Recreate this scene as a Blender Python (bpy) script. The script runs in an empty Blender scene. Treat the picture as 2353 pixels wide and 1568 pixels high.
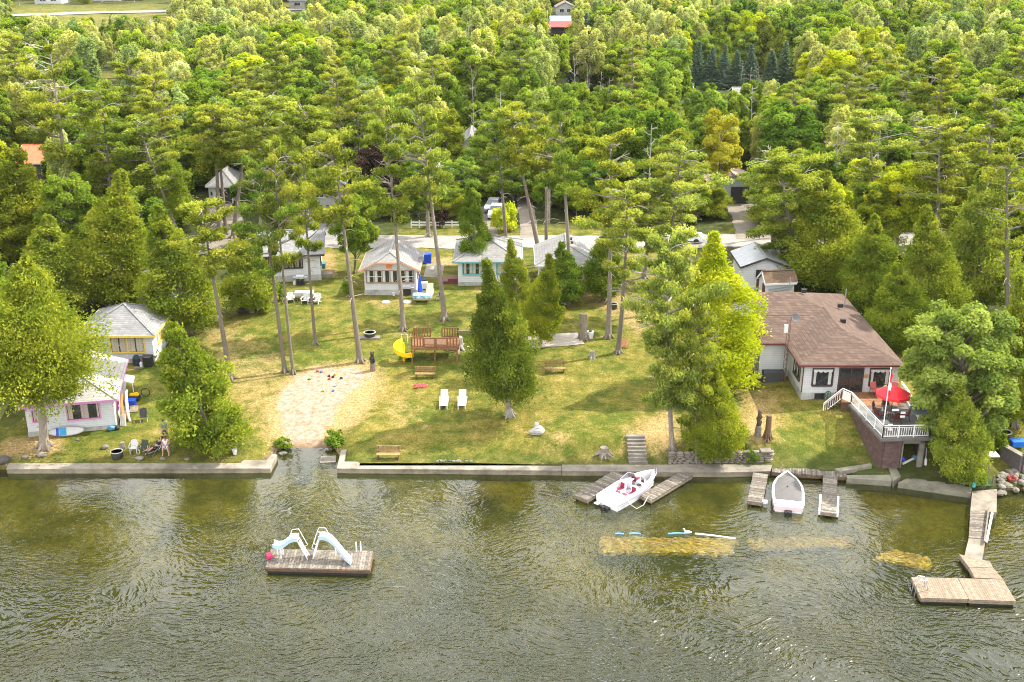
import bpy, math, random
import numpy as np
from mathutils import Vector, Matrix, Euler
R = math.radians
rng = random.Random(7)
SC = bpy.context.scene
COL = SC.collection
# ------------------------------------------------------------------ camera
CAMH, TH, FOC, CX, CY = 38.0, R(21.0), 2540.0, 1176.5, 784.0
cam_d = bpy.data.cameras.new('camera'); cam = bpy.data.objects.new('camera', cam_d); COL.objects.link(cam)
cam.location = (0, 0, CAMH); cam.rotation_euler = (R(90) - TH, 0, 0)
cam_d.sensor_width = 36; cam_d.lens = FOC / 2353 * 36; cam_d.clip_start = 1; cam_d.clip_end = 9000
SC.camera = cam
# ------------------------------------------------------------------ light
SUN_EL = R(47); SUN_H = Vector((0.93, 0.36, 0)).normalized()
SUN = Vector((SUN_H.x * math.cos(SUN_EL), SUN_H.y * math.cos(SUN_EL), math.sin(SUN_EL)))
sd = bpy.data.lights.new('sun', 'SUN'); so = bpy.data.objects.new('sun', sd); COL.objects.link(so)
sd.energy = 4.8; sd.angle = R(0.6); sd.color = (1.0, 0.93, 0.80)
so.rotation_euler = SUN.to_track_quat('Z', 'Y').to_euler(); so.location = (60, 40, 90)
W = bpy.data.worlds.new("World"); SC.world = W; W.use_nodes = True
nt = W.node_tree; nd = nt.nodes; lk = nt.links
bg = nd['Background']
sky = nd.new('ShaderNodeTexSky'); sky.sky_type = 'NISHITA'; sky.sun_disc = False
sky.sun_elevation = SUN_EL; sky.sun_rotation = math.atan2(SUN.x, SUN.y); sky.air_density = 1.0; sky.dust_density = 1.5
tc = nd.new('ShaderNodeTexCoord'); mp = nd.new('ShaderNodeMapping'); mp.inputs['Scale'].default_value = (1, 1, 2.6)
nz = nd.new('ShaderNodeTexNoise'); nz.inputs['Scale'].default_value = 2.1; nz.inputs['Detail'].default_value = 7; nz.inputs['Roughness'].default_value = .58
cr = nd.new('ShaderNodeValToRGB'); cr.color_ramp.elements[0].position = .22; cr.color_ramp.elements[1].position = .5; cr.color_ramp.elements[0].color = (.62, .62, .62, 1)
mx = nd.new('ShaderNodeMixRGB'); mx.inputs[2].default_value = (10.0, 10.0, 10.2, 1)
lk.new(tc.outputs['Generated'], mp.inputs[0]); lk.new(mp.outputs[0], nz.inputs['Vector']); lk.new(nz.outputs['Fac'], cr.inputs[0])
lk.new(cr.outputs[0], mx.inputs[0]); lk.new(sky.outputs[0], mx.inputs[1]); lk.new(mx.outputs[0], bg.inputs['Color'])
bg.inputs['Strength'].default_value = 0.15
SC.view_settings.view_transform = 'Standard'; SC.view_settings.look = 'None'
SC.view_settings.exposure = 1.2; SC.view_settings.gamma = 1
SC.cycles.max_bounces = 6; SC.cycles.diffuse_bounces = 3; SC.cycles.glossy_bounces = 2
SC.cycles.transmission_bounces = 4; SC.cycles.transparent_max_bounces = 6; SC.cycles.volume_bounces = 0
SC.cycles.caustics_reflective = False; SC.cycles.caustics_refractive = False
SC.cycles.use_denoising = True; SC.cycles.denoising_prefilter = 'NONE'; SC.cycles.sample_clamp_direct = 2.5; SC.cycles.filter_width = 1.05; SC.cycles.sample_clamp_indirect = 4
# ------------------------------------------------------------------ pixel <-> place helpers (pixels of a 2353 x 1568 view of the photograph)
cT, sT = math.cos(TH), math.sin(TH)
def ray(px, py):
    a = (px - CX) / FOC; b = (CY - py) / FOC
    return Vector((a, cT + b * sT, -sT + b * cT))
def atz(px, py, z=0.0):
    d = ray(px, py); k = (z - CAMH) / d.z
    return Vector((d.x * k, d.y * k, z))
def aty(px, py, Y):
    d = ray(px, py); k = Y / d.y
    return Vector((d.x * k, Y, CAMH + d.z * k))
def proj(x, y, z):
    dz = z - CAMH; dep = y * cT - dz * sT
    return CX + FOC * x / dep, CY - FOC * (y * sT + dz * cT) / dep
_sh = [(-900, 1088), (0, 1088), (621, 1087), (774, 1090), (1290, 1092), (1771, 1096), (1945, 1105), (2050, 1113), (2066, 1117), (2232, 1142), (2292, 1141), (2353, 1132), (3100, 1118)]
_sh = [atz(*p) for p in _sh]; SHX = np.array([p.x for p in _sh]); SHY = np.array([p.y for p in _sh])
def sstep(a, b, t):
    t = np.clip((t - a) / (b - a), 0, 1); return t * t * (3 - 2 * t)
BX = atz(708, 1030).x; BY = atz(700, 1030).y
def ground_z(x, y):
    x = np.asarray(x, float); y = np.asarray(y, float)
    t = y - np.interp(x, SHX, SHY); s = np.maximum(t - 1.1, 0)
    A = 0.5 * (1 - np.exp(-s / 4)) + 1.2 * sstep(0, 35, s)
    B = 1.25 * sstep(0, 2.4, s) + .75 * sstep(0, 32, s)
    C = 1.9 * sstep(.8, 8, s) + .25 * sstep(5, 32, s)
    wb = sstep(-6, 5, x); wc = sstep(17.5, 25, x)
    z = .42 + A * (1 - wb) + wb * (B * (1 - wc) + C * wc) + .008 * np.maximum(s - 40, 0)
    z = z + .06 * np.sin(x * .21 + 1.3) * np.sin(y * .17) * sstep(3, 12, s)
    zb = -2.6 + sstep(.1, .55, t) * (z + 2.6) - 2.0 * np.maximum(-t, 0)
    z = np.where(t < .55, zb, z)
    wv = 1 - sstep(1.7, 4.2, np.abs(x - BX)); zv = .20 * (y - BY)
    zv = np.where(y < BY - 2, zv - .5 * (BY - 2 - y), zv)
    return z * (1 - wv) + np.minimum(np.where(t < .55, .5, z), zv) * wv
def gz(x, y): return float(ground_z(x, y))
def G(px, py):
    z = 1.0
    for _ in range(14):
        p = atz(px, py, z); z = .5 * z + .5 * gz(p.x, p.y)
    p = atz(px, py, z); p.z = gz(p.x, p.y); return p
# ------------------------------------------------------------------ mesh helpers
class MB:
    def __init__(s): s.v = []; s.f = []; s.r = []; s.M = Matrix.Identity(4)
    def add(s, vs, fs, rnd=None):
        n = len(s.v); s.v += [tuple(s.M @ Vector(v)) for v in vs]
        rr = rng.random() if rnd is None else rnd
        for f in fs: s.f.append([i + n for i in f]); s.r.append(rr)
        return s
    def box(s, x0, x1, y0, y1, z0, z1, rnd=None):
        v = [(x, y, z) for z in (z0, z1) for y in (y0, y1) for x in (x0, x1)]
        return s.add(v, [(0, 2, 3, 1), (4, 5, 7, 6), (0, 1, 5, 4), (2, 6, 7, 3), (0, 4, 6, 2), (1, 3, 7, 5)], rnd)
    def bar(s, p, q, w, h=None, up=(0, 0, 1), rnd=None):
        p = Vector(p); q = Vector(q); d = (q - p)
        if d.length < 1e-6: return s
        d.normalize(); h = h or w; u = Vector(up)
        if abs(d.dot(u)) > .98: u = Vector((0, 1, 0))
        a = d.cross(u).normalized() * (w / 2); b = a.cross(d).normalized() * (h / 2)
        v = [p - a - b, p + a - b, p + a + b, p - a + b, q - a - b, q + a - b, q + a + b, q - a + b]
        return s.add(v, [(0, 3, 2, 1), (4, 5, 6, 7), (0, 1, 5, 4), (1, 2, 6, 5), (2, 3, 7, 6), (3, 0, 4, 7)], rnd)
    def tube(s, pts, rad, n=8, cap=True, rnd=None):
        pts = [Vector(p) for p in pts]; k = len(pts)
        if not hasattr(rad, '__len__'): rad = [rad] * k
        vs = []; fs = []; ref = None
        for i, p in enumerate(pts):
            d = (pts[min(i + 1, k - 1)] - pts[max(i - 1, 0)]).normalized()
            if ref is None: ref = Vector((0, 0, 1)) if abs(d.z) < .9 else Vector((1, 0, 0))
            a = (ref - d * ref.dot(d)).normalized(); ref = a; b = d.cross(a)
            for j in range(n):
                t = 2 * math.pi * j / n; vs.append(p + (a * math.cos(t) + b * math.sin(t)) * rad[i])
        for i in range(k - 1):
            for j in range(n):
                fs.append((i * n + j, i * n + (j + 1) % n, (i + 1) * n + (j + 1) % n, (i + 1) * n + j))
        if cap: fs += [tuple(reversed(range(n))), tuple(range((k - 1) * n, k * n))]
        return s.add(vs, fs, rnd)
    def lathe(s, prof, n=12, c=(0, 0, 0), rnd=None):
        return s.tube2([(c[0], c[1], c[2] + z) for r, z in prof], [r for r, z in prof], n, rnd)
    def tube2(s, cs, rad, n, rnd=None):
        vs = []; fs = []; k = len(cs)
        for c, r in zip(cs, rad):
            for j in range(n):
                t = 2 * math.pi * j / n; vs.append((c[0] + r * math.cos(t), c[1] + r * math.sin(t), c[2]))
        for i in range(k - 1):
            for j in range(n): fs.append((i * n + j, i * n + (j + 1) % n, (i + 1) * n + (j + 1) % n, (i + 1) * n + j))
        fs += [tuple(reversed(range(n))), tuple(range((k - 1) * n, k * n))]
        return s.add(vs, fs, rnd)
    def prism(s, poly, z0, z1, rnd=None):
        n = len(poly); ar = sum(poly[i][0] * poly[(i + 1) % n][1] - poly[(i + 1) % n][0] * poly[i][1] for i in range(n))
        if ar < 0: poly = poly[::-1]
        vs = [(p[0], p[1], z0) for p in poly] + [(p[0], p[1], z1) for p in poly]
        return s.add(vs, [tuple(reversed(range(n))), tuple(range(n, 2 * n))] + [(i, (i + 1) % n, n + (i + 1) % n, n + i) for i in range(n)], rnd)
    def shell(s, verts, faces, th, rnd=None):
        n = len(verts); vs = [Vector(v) for v in verts] + [Vector(v) - Vector((0, 0, th)) for v in verts]
        fs = [tuple(f) for f in faces] + [tuple(reversed([i + n for i in f])) for f in faces]; cnt = {}
        for f in faces:
            for i in range(len(f)):
                e = (f[i], f[(i + 1) % len(f)]); cnt[e] = 1
        for a, b in cnt:
            if (b, a) not in cnt: fs.append((b, a, a + n, b + n))
        return s.add(vs, fs, rnd)
    def blob(s, c, r, n=8, m=5, jit=.12, rnd=None):
        if not hasattr(r, '__len__'): r = (r, r, r)
        vs = [(c[0], c[1], c[2] - r[2])]; fs = []
        for i in range(1, m):
            a = -math.pi / 2 + math.pi * i / m
            for j in range(n):
                t = 2 * math.pi * (j + .5 * (i % 2)) / n; k = 1 + rng.uniform(-jit, jit)
                vs.append((c[0] + r[0] * k * math.cos(a) * math.cos(t), c[1] + r[1] * k * math.cos(a) * math.sin(t), c[2] + r[2] * k * math.sin(a)))
        vs.append((c[0], c[1], c[2] + r[2])); L = len(vs) - 1
        for j in range(n):
            fs.append((0, 1 + (j + 1) % n, 1 + j)); fs.append((L, 1 + (m - 2) * n + j, 1 + (m - 2) * n + (j + 1) % n))
        for i in range(m - 2):
            for j in range(n): fs.append((1 + i * n + j, 1 + i * n + (j + 1) % n, 1 + (i + 1) * n + (j + 1) % n, 1 + (i + 1) * n + j))
        return s.add(vs, fs, rnd)
    def mesh(s, name, mat, smooth=False):
        me = bpy.data.meshes.new(name); me.from_pydata(s.v, [], s.f)
        a = me.attributes.new('rnd', 'FLOAT', 'FACE'); a.data.foreach_set('value', s.r)
        if smooth: me.polygons.foreach_set('use_smooth', [True] * len(me.polygons))
        me.materials.append(mat); return me
def npmesh(name, v, q, rnd, mat):
    me = bpy.data.meshes.new(name); n = len(v); m = len(q); k = q.shape[1]
    me.vertices.add(n); me.vertices.foreach_set('co', np.ascontiguousarray(v, np.float32).ravel())
    me.loops.add(m * k); me.loops.foreach_set('vertex_index', np.ascontiguousarray(q, np.int32).ravel())
    me.polygons.add(m); me.polygons.foreach_set('loop_start', np.arange(0, m * k, k, dtype=np.int32))
    if rnd is not None:
        a = me.attributes.new('rnd', 'FLOAT', 'FACE'); a.data.foreach_set('value', np.ascontiguousarray(rnd, np.float32))
    me.update(calc_edges=True); me.materials.append(mat); return me
def T(name, label, cat, loc=(0, 0, 0), rz=0, group=None):
    o = bpy.data.objects.new(name, None); COL.objects.link(o); o.location = loc; o.rotation_euler = (0, 0, rz)
    o.empty_display_size = .3; o['label'] = label; o['category'] = cat
    if group: o['group'] = group
    return o
def P(name, mb, mat, par, label=None, smooth=False):
    o = bpy.data.objects.new(name, mb if isinstance(mb, bpy.types.Mesh) else mb.mesh(name, mat, smooth)); COL.objects.link(o); o.parent = par
    if label: o['label'] = label
    return o
def O(name, mb, mat, label, cat, loc=(0, 0, 0), rz=0, group=None, smooth=False, kind=None):
    o = bpy.data.objects.new(name, mb if isinstance(mb, bpy.types.Mesh) else mb.mesh(name, mat, smooth)); COL.objects.link(o)
    o.location = loc; o.rotation_euler = (0, 0, rz); o['label'] = label; o['category'] = cat
    if group: o['group'] = group
    if kind: o['kind'] = kind
    return o
def S(name, me, mat=None, kind='structure', smooth=False, label=None):
    o = bpy.data.objects.new(name, me if isinstance(me, bpy.types.Mesh) else me.mesh(name, mat, smooth)); COL.objects.link(o); o['kind'] = kind
    if label: o['label'] = label
    return o
def dup(root, loc, rz=None, label=None):
    c = root.copy(); COL.objects.link(c); c.location = loc
    if rz is not None: c.rotation_euler = (0, 0, rz)
    if label: c['label'] = label
    for ch in root.children:
        d = ch.copy(); COL.objects.link(d); d.parent = c
        for g in ch.children:
            e = g.copy(); COL.objects.link(e); e.parent = d
    return c
# ------------------------------------------------------------------ materials
class N:
    def __init__(s, name):
        s.m = bpy.data.materials.new(name); s.m.use_nodes = True; s.t = s.m.node_tree; s.t.nodes.clear()
        s.out = s.t.nodes.new('ShaderNodeOutputMaterial')
    def n(s, ty, **kw):
        x = s.t.nodes.new('ShaderNode' + ty)
        for k, v in kw.items():
            if k.startswith('i_'): x.inputs[k[2:].replace('_', ' ')].default_value = v
            elif k[0] == 'I': x.inputs[int(k[1:])].default_value = v
            else: setattr(x, k, v)
        return x
    def l(s, a, b): s.t.links.new(a, b)
    def noise(s, vec, scale, detail=4, rough=.55):
        x = s.n('TexNoise', i_Scale=scale, i_Detail=detail, i_Roughness=rough)
        if vec: s.l(vec, x.inputs['Vector'])
        return x.outputs['Fac']
    def pos(s): return s.n('NewGeometry').outputs['Position']
    def obj(s): return s.n('TexCoord').outputs['Object']
    def map(s, vec, scale=(1, 1, 1), rot=(0, 0, 0)):
        x = s.n('Mapping'); x.inputs['Scale'].default_value = scale; x.inputs['Rotation'].default_value = rot; s.l(vec, x.inputs[0]); return x.outputs[0]
    def ramp(s, f, *st):
        x = s.n('ValToRGB'); e = x.color_ramp.elements
        while len(e) < len(st): e.new(.5)
        for el, (p, c) in zip(e, st): el.position = p; el.color = (c, c, c, 1) if not hasattr(c, '__len__') else (*c, 1)
        s.l(f, x.inputs[0]); return x.outputs[0]
    def mix(s, f, a, b, mode='MIX'):
        x = s.n('MixRGB', blend_type=mode)
        for i, q in enumerate((f, a, b)):
            if hasattr(q, 'is_linked'): s.l(q, x.inputs[i])
            elif hasattr(q, '__len__'): x.inputs[i].default_value = (*q, 1)
            else: x.inputs[i].default_value = q if i == 0 else (q, q, q, 1)
        return x.outputs[0]
    def math(s, op, a, b=None, clamp=False):
        x = s.n('Math', operation=op, use_clamp=clamp)
        for i, q in enumerate((a, b)):
            if q is None: continue
            if hasattr(q, 'is_linked'): s.l(q, x.inputs[i])
            else: x.inputs[i].default_value = q
        return x.outputs[0]
    def attr(s, name): return s.n('Attribute', attribute_name=name).outputs['Fac']
    def bump(s, h, strength=.5, dist=.02):
        x = s.n('Bump', i_Strength=strength, i_Distance=dist); s.l(h, x.inputs['Height']); return x.outputs[0]
    def pbr(s, col, rough=.7, bump=None, metal=0, spec=.4):
        b = s.n('BsdfPrincipled'); b.inputs['Metallic'].default_value = metal; b.inputs['Specular IOR Level'].default_value = spec
        for key, q in (('Base Color', col), ('Roughness', rough)):
            if hasattr(q, 'is_linked'): s.l(q, b.inputs[key])
            else: b.inputs[key].default_value = (*q, 1) if hasattr(q, '__len__') else q
        if bump: s.l(bump, b.inputs['Normal'])
        s.l(b.outputs[0], s.out.inputs[0]); return s.m
_mc = {}
def M(name, col, rough=.6, var=.14, scale=6, metal=0, bump=.15, spec=.4):
    """plain material with noise wear"""
    if name in _mc: return _mc[name]
    k = N(name); o = k.obj(); f = k.noise(o, scale, 5); lo = tuple(c * (1 - var * 1.6) for c in col); hi = tuple(min(1, c * (1 + var)) for c in col)
    c = k.ramp(f, (.3, lo), (.7, hi)); a = k.attr('rnd'); c = k.mix(.35, c, k.ramp(a, (0, tuple(x * (1 - var) for x in col)), (1, tuple(min(1, x * (1 + var)) for x in col))))
    _mc[name] = k.pbr(c, rough, k.bump(k.noise(o, scale * 6, 3), bump, .02) if bump else None, metal, spec); return _mc[name]
def wood(name, a, b, c, grain=(1, 1, 1), rough=.85):
    k = N(name); o = k.obj(); r = k.attr('rnd'); f = k.noise(k.map(o, grain), 5, 6, .65)
    col = k.ramp(r, (0, a), (.5, b), (1, c)); col = k.mix(k.ramp(f, (.35, .0), (.62, .75)), col, tuple(x * .5 for x in a)); g = k.noise(o, 1.1, 4)
    col = k.mix(k.ramp(g, (.45, 0), (.75, .45)), col, tuple(x * .62 for x in b))
    return k.pbr(col, rough, k.bump(f, .3, .01))
def siding(name, col, pitch=.2):
    k = N(name); o = k.obj(); sx = k.n('SeparateXYZ'); k.l(o, sx.inputs[0])
    fr = k.math('FRACT', k.math('MULTIPLY', sx.outputs['Z'], 1 / pitch)); line = k.ramp(fr, (0, .35), (.1, 1.0), (1, 1))
    d = k.ramp(k.noise(k.map(o, (1, 1, .25)), 2.2, 6, .65), (.3, tuple(c * .86 for c in col)), (.7, col)); c = k.mix(1, d, line, 'MULTIPLY')
    return k.pbr(c, .55, k.bump(fr, .4, .02))
def shingle(name, a, b, stain=(.3, .3, .28), st=.35):
    k = N(name); o = k.obj(); sx = k.n('SeparateXYZ'); k.l(o, sx.inputs[0]); cb = k.n('CombineXYZ')
    k.l(k.math('ADD', sx.outputs['X'], k.math('MULTIPLY', sx.outputs['Y'], 1.0)), cb.inputs[0]); k.l(k.math('MULTIPLY', sx.outputs['Z'], 2.4), cb.inputs[1])
    br = k.n('TexBrick', i_Scale=1.0, i_Mortar_Size=.018, i_Bias=0.0); br.inputs['Brick Width'].default_value = .5; br.inputs['Row Height'].default_value = .26
    br.inputs['Color1'].default_value = (*a, 1); br.inputs['Color2'].default_value = (*b, 1); br.inputs['Mortar'].default_value = (*[x * .7 for x in a], 1); k.l(cb.outputs[0], br.inputs[0])
    c = k.mix(k.ramp(k.noise(o, .7, 5, .6), (.4, 0), (.7, st)), br.outputs['Color'], stain); c = k.mix(k.ramp(k.noise(o, 9, 3), (.35, .3), (.6, 0)), c, tuple(x * .6 for x in a))
    return k.pbr(c, .9, k.bump(br.outputs['Fac'], .5, -.02), spec=.2)
def leafmat(name, d, m, h, tr=.42):
    """foliage: per-leaf and per-tree tint"""
    k = N(name); r = k.attr('rnd'); oi = k.n('ObjectInfo').outputs['Random']; p = k.pos()
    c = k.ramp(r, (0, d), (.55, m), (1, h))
    c = k.mix(1, c, k.ramp(oi, (0, (.66, .80, .74)), (.22, (.95, .98, .8)), (.45, (1.05, 1.0, .9)), (.7, (1.25, 1.14, .8)), (1, (1.2, 1.18, 1.4))), 'MULTIPLY')
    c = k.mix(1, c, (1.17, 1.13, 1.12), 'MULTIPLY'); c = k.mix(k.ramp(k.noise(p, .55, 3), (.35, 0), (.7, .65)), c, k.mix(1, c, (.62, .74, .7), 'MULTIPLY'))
    df = k.n('BsdfDiffuse'); tl = k.n('BsdfTranslucent'); ms = k.n('MixShader', I0=tr); k.l(c, df.inputs[0])
    k.l(k.mix(1, c, (1.48, 1.42, .6), 'MULTIPLY'), tl.inputs[0]); k.l(df.outputs[0], ms.inputs[1]); k.l(tl.outputs[0], ms.inputs[2]); k.l(ms.outputs[0], k.out.inputs[0])
    return k.m
WHITE = M('white_paint', (.64, .64, .64), .5, .06); BLACK = M('black_plastic', (.018, .018, .02), .45, .2); DARK = M('dark_trim', (.045, .035, .035), .6)
STEEL = M('bare_metal', (.5, .5, .52), .35, .1, metal=.8); CONC = None
GLASS = M('window_glass', (.022, .026, .028), .08, .3, 1.5, bump=0, spec=.8)
CURT = M('curtain_cloth', (.42, .37, .30), .9, .25, 14); PALECURT = M('pale_curtain', (.5, .5, .47), .9, .2, 14)
def concrete(name, col, blotch=.6):
    k = N(name); p = k.pos(); f = k.noise(p, .9, 7, .7); g = k.noise(p, .33, 6, .65)
    c = k.ramp(f, (.3, tuple(x * .5 for x in col)), (.48, col), (.72, tuple(min(.8, x * 1.45) for x in col)))
    c = k.mix(k.ramp(g, (.48, 0), (.66, blotch)), c, tuple(x * .42 for x in col)); h = k.noise(p, 22, 4)
    return k.pbr(k.mix(k.ramp(h, (.4, .25), (.6, 0)), c, tuple(x * .45 for x in col)), .9, k.bump(f, .5, .05), spec=.2)
CONC = concrete('weathered_concrete', (.22, .20, .165)); CONCG = concrete('foundation_block', (.36, .36, .33), .3)
GREYWOOD = wood('weathered_grey_planks', (.10, .085, .07), (.18, .155, .125), (.28, .245, .2))
TANWOOD = wood('new_tan_planks', (.19, .145, .10), (.235, .18, .125), (.29, .225, .16))
REDWOOD = wood('red_stained_wood', (.19, .085, .036), (.25, .115, .048), (.31, .145, .062)); BROWNWOOD = wood('brown_wood', (.10, .06, .03), (.15, .09, .05), (.20, .13, .07))
OLDWOOD = wood('old_bleached_wood', (.17, .14, .105), (.22, .185, .145), (.28, .24, .19))
BARK = wood('pine_bark', (.15, .125, .095), (.24, .20, .155), (.46, .41, .34), (4, 4, .5)); PALEBARK = wood('pale_bark', (.26, .235, .2), (.34, .31, .27), (.44, .41, .37), (3, 3, .6)); CEDARBARK = wood('cedar_bark', (.20, .165, .125), (.27, .225, .175), (.33, .28, .22), (6, 6, .4))
ROCK = concrete('field_stone', (.17, .155, .13), .5)
# ------------------------------------------------------------------ ground
def grid_axis(a, b, st, lo, hi):
    x = list(np.arange(a, b + 1e-6, st)); s = st
    while x[-1] < hi: s *= 1.18; x.append(x[-1] + s)
    s = st
    while x[0] > lo: s *= 1.18; x.insert(0, x[0] - s)
    return np.array(x)
gx = grid_axis(-46, 46, .4, -2600, 2600); gy = grid_axis(66, 122, .4, 60, 4200)
GX, GY = np.meshgrid(gx, gy); GZ = ground_z(GX, GY)
def polymask(pts, soft):
    P_ = np.array([(p.x, p.y) for p in pts]); x, y = GX, GY; ins = np.zeros(x.shape, bool); dm = np.full(x.shape, 1e9); n = len(P_)
    for i in range(n):
        a, b = P_[i], P_[(i + 1) % n]; e = b - a
        u = np.clip(((x - a[0]) * e[0] + (y - a[1]) * e[1]) / (e @ e), 0, 1)
        dm = np.minimum(dm, np.hypot(x - a[0] - u * e[0], y - a[1] - u * e[1]))
        c = ((a[1] > y) != (b[1] > y)) & (x < (b[0] - a[0]) * (y - a[1]) / (b[1] - a[1] + 1e-12) + a[0]); ins ^= c
    return sstep(-soft, soft, np.where(ins, dm, -dm))
def PG(*pts): return [G(*p) for p in pts]
sand = polymask(PG((652, 1018), (640, 960), (640, 905), (690, 862), (740, 845), (815, 845), (850, 862), (818, 893), (778, 930), (762, 975), (745, 1015), (735, 1034), (690, 1040)), .9)
sand = np.maximum(sand, polymask([Vector((BX - 3, BY - 3, 0)), Vector((BX + 3, BY - 3, 0)), Vector((BX + 2.2, BY + 1, 0)), Vector((BX - 2.2, BY + 1, 0))], .8))
bare = polymask(PG((605, 1010), (600, 930), (640, 870), (720, 835), (830, 830), (885, 850), (880, 900), (845, 960), (770, 1020), (690, 1040)), 1.6) * .9
for pl, w, sf in ((((1430, 1045), (1440, 985), (1530, 940), (1580, 990), (1560, 1060)), .9, 2.2), (((1690, 900), (1765, 885), (1800, 930), (1780, 1040), (1700, 1040)), .8, 2.4), (((480, 830), (640, 790), (700, 850), (600, 1000), (520, 930)), .55, 3),
                  (((430, 760), (560, 740), (620, 800), (500, 870)), .5, 2.5), (((700, 585), (770, 580), (780, 640), (745, 640)), .8, 1.2), (((985, 590), (1045, 590), (1045, 612), (985, 612)), .8, 1.), (((1090, 660), (1150, 655), (1160, 680), (1100, 690)), .7, 1.),
                  (((1320, 680), (1400, 650), (1500, 700), (1480, 790), (1400, 730)), .7, 2), (((840, 690), (960, 685), (960, 715), (850, 712)), .5, 1.), (((1170, 985), (1330, 985), (1330, 1030), (1250, 1060)), .5, 2), (((860, 900), (960, 880), (1000, 960), (880, 1000)), .45, 2.5), (((0, 1010), (140, 990), (150, 1040), (0, 1060)), .9, 1.)):
    bare = np.maximum(bare, w * polymask(PG(*pl), sf))
LAWN = PG((-40, 1075), (-60, 1000), (60, 960), (200, 770), (330, 690), (450, 670), (600, 660), (720, 580), (1000, 578), (1360, 578), (1640, 575), (1700, 690), (1700, 800), (2100, 760), (2353, 780), (2420, 1100), (2000, 1120), (700, 1110))
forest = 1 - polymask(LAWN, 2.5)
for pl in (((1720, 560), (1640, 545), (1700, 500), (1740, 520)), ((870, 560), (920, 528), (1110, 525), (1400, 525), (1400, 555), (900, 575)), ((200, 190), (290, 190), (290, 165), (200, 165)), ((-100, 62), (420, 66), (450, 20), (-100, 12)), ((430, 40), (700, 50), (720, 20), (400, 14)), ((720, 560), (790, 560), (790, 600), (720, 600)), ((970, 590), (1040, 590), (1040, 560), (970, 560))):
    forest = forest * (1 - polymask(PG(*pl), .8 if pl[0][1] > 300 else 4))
gv = np.stack([GX.ravel(), GY.ravel(), GZ.ravel()], 1); ny_, nx_ = GX.shape
ii = (np.arange(ny_ - 1)[:, None] * nx_ + np.arange(nx_ - 1)[None]).ravel(); gq = np.stack([ii, ii + 1, ii + nx_ + 1, ii + nx_], 1)
k = N('lawn_sand_and_woodland_floor'); p = k.pos()
n1 = k.noise(p, .16, 5, .6); n2 = k.noise(p, .9, 6, .65); n3 = k.noise(p, 5.5, 5, .7); n4 = k.noise(k.map(p, (1, .6, 1)), 9, 4, .75)
green = k.ramp(n2, (.3, (.058, .082, .010)), (.5, (.100, .118, .016)), (.72, (.165, .165, .025)))
dry = k.ramp(n2, (.3, (.20, .145, .035)), (.55, (.28, .20, .05)), (.75, (.37, .27, .085)))
soil = k.ramp(n3, (.3, (.30, .19, .085)), (.6, (.45, .30, .15)), (.8, (.52, .37, .2)))
w1 = k.ramp(k.math('ADD', k.math('MULTIPLY', n1, .55), k.math('MULTIPLY', n2, .45)), (.43, 0), (.64, .8))
c = k.mix(w1, green, dry); bw = k.math('ADD', k.attr('bare'), k.math('MULTIPLY', k.math('SUBTRACT', n2, .5), 1.1)); c = k.mix(k.ramp(bw, (.3, 0), (.85, .9)), c, soil)
c = k.mix(k.ramp(n3, (.36, .75), (.58, 0)), c, k.mix(1, c, (.55, .6, .5), 'MULTIPLY')); c = k.mix(k.ramp(n4, (.38, .8), (.6, 0)), c, k.mix(1, c, (.45, .5, .4), 'MULTIPLY'))
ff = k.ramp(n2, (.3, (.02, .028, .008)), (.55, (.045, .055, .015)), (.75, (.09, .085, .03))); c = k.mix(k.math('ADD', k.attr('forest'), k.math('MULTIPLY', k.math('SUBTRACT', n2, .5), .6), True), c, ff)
sn = k.ramp(k.noise(p, 2.6, 6, .7), (.3, (.15, .10, .06)), (.48, (.26, .19, .135)), (.7, (.37, .30, .235)))
sw = k.math('ADD', k.attr('sand'), k.math('MULTIPLY', k.math('SUBTRACT', k.math('ADD', k.math('MULTIPLY', n3, .5), k.math('MULTIPLY', n2, .5)), .5), 3.8)); c = k.mix(k.ramp(sw, (.34, 0), (.72, 1)), c, sn)
sz = k.n('SeparateXYZ'); k.l(p, sz.inputs[0]); c = k.mix(k.ramp(sz.outputs['Z'], (.0, .8), (.22, 0)), c, (.10, .065, .03))
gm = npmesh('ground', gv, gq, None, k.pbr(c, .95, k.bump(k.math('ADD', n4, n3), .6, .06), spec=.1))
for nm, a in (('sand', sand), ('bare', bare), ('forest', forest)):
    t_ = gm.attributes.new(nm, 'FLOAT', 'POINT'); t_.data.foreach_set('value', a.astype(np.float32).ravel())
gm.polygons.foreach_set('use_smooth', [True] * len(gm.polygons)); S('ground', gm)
# ------------------------------------------------------------------ lake
bxs = grid_axis(-50, 50, 1., -700, 700); bys = np.array(list(np.arange(10, 82, 1.)) ); bys = np.concatenate([np.array([-700, -300, -100, -30, 0]), bys])
LX, LY = np.meshgrid(bxs, bys); off = np.interp(LX, SHX, SHY) - LY
und = np.sin(LX * .33 + LY * .1) * np.sin(LY * .29 - LX * .08) + .6 * np.sin(LX * .71 + 2) * np.sin(LY * .63 + LX * .2)
LZ = -np.clip(.5 + .10 * np.maximum(off, 0) + .30 * und * sstep(0, 8, off), .42, 5.0) - 2.8 * sstep(9, 24, off + 4 * und)
lm_v = np.stack([LX.ravel(), LY.ravel(), LZ.ravel()], 1); a_, b_ = LX.shape
ii = (np.arange(a_ - 1)[:, None] * b_ + np.arange(b_ - 1)[None]).ravel(); lq = np.stack([ii, ii + 1, ii + b_ + 1, ii + b_], 1)
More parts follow.
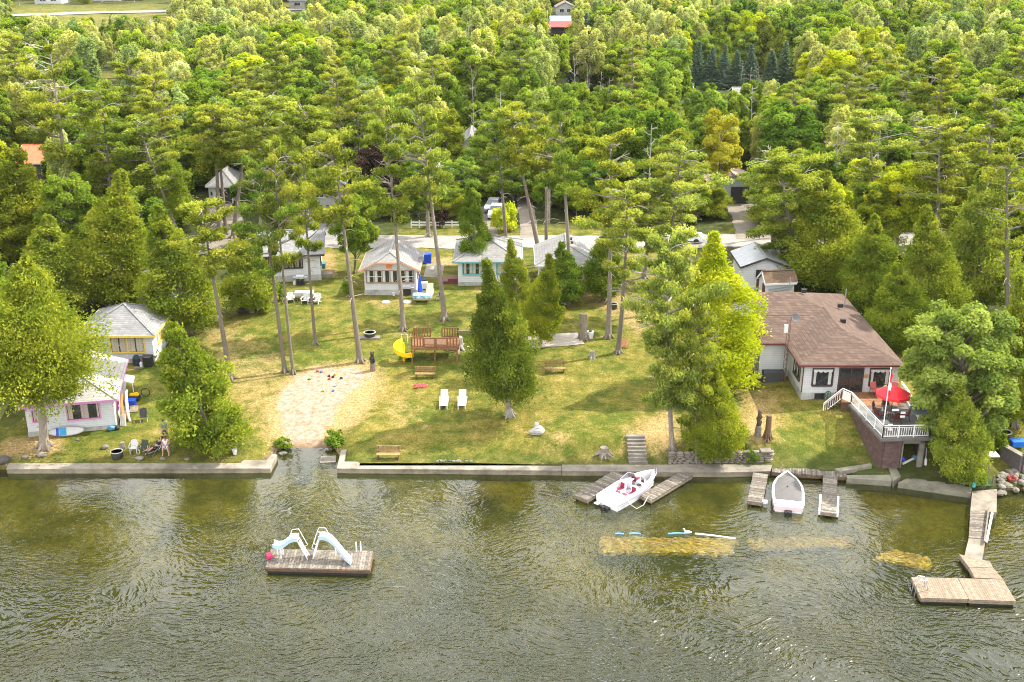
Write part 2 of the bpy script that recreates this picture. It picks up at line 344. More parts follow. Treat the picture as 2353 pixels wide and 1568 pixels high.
k = N('silty_lake_bed'); p = k.pos(); c = k.ramp(k.noise(p, .35, 6, .6), (.36, (.12, .10, .02)), (.52, (.52, .42, .08)), (.7, (.74, .60, .13))); c = k.mix(k.ramp(k.noise(p, 2.5, 5, .7), (.4, .5), (.6, 0)), c, (.14, .12, .03))
lb = npmesh('lake_bed', lm_v, lq, None, k.pbr(c, 1, spec=0)); lb.polygons.foreach_set('use_smooth', [True] * len(lb.polygons)); S('lake_bed', lb)
k = N('lake_water'); p = k.pos()
d1 = k.noise(p, .06, 3); pw = k.n('VectorMath', operation='ADD'); sc = k.n('VectorMath', operation='SCALE'); nv = k.n('TexNoise', i_Scale=.09, i_Detail=2.0); k.l(p, nv.inputs['Vector']); k.l(nv.outputs['Color'], sc.inputs[0]); sc.inputs['Scale'].default_value = 9; k.l(p, pw.inputs[0]); k.l(sc.outputs[0], pw.inputs[1])
wv = pw.outputs[0]
w1 = k.noise(k.map(wv, (.75, 1.25, 1), (0, 0, R(20))), 1.45, 1.5, .35); w2 = k.noise(k.map(wv, (.8, 1.5, 1), (0, 0, R(-28))), 3.1, 1.0, .3); w3 = k.noise(k.map(wv, (1, 1.2, 1), (0, 0, R(8))), .33, 1.5, .4)
sy = k.n('SeparateXYZ'); k.l(p, sy.inputs[0]); mr = k.n('MapRange'); k.l(k.math('ADD', sy.outputs['Y'], k.math('MULTIPLY', k.math('SUBTRACT', d1, .5), 14)), mr.inputs['Value']); mr.inputs['From Min'].default_value = 70; mr.inputs['From Max'].default_value = 51; mr.inputs['To Min'].default_value = .07; mr.inputs['To Max'].default_value = 1.0
amp = k.math('MULTIPLY', mr.outputs[0], k.ramp(k.noise(k.map(p, (.6, 1, 1)), .055, 4, .55), (.36, .5), (.62, 1.0)))
rd = lambda w: k.math('SUBTRACT', 1.0, k.math('ABSOLUTE', k.math('SUBTRACT', k.math('MULTIPLY', w, 2.4), 1.2)))
h = k.math('ADD', k.math('ADD', k.math('MULTIPLY', rd(w1), .62), k.math('MULTIPLY', rd(w2), .26)), k.math('MULTIPLY', w3, .9))
bp = k.n('Bump', i_Strength=1.0); bp.inputs['Distance'].default_value = .25; k.l(k.math('MULTIPLY', h, amp), bp.inputs['Height'])
fr = k.n('Fresnel', i_IOR=1.5); k.l(bp.outputs[0], fr.inputs['Normal'])
gl = k.n('BsdfGlossy', i_Roughness=.085); k.l(bp.outputs[0], gl.inputs['Normal']); gl.inputs[0].default_value = (1, 1, 1, 1)
tr = k.n('BsdfTransparent'); tr.inputs[0].default_value = (.93, .93, .9, 1); df = k.n('BsdfDiffuse'); df.inputs[0].default_value = (.050, .060, .016, 1); k.l(bp.outputs[0], df.inputs['Normal'])
m1 = k.n('MixShader', I0=.30); k.l(tr.outputs[0], m1.inputs[1]); k.l(df.outputs[0], m1.inputs[2]); m2 = k.n('MixShader'); k.l(fr.outputs[0], m2.inputs[0]); k.l(m1.outputs[0], m2.inputs[1]); k.l(gl.outputs[0], m2.inputs[2]); k.l(m2.outputs[0], k.out.inputs['Surface'])
va = k.n('VolumeAbsorption'); va.inputs['Color'].default_value = (.60, .57, .06, 1); va.inputs['Density'].default_value = .75; k.l(va.outputs[0], k.out.inputs['Volume'])
wb_ = MB(); wb_.box(-650, 650, -650, 90, -9, 0); S('lake_water', wb_, k.m)
# ------------------------------------------------------------------ roads and paths
def strip(name, pts, w, mat, dz=.05, step=.8):
    pts = [Vector(p) for p in pts]; c = []
    for a, b in zip(pts, pts[1:]):
        n = max(1, int((b - a).length / step)); c += [a.lerp(b, i / n) for i in range(n)]
    c.append(pts[-1]); vs = []; fs = []; nw = max(2, int(w / .8)) + 1; ws = w if hasattr(w, '__call__') else (lambda t: w)
    for i, p_ in enumerate(c):
        d = (c[min(i + 1, len(c) - 1)] - c[max(i - 1, 0)]); nrm = Vector((-d.y, d.x, 0)).normalized(); wj = w * (1 + .04 * math.sin(i * .9) + .03 * math.sin(i * 2.3))
        for j in range(nw):
            q = p_ + nrm * (wj * (j / (nw - 1) - .5)); vs.append((q.x, q.y, gz(q.x, q.y) + dz))
    for i in range(len(c) - 1):
        for j in range(nw - 1): fs.append((i * nw + j, (i + 1) * nw + j, (i + 1) * nw + j + 1, i * nw + j + 1))
    mb = MB(); mb.add(vs, fs, .5); return S(name, mb, mat, smooth=True)
def gravel(name, a, b):
    k = N(name); p = k.pos(); c = k.ramp(k.noise(p, .8, 6, .65), (.32, a), (.66, b)); c = k.mix(k.ramp(k.noise(p, 9, 3), (.4, .3), (.6, 0)), c, tuple(x * .5 for x in a)); return k.pbr(c, .95, k.bump(k.noise(p, 14, 3), .4, .03), spec=.15)
ROADM = gravel('pale_worn_asphalt', (.20, .19, .175), (.28, .265, .245)); DIRT = gravel('gravel_track', (.15, .13, .105), (.22, .19, .155)); ASPH = gravel('grey_asphalt', (.15, .145, .145), (.21, .20, .195))
road_pts = [G(300, 585), G(560, 562), G(760, 556), G(960, 556), G(1300, 557), G(1560, 557), G(1740, 553), G(2050, 550), G(2500, 545)]
strip('road', road_pts, 5.2, ROADM)
strip('driveway', [G(757, 552), G(748, 520), G(735, 488), G(700, 455)], 3.4, ASPH, .06); strip('driveway', [G(527, 575), G(521, 535), G(512, 470)], 4.2, DIRT, .06)
strip('driveway', [G(1112, 545), G(1113, 515), G(1130, 476)], 3.2, DIRT, .06); strip('driveway', [G(1216, 548), G(1214, 510), G(1205, 460), G(1210, 430)], 2.1, DIRT, .06); strip('driveway', [G(1735, 552), G(1722, 505), G(1700, 466)], 4.2, DIRT, .06)
strip('road', [G(-120, 42), G(240, 30), G(450, 27), G(800, 22)], 9, ROADM, .25, 6); strip('gravel_path', [G(1215, 787), G(1270, 783), G(1335, 778)], 2.9, gravel('fine_grey_gravel', (.33, .29, .25), (.46, .41, .36)), .03)
# ------------------------------------------------------------------ foliage builders
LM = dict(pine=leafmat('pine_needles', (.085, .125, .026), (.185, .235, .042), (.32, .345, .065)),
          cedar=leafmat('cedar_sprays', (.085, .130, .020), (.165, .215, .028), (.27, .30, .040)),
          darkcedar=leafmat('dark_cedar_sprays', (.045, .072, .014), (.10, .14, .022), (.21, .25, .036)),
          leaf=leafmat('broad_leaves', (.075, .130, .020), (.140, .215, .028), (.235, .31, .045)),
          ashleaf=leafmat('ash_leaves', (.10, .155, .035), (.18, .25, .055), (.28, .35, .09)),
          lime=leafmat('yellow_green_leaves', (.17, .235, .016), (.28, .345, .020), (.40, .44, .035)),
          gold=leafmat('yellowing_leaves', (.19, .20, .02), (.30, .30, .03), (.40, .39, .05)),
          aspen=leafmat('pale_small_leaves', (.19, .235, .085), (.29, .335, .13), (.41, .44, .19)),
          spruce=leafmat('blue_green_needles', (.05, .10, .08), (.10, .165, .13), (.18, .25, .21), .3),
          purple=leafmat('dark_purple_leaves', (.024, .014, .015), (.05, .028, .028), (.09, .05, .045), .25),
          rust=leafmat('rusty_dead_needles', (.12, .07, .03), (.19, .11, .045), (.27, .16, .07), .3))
def unit(a): return a / np.maximum(np.linalg.norm(a, axis=1, keepdims=True), 1e-6)
def leaves(C, U, Nn, a, b, g, ok=None):
    """rhombic leaf sprays: centre C, long axis U, facing Nn"""
    n = len(C); U = unit(U - Nn * (U * Nn).sum(1, keepdims=True) * .7); V = unit(np.cross(Nn, U)); a = a * g.uniform(.6, 1.3, (n, 1)); b = b * g.uniform(.6, 1.3, (n, 1))
    tip = unit(Nn) * a * g.uniform(-.25, .25, (n, 1)); v = np.stack([C - U * a, C - V * b + U * a * .15, C + U * a + tip, C + V * b + U * a * .15], 1).reshape(-1, 3)
    return v, np.arange(n * 4).reshape(-1, 4)
def crown_mesh(name, C, U, Nn, a, b, g, mat, rnd=None):
    v, q = leaves(C, U, Nn, a, b, g); return npmesh(name, v, q, g.random(len(C)) if rnd is None else rnd, mat)
def trunk_mb(h, r, g, bend=.15, top=.15, n=9, flare=1.7, seg=9):
    mb = MB(); ph = g.uniform(0, 6.28, 2); pts = []; rad = []
    for i in range(seg + 1):
        t = i / seg; pts.append((bend * math.sin(t * 2.6 + ph[0]) - bend * math.sin(ph[0]), bend * math.sin(t * 2.2 + ph[1]) - bend * math.sin(ph[1]), h * t - (.25 if i == 0 else 0))); rad.append(r * (1 - (1 - top) * t) * (flare if i == 0 else 1))
    pts.insert(1, (0, 0, .35)); rad.insert(1, r * 1.12); mb.tube(pts, rad, n)
    for j in range(5):
        a = j * 1.26 + g.uniform(0, .6); mb.tube([(math.cos(a) * r * .5, math.sin(a) * r * .5, .55), (math.cos(a) * r * 1.5, math.sin(a) * r * 1.5, .1), (math.cos(a) * r * 2.6, math.sin(a) * r * 2.6, -.15)], [r * .5, r * .38, r * .12], 5)
    def at(z):
        t = max(0, min(1, z / h)); return np.array((bend * math.sin(t * 2.6 + ph[0]) - bend * math.sin(ph[0]), bend * math.sin(t * 2.2 + ph[1]) - bend * math.sin(ph[1]), z))
    return mb, at
def limb(mb, p, q, r, g, sag=.0):
    p = np.array(p, float); q = np.array(q, float); m = (p + q) / 2 + g.normal(0, .12, 3) + np.array((0, 0, sag)); mb.tube([p, m, q], [r, r * .65, r * .2], 5, False)
def rdir(g, n): return unit(g.normal(size=(n, 3)))
def broadleaf(seed, h=12, r=3.4, nl=34, n=22000, cb=.2, leaf=.17, mat='leaf', bark=None, lob=.33, tr=.2, narrow=1.0, vz=.82):
    g = np.random.default_rng(seed); mb, at = trunk_mb(h * .8, tr, g); cz = h * (cb + 1) / 2; hz = h * (1 - cb) / 2; cs = []; rs = []
    for i in range(nl):
        t = -0.85 + 1.75 * (i + g.random()) / nl; az = i * 2.4 + g.uniform(-.5, .5); rr = r * math.sqrt(max(.06, 1 - abs(t) ** 2.2)) * g.uniform(.45, .95) * narrow; lr = r * lob * g.uniform(.7, 1.15) * (1 - .25 * max(t, 0))
        z = cz + t * (hz - lr * .6); c = np.array((math.cos(az) * rr, math.sin(az) * rr, z)) + at(min(z, h * .75)) * (1, 1, 0); cs.append(c); rs.append(lr)
        if i % 2 == 0: limb(mb, at(max(h * .12, z - rr * .7 - 1)), c, tr * .38, g)
    cs = np.array(cs); rs = np.array(rs); idx = g.choice(nl, n, p=rs ** 2 / (rs ** 2).sum()); d = rdir(g, n); d[:, 2] = np.where(d[:, 2] < -.35, -d[:, 2] * .6, d[:, 2]); d = unit(d)
    C = cs[idx] + d * (rs[idx] * (.55 + .5 * g.random(n) ** .6))[:, None] * (1, 1, vz) + g.normal(0, .1, (n, 3)); Nn = unit(d * .8 + rdir(g, n) * .75 + (0, 0, .35))
    rnd = np.clip(g.random(n) * .4 + (g.random(nl)[idx] - .5) * .7 + .3, 0, 1)
    return mb.mesh('trunk', bark or BARK, True), crown_mesh('crown', C, rdir(g, n), Nn, leaf, leaf * .62, g, LM[mat], rnd), h
def conifer_cedar(seed, h=9, r=2.4, n=40000, cb=.12, mat='cedar', p1=1.25, belly=.25, leaf=.125, bark=None, tr=.22, ragged=.25, bot=.62):
    g = np.random.default_rng(seed); mb, at = trunk_mb(h * .95, tr, g, .12, .1); nb = max(60, int(n / 270)); tz = g.random(nb) ** 1.15
    prof = np.where(tz < belly, bot + (1 - bot) * np.sin(tz / belly * 1.57), (1 - ((tz - belly) / (1 - belly)) ** p1)); prof = np.maximum(prof, .05)
    az = np.arange(nb) * 2.4 + g.uniform(-.4, .4, nb); lump = 1 + ragged * np.sin(az * 2 + tz * 9 + seed) * g.random(nb) + g.normal(0, ragged * .6, nb)
    L = r * prof * lump; z = h * (cb + (1 - cb) * tz); out = np.stack([np.cos(az), np.sin(az), np.zeros(nb)], 1)
    for j in range(0, nb, 5): limb(mb, at(min(z[j] * .95, h * .9)), at(0) * 0 + out[j] * L[j] * .8 + (0, 0, z[j] - .1), .035, g, -.1)
    per = n // nb; idx = np.repeat(np.arange(nb), per); m = len(idx); f = .40 + .66 * g.random(m) ** .65; sp = .20 + .17 * L[idx]
    tang = np.stack([-out[idx][:, 1], out[idx][:, 0], np.zeros(m)], 1); C = out[idx] * (L[idx] * f)[:, None] + tang * (g.normal(0, 1, m) * sp * .75)[:, None]
    C[:, 2] = z[idx] + g.normal(0, 1, m) * sp * .42 - L[idx] * f * .18 + (f - .6) * .35 + at(h * .5)[2] * 0; U = out[idx] * .9 + rdir(g, m) * .7 + (0, 0, .35); Nn = unit(tang * g.normal(0, .7, (m, 1)) + rdir(g, m) * .5 + out[idx] * .5 + (0, 0, .55))
    rnd = np.clip(g.random(m) * .34 + (g.random(nb)[idx] - .5) * .75 + .33, 0, 1)
    return mb.mesh('trunk', bark or CEDARBARK, True), crown_mesh('crown', C, U, Nn, leaf, leaf * .42, g, LM[mat], rnd), h
def conifer_pine(seed, h=20, r=3.1, cb=.45, nb=25, tr=.30, wind=2.6, sparse=.2, mat='pine', top=.14, needle=.19):
    g = np.random.default_rng(seed); mb, at = trunk_mb(h, tr, g, .3, top, 10, 1.5, 12); Cs = []; Us = []; Ns = []; Rn = []
    for i in range(nb):
        t = (i + g.random() * .8) / nb; z = h * (cb + (1 - cb) * t) * .99; az = i * 2.4 + g.uniform(-.6, .6)
        L = r * (.42 + .62 * math.sin(math.pi * (.12 + .80 * t))) * g.uniform(.55, 1.2) * (1 + .30 * math.cos(az - wind)); o = np.array((math.cos(az), math.sin(az), 0)); rise = g.uniform(.02, .32) + .35 * t * t
        b0 = at(z); tip = b0 + o * L + (0, 0, L * rise); limb(mb, b0, tip, .05 + .012 * L, g, -.12 * L * .3)
        if sparse and g.random() < sparse: continue
        for k_ in range(int(g.integers(4, 7))):
            f = .32 + .72 * (k_ + g.random()) / 5; pr = .68 * g.uniform(.6, 1.35) * (.75 + .12 * L); side = np.array((-o[1], o[0], 0)); pc = b0 + o * L * f + (0, 0, L * rise * f + .12) + side * g.normal(0, .30) * L * .55; m = int(170 * pr * pr + 40)
            q = rdir(g, m) * (g.random((m, 1)) ** .45); C = pc + o * q[:, :1] * pr * 1.25 + side * q[:, 1:2] * pr * .85 + np.array((0, 0, 1)) * q[:, 2:] * pr * .62
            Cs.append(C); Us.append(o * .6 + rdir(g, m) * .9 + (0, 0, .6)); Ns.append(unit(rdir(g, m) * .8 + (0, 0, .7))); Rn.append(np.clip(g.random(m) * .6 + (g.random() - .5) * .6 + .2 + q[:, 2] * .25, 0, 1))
    for i in range(int(5 + cb * 10)):
        z = h * g.uniform(cb * .35, cb * 1.0); az = g.uniform(0, 6.28); L = g.uniform(.5, 1.9); b0 = at(z); mb.tube([b0, b0 + np.array((math.cos(az) * L * .6, math.sin(az) * L * .6, .05)), b0 + np.array((math.cos(az) * L, math.sin(az) * L, -.2))], [.04, .03, .012], 4, False, .95)
    for i in range(11):
        t = g.uniform(.25, 1.0); z = h * (cb + (1 - cb) * t) * .985; az = g.uniform(0, 6.28) if i % 2 else math.pi - wind * .2 + g.uniform(-.8, .8); L = r * g.uniform(.7, 1.25) * (1.05 - .5 * t); b0 = at(z); o = np.array((math.cos(az), math.sin(az), 0)); p1_ = b0 + o * L * .5 + (0, 0, L * .22); p2_ = b0 + o * L + (0, 0, L * g.uniform(.1, .5)); mb.tube([b0, p1_, p2_], [.055, .045, .02], 5, False, 1.0)
        for _ in range(3): q_ = p1_ + (p2_ - p1_) * g.random(); mb.tube([q_, q_ + o * L * .3 + g.normal(0, .3, 3)], [.03, .012], 4, False, 1.0)
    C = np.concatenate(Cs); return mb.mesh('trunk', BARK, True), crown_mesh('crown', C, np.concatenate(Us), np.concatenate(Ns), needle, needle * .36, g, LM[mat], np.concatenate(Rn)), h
def conifer_spruce(seed, h=9, r=1.9, mat='spruce'):
    g = np.random.default_rng(seed); mb, at = trunk_mb(h * .97, .14, g, .03, .1); Cs = []; Us = []; Ns = []
    for w in range(24):
        t = w / 24; z = h * (.06 + .93 * t); L = r * (1 - t) ** .85 + .1
        for j in range(11):
            az = j * .571 + w * .7 + g.uniform(-.15, .15); o = np.array((math.cos(az), math.sin(az), 0)); l = L * g.uniform(.75, 1.12); m = int(9 + 17 * l); f = g.random(m) ** .7; s = np.array((-o[1], o[0], 0))
            Cs.append(o * (l * f)[:, None] + s * (g.normal(0, .13, m) * (1.1 - f * .5) * l)[:, None] + np.stack([0 * f, 0 * f, z - .32 * l * f + .2 * l * f ** 3 + g.normal(0, .05, m)], 1)); Us.append(o * .9 + rdir(g, m) * .5 + s * g.normal(0, .5, (m, 1))); Ns.append(unit(rdir(g, m) * .45 + (0, 0, .9) + o * .3))
    C = np.concatenate(Cs); return mb.mesh('trunk', BARK, True), crown_mesh('crown', C, np.concatenate(Us), np.concatenate(Ns), .22, .09, g, LM[mat]), h
def bare_tree(seed, h=12, tr=.13, spread=.35, bark=None, depth=3, start=.35):
    g = np.random.default_rng(seed); mb, at = trunk_mb(h, tr, g, .25, .25, 7)
    def br(p, d, L, r, k_):
        q = p + d * L * .5 + g.normal(0, .06 * L, 3); e = q + unit((d + g.normal(0, .25, 3) + (0, 0, .15))[None])[0] * L * .5; mb.tube([p, q, e], [r, r * .7, r * .3], 5, False)
        if k_ > 0:
            for _ in range(int(g.integers(2, 4))): br(p + (e - p) * g.uniform(.4, .95), unit((d + g.normal(0, .75, 3))[None])[0], L * g.uniform(.4, .65), r * .5, k_ - 1)
    for i in range(int(9)):
        z = h * (start + (1 - start) * (i + g.random()) / 9); az = i * 2.4; br(at(z), unit(np.array((math.cos(az), math.sin(az), g.uniform(.1, .9)))[None])[0], h * spread * g.uniform(.25, .6) * (1.15 - .7 * z / h), tr * .42, depth - 1)
    return mb.mesh('trunk', bark or PALEBARK, True), None, h
PROTO = {
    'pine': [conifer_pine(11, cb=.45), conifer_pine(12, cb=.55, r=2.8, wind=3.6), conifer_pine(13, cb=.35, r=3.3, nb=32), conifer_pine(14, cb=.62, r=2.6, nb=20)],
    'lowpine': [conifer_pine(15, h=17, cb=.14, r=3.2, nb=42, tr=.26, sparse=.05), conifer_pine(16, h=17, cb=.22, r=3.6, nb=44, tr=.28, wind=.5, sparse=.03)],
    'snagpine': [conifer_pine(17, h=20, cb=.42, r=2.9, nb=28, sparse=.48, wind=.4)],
    'lonecedar': [conifer_cedar(27, h=11, r=2.8, n=60000, cb=.21, p1=1.0, belly=.18, ragged=.42, bot=.7, mat='darkcedar', tr=.3, bark=PALEBARK)],
    'greatcedar': [conifer_cedar(24, h=12, r=3.6, n=80000, cb=.33, p1=1.5, belly=.34, ragged=.5, tr=.34, bot=.5)],
    'cedar': [conifer_cedar(21), conifer_cedar(22, r=2.1, p1=1.6), conifer_cedar(23, h=9, r=2.8, p1=1.1, belly=.3, n=50000)],
    'wildcedar': [conifer_cedar(25, h=10, r=2.6, n=34000, ragged=.5, cb=.1, leaf=.17, p1=1.5, belly=.35)],
    'leaf': [broadleaf(31), broadleaf(32, r=2.9, h=12, nl=30, vz=1.2), broadleaf(33, h=12, r=3.8, nl=46, n=26000, lob=.27), broadleaf(34, h=12, r=2.5, nl=30, lob=.36, cb=.12, vz=1.3), broadleaf(35, h=12, r=3.2, nl=50, lob=.24, n=24000)],
    'lime': [broadleaf(36, r=3.2, mat='lime', nl=36), broadleaf(37, r=2.6, mat='lime', nl=30, vz=1.2)],
    'gold': [broadleaf(38, r=3.0, mat='gold', nl=18)],
    'aspen': [broadleaf(41, h=12, r=1.8, nl=44, n=14000, leaf=.13, mat='aspen', vz=1.9, lob=.30, tr=.11, cb=.2, bark=PALEBARK), broadleaf(42, h=12, r=1.5, nl=46, n=12000, leaf=.13, mat='aspen', vz=2.2, lob=.28, tr=.1, cb=.15, bark=PALEBARK), broadleaf(43, h=12, r=2.2, nl=40, n=14000, leaf=.14, mat='aspen', vz=1.7, lob=.28, tr=.12, bark=PALEBARK)],
    'spruce': [conifer_spruce(51), conifer_spruce(52, r=1.7)], 'purple': [broadleaf(53, r=3.2, mat='purple')],
    'bare': [bare_tree(61), bare_tree(62, h=13, spread=.45), bare_tree(63, h=10, spread=.3, tr=.1)],
    'shrub': [broadleaf(71, h=2.2, r=1.3, nl=12, n=2600, cb=.02, leaf=.13, tr=.04)], 'goldshrub': [broadleaf(72, h=2.6, r=1.8, nl=14, n=3600, cb=.02, leaf=.14, mat='lime', tr=.04)], 'redshrub': [broadleaf(73, h=2.4, r=1.5, nl=12, n=2800, cb=.02, leaf=.13, mat='purple', tr=.04)],
    'tamarack': [conifer_cedar(81, h=12, r=3.0, n=60000, mat='lime', p1=1.25, belly=.2, leaf=.13, cb=.12, ragged=.35, bark=BARK)],
    'ash': [broadleaf(82, h=14, r=4.4, nl=95, n=75000, lob=.21, cb=.06, mat='ashleaf', tr=.28, leaf=.15)],
}
KNAME = dict(pine='pine_tree', lowpine='pine_tree', snagpine='pine_tree', cedar='cedar_tree', lonecedar='cedar_tree', greatcedar='cedar_tree', wildcedar='cedar_tree', leaf='broadleaf_tree', lime='broadleaf_tree', gold='broadleaf_tree', aspen='aspen_tree', spruce='spruce_tree', purple='broadleaf_tree', bare='bare_tree', shrub='shrub', goldshrub='shrub', redshrub='shrub', tamarack='larch_tree', ash='ash_tree')
def tree(kind, var, loc, h, ws=1.0, rz=None, tilt=0.0, label='', group=None, sx=None, tilty=0.0):
    tm, cm, h0 = PROTO[kind][var % len(PROTO[kind])]; s = h / h0; rz = rng.uniform(0, 6.28) if rz is None else rz
    o = T(KNAME[kind], label, KNAME[kind].split('_')[0] if KNAME[kind] == 'shrub' else 'tree', (loc[0], loc[1], loc[2]), 0, group); o.rotation_euler = (Matrix.Rotation(tilt, 3, 'Y') @ Matrix.Rotation(tilty, 3, 'X') @ Matrix.Rotation(rz, 3, 'Z')).to_euler(); o.scale = (s * ws, s * ws, s)
    if cm is None: P('trunk', tm, None, o)
    else: P('trunk', tm, None, o); P('crown', cm, None, o)
    return o
def hero(kind, var, base, top, label, width=None, rz=None, group=None, z=None):
    """tree standing at photo pixel base whose tip is seen at photo pixel top"""
    p = G(*base) if z is None else atz(base[0], base[1], z); q = aty(top[0], top[1], p.y); h = math.hypot(q.z - p.z, q.x - p.x); ws = 1.0
    if width:
        me = PROTO[kind][var % len(PROTO[kind])][1] or PROTO[kind][var % len(PROTO[kind])][0]; co = np.empty(len(me.vertices) * 3, np.float32); me.vertices.foreach_get('co', co); w0 = np.percentile(np.hypot(co[0::3], co[1::3]), 95) * 2 * h / PROTO[kind][var % len(PROTO[kind])][2]
        dep = p.y * cT - ((p.z + q.z) / 2 - CAMH) * sT; ws = .86 * width * dep / FOC / w0
    return tree(kind, var, p, h, ws, rz, math.atan2(q.x - p.x, q.z - p.z), label, group)
PG_ = 'tall pines on the lawn'
for a in (
    ('pine', 3, (530, 872), (478, 470), 'tall bare trunked pine nearest the leaning cedar on the left lawn', 150), ('pine', 0, (655, 856), (585, 375), 'thick trunked pine at the top left of the sand patch', 160), ('pine', 0, (674, 860), (628, 330), 'slim pine leaning beside the thicker pine above the sand', 130),
    ('pine', 0, (725, 792), (690, 330), 'slender pine behind the white lawn chairs and picnic table', 130), ('pine', 3, (828, 833), (745, 320), 'leaning pine between the sand patch and the play set', 150), ('pine', 1, (927, 760), (885, 290), 'pine in front of the orange trimmed cottage', 150),
    ('pine', 1, (1022, 737), (978, 215), 'tall straight pine right of the blue draped picnic table', 160), ('pine', 3, (1246, 613), (1175, 250), 'pine leaning left behind the grey cottage roof by the road', 130), ('pine', 3, (1256, 605), (1240, 270), 'dark thin pine close beside the leaning pine by the road', 110),
    ('pine', 1, (1312, 690), (1297, 235), 'straight dark pine rising in front of the right grey cottage', 145), ('pine', 0, (1166, 600), (1130, 250), 'pine with rusty bark behind the teal trimmed cottage', 150), ('pine', 1, (1398, 777), (1395, 330), 'whitish trunked pine by the tall carved stump', 170),
    ('pine', 0, (1420, 812), (1450, 430), 'dark trunked pine with the wooden hatch leaning at its foot', 200), ('lowpine', 1, (1545, 1036), (1530, 560), 'front pine with drooping boughs left of the stone retaining wall', 200), ('lowpine', 1, (1600, 1062), (1600, 700), 'pine growing out of the stone retaining wall', 135),
    ('pine', 0, (1530, 720), (1560, 340), 'broad windswept pine behind the front pines, left of the larch', 210), ('pine', 0, (1590, 640), (1545, 310), 'ragged pine between the right cottages and the road', 170), ('snagpine', 0, (180, 580), (95, 95), 'tall half dead pine with a bleached bare top', 200),
    ('pine', 2, (415, 560), (330, 270), 'leaning pine with bleached upper limbs left of the garage gap', 190), ('pine', 3, (505, 545), (485, 250), 'thin pine in front of the garage at the end of the paved drive', 130), ('pine', 3, (520, 540), (505, 280), 'second thin pine before the left garage, right of its twin', 110), ('pine', 3, (535, 548), (560, 260), 'rightmost thin pine in front of the left garage', 120),
    ('pine', 2, (640, 570), (690, 245), 'bushy pine over the black trimmed cottage', 200), ('pine', 0, (1790, 580), (1785, 355), 'pine behind the white garage', 150), ('snagpine', 0, (1778, 566), (1765, 340), 'ragged half bare pine near the road right of the drive', 150),
    ('lowpine', 1, (1840, 640), (1800, 360), 'broad pine behind the brown roofed house', 210), ('pine', 2, (2010, 560), (2010, 260), 'tall pine in the right woods with flat topped boughs', 190), ('pine', 2, (2150, 620), (2165, 290), 'windswept pine above the right cedars', 190), ('pine', 0, (2320, 790), (2320, 330), 'big dark pine at the right edge of the picture', 210), ('pine', 0, (260, 560), (235, 200), 'pine behind the half dead pine', 180), ('pine', 2, (600, 570), (590, 215), 'wide pine left of the black trimmed cottage drive', 210), ('pine', 2, (1480, 640), (1490, 420), 'low branched pine behind the dark trunked pine', 190),
    ('pine', 2, (985, 545), (965, 345), 'pine by the road behind the orange trimmed cottage', 150)):
    hero(a[0], a[1], a[2], a[3], a[4], a[5], group=PG_)
CG = 'cedars around the lawn'
for a in (
    ('greatcedar', 0, (103, 1030), (60, 600), 'great yellow green cedar before the pink trimmed cottage', 300), ('wildcedar', 0, (500, 1038), (392, 742), 'leaning cedar over the seated people by the left seawall', 195, 2.2), ('lonecedar', 0, (1172, 957), (1118, 605), 'dense dark cedar standing alone in the middle of the lawn', 172),
    ('cedar', 0, (1195, 752), (1172, 555), 'slim cedar just behind the lone lawn cedar', 90), ('cedar', 1, (1240, 792), (1262, 590), 'leaning dark cedar at the edge of the gravel pad', 95), ('cedar', 1, (1305, 700), (1290, 560), 'small cedar in front of the right grey cottage', 95), ('cedar', 1, (1385, 690), (1395, 520), 'dark cedar beside the right grey cottage', 100),
    ('cedar', 0, (1100, 640), (1075, 430), 'ragged cedar in front of the teal trimmed cottage', 85), ('cedar', 2, (435, 765), (360, 480), 'thick cedar behind the yellow trimmed cottage', 190), ('cedar', 2, (120, 720), (110, 500), 'dense cedar behind the great left cedar', 190), ('cedar', 0, (250, 700), (280, 400), 'tall dark cedar between the left cottages and the woods', 190),
    ('wildcedar', 0, (578, 718), (560, 515), 'bushy cedar with a black bin beneath it', 130), ('cedar', 2, (1650, 1052), (1645, 850), 'bright cedar growing on the stone retaining wall', 140), ('cedar', 0, (2213, 1110), (2205, 880), 'bright narrow cedar at the corner of the boathouse', 135), ('cedar', 2, (2075, 800), (2060, 610), 'cedar behind the sundeck', 170), ('cedar', 0, (2000, 720), (2010, 500), 'cedar close behind the brown roofed house', 150),
    ('cedar', 2, (1900, 660), (1895, 400), 'broad cedar over the back of the brown roofed house', 200), ('cedar', 2, (2250, 720), (2255, 400), 'tall dark cedar in the right woods', 190), ('cedar', 0, (2330, 980), (2345, 640), 'shaded cedar at the right edge by the neighbour lawn', 140), ('cedar', 1, (-20, 900), (-30, 560), 'cedar cut by the left edge of the picture', 200), ('cedar', 2, (2140, 760), (2130, 480), 'cedar in the middle of the right woods', 180), ('cedar', 0, (330, 560), (300, 330), 'cedar beside the log cabin clearing', 170), ('wildcedar', 0, (60, 590), (30, 330), 'olive cedar below the log cabin', 160), ('wildcedar', 0, (1010, 420), (1440 - 400, 250), 'olive cedar in the woods across the road', 120)):
    hero(a[0], a[1], a[2], a[3], a[4], a[5], group=CG)
hero('tamarack', 0, (1650, 885), (1640, 540), 'bright lime larch in front of the brown roofed house', 235)
hero('ash', 0, (2222, 1035), (2185, 690), 'big ash arching beside the boathouse sundeck with pale dead twigs', 290)
hero('leaf', 2, (815, 628), (822, 440), 'dark round tree left of the orange trimmed cottage', 125); hero('leaf', 3, (330, 620), (330, 450), 'bright leafy tree behind the yellow trimmed cottage', 170)
hero('gold', 0, (1650, 470), (1665, 245), 'yellowing maple beside the rusty roofed garage', 110); hero('purple', 0, (870, 500), (880, 320), 'dark purple leaved tree in the woods beyond the road', 130)
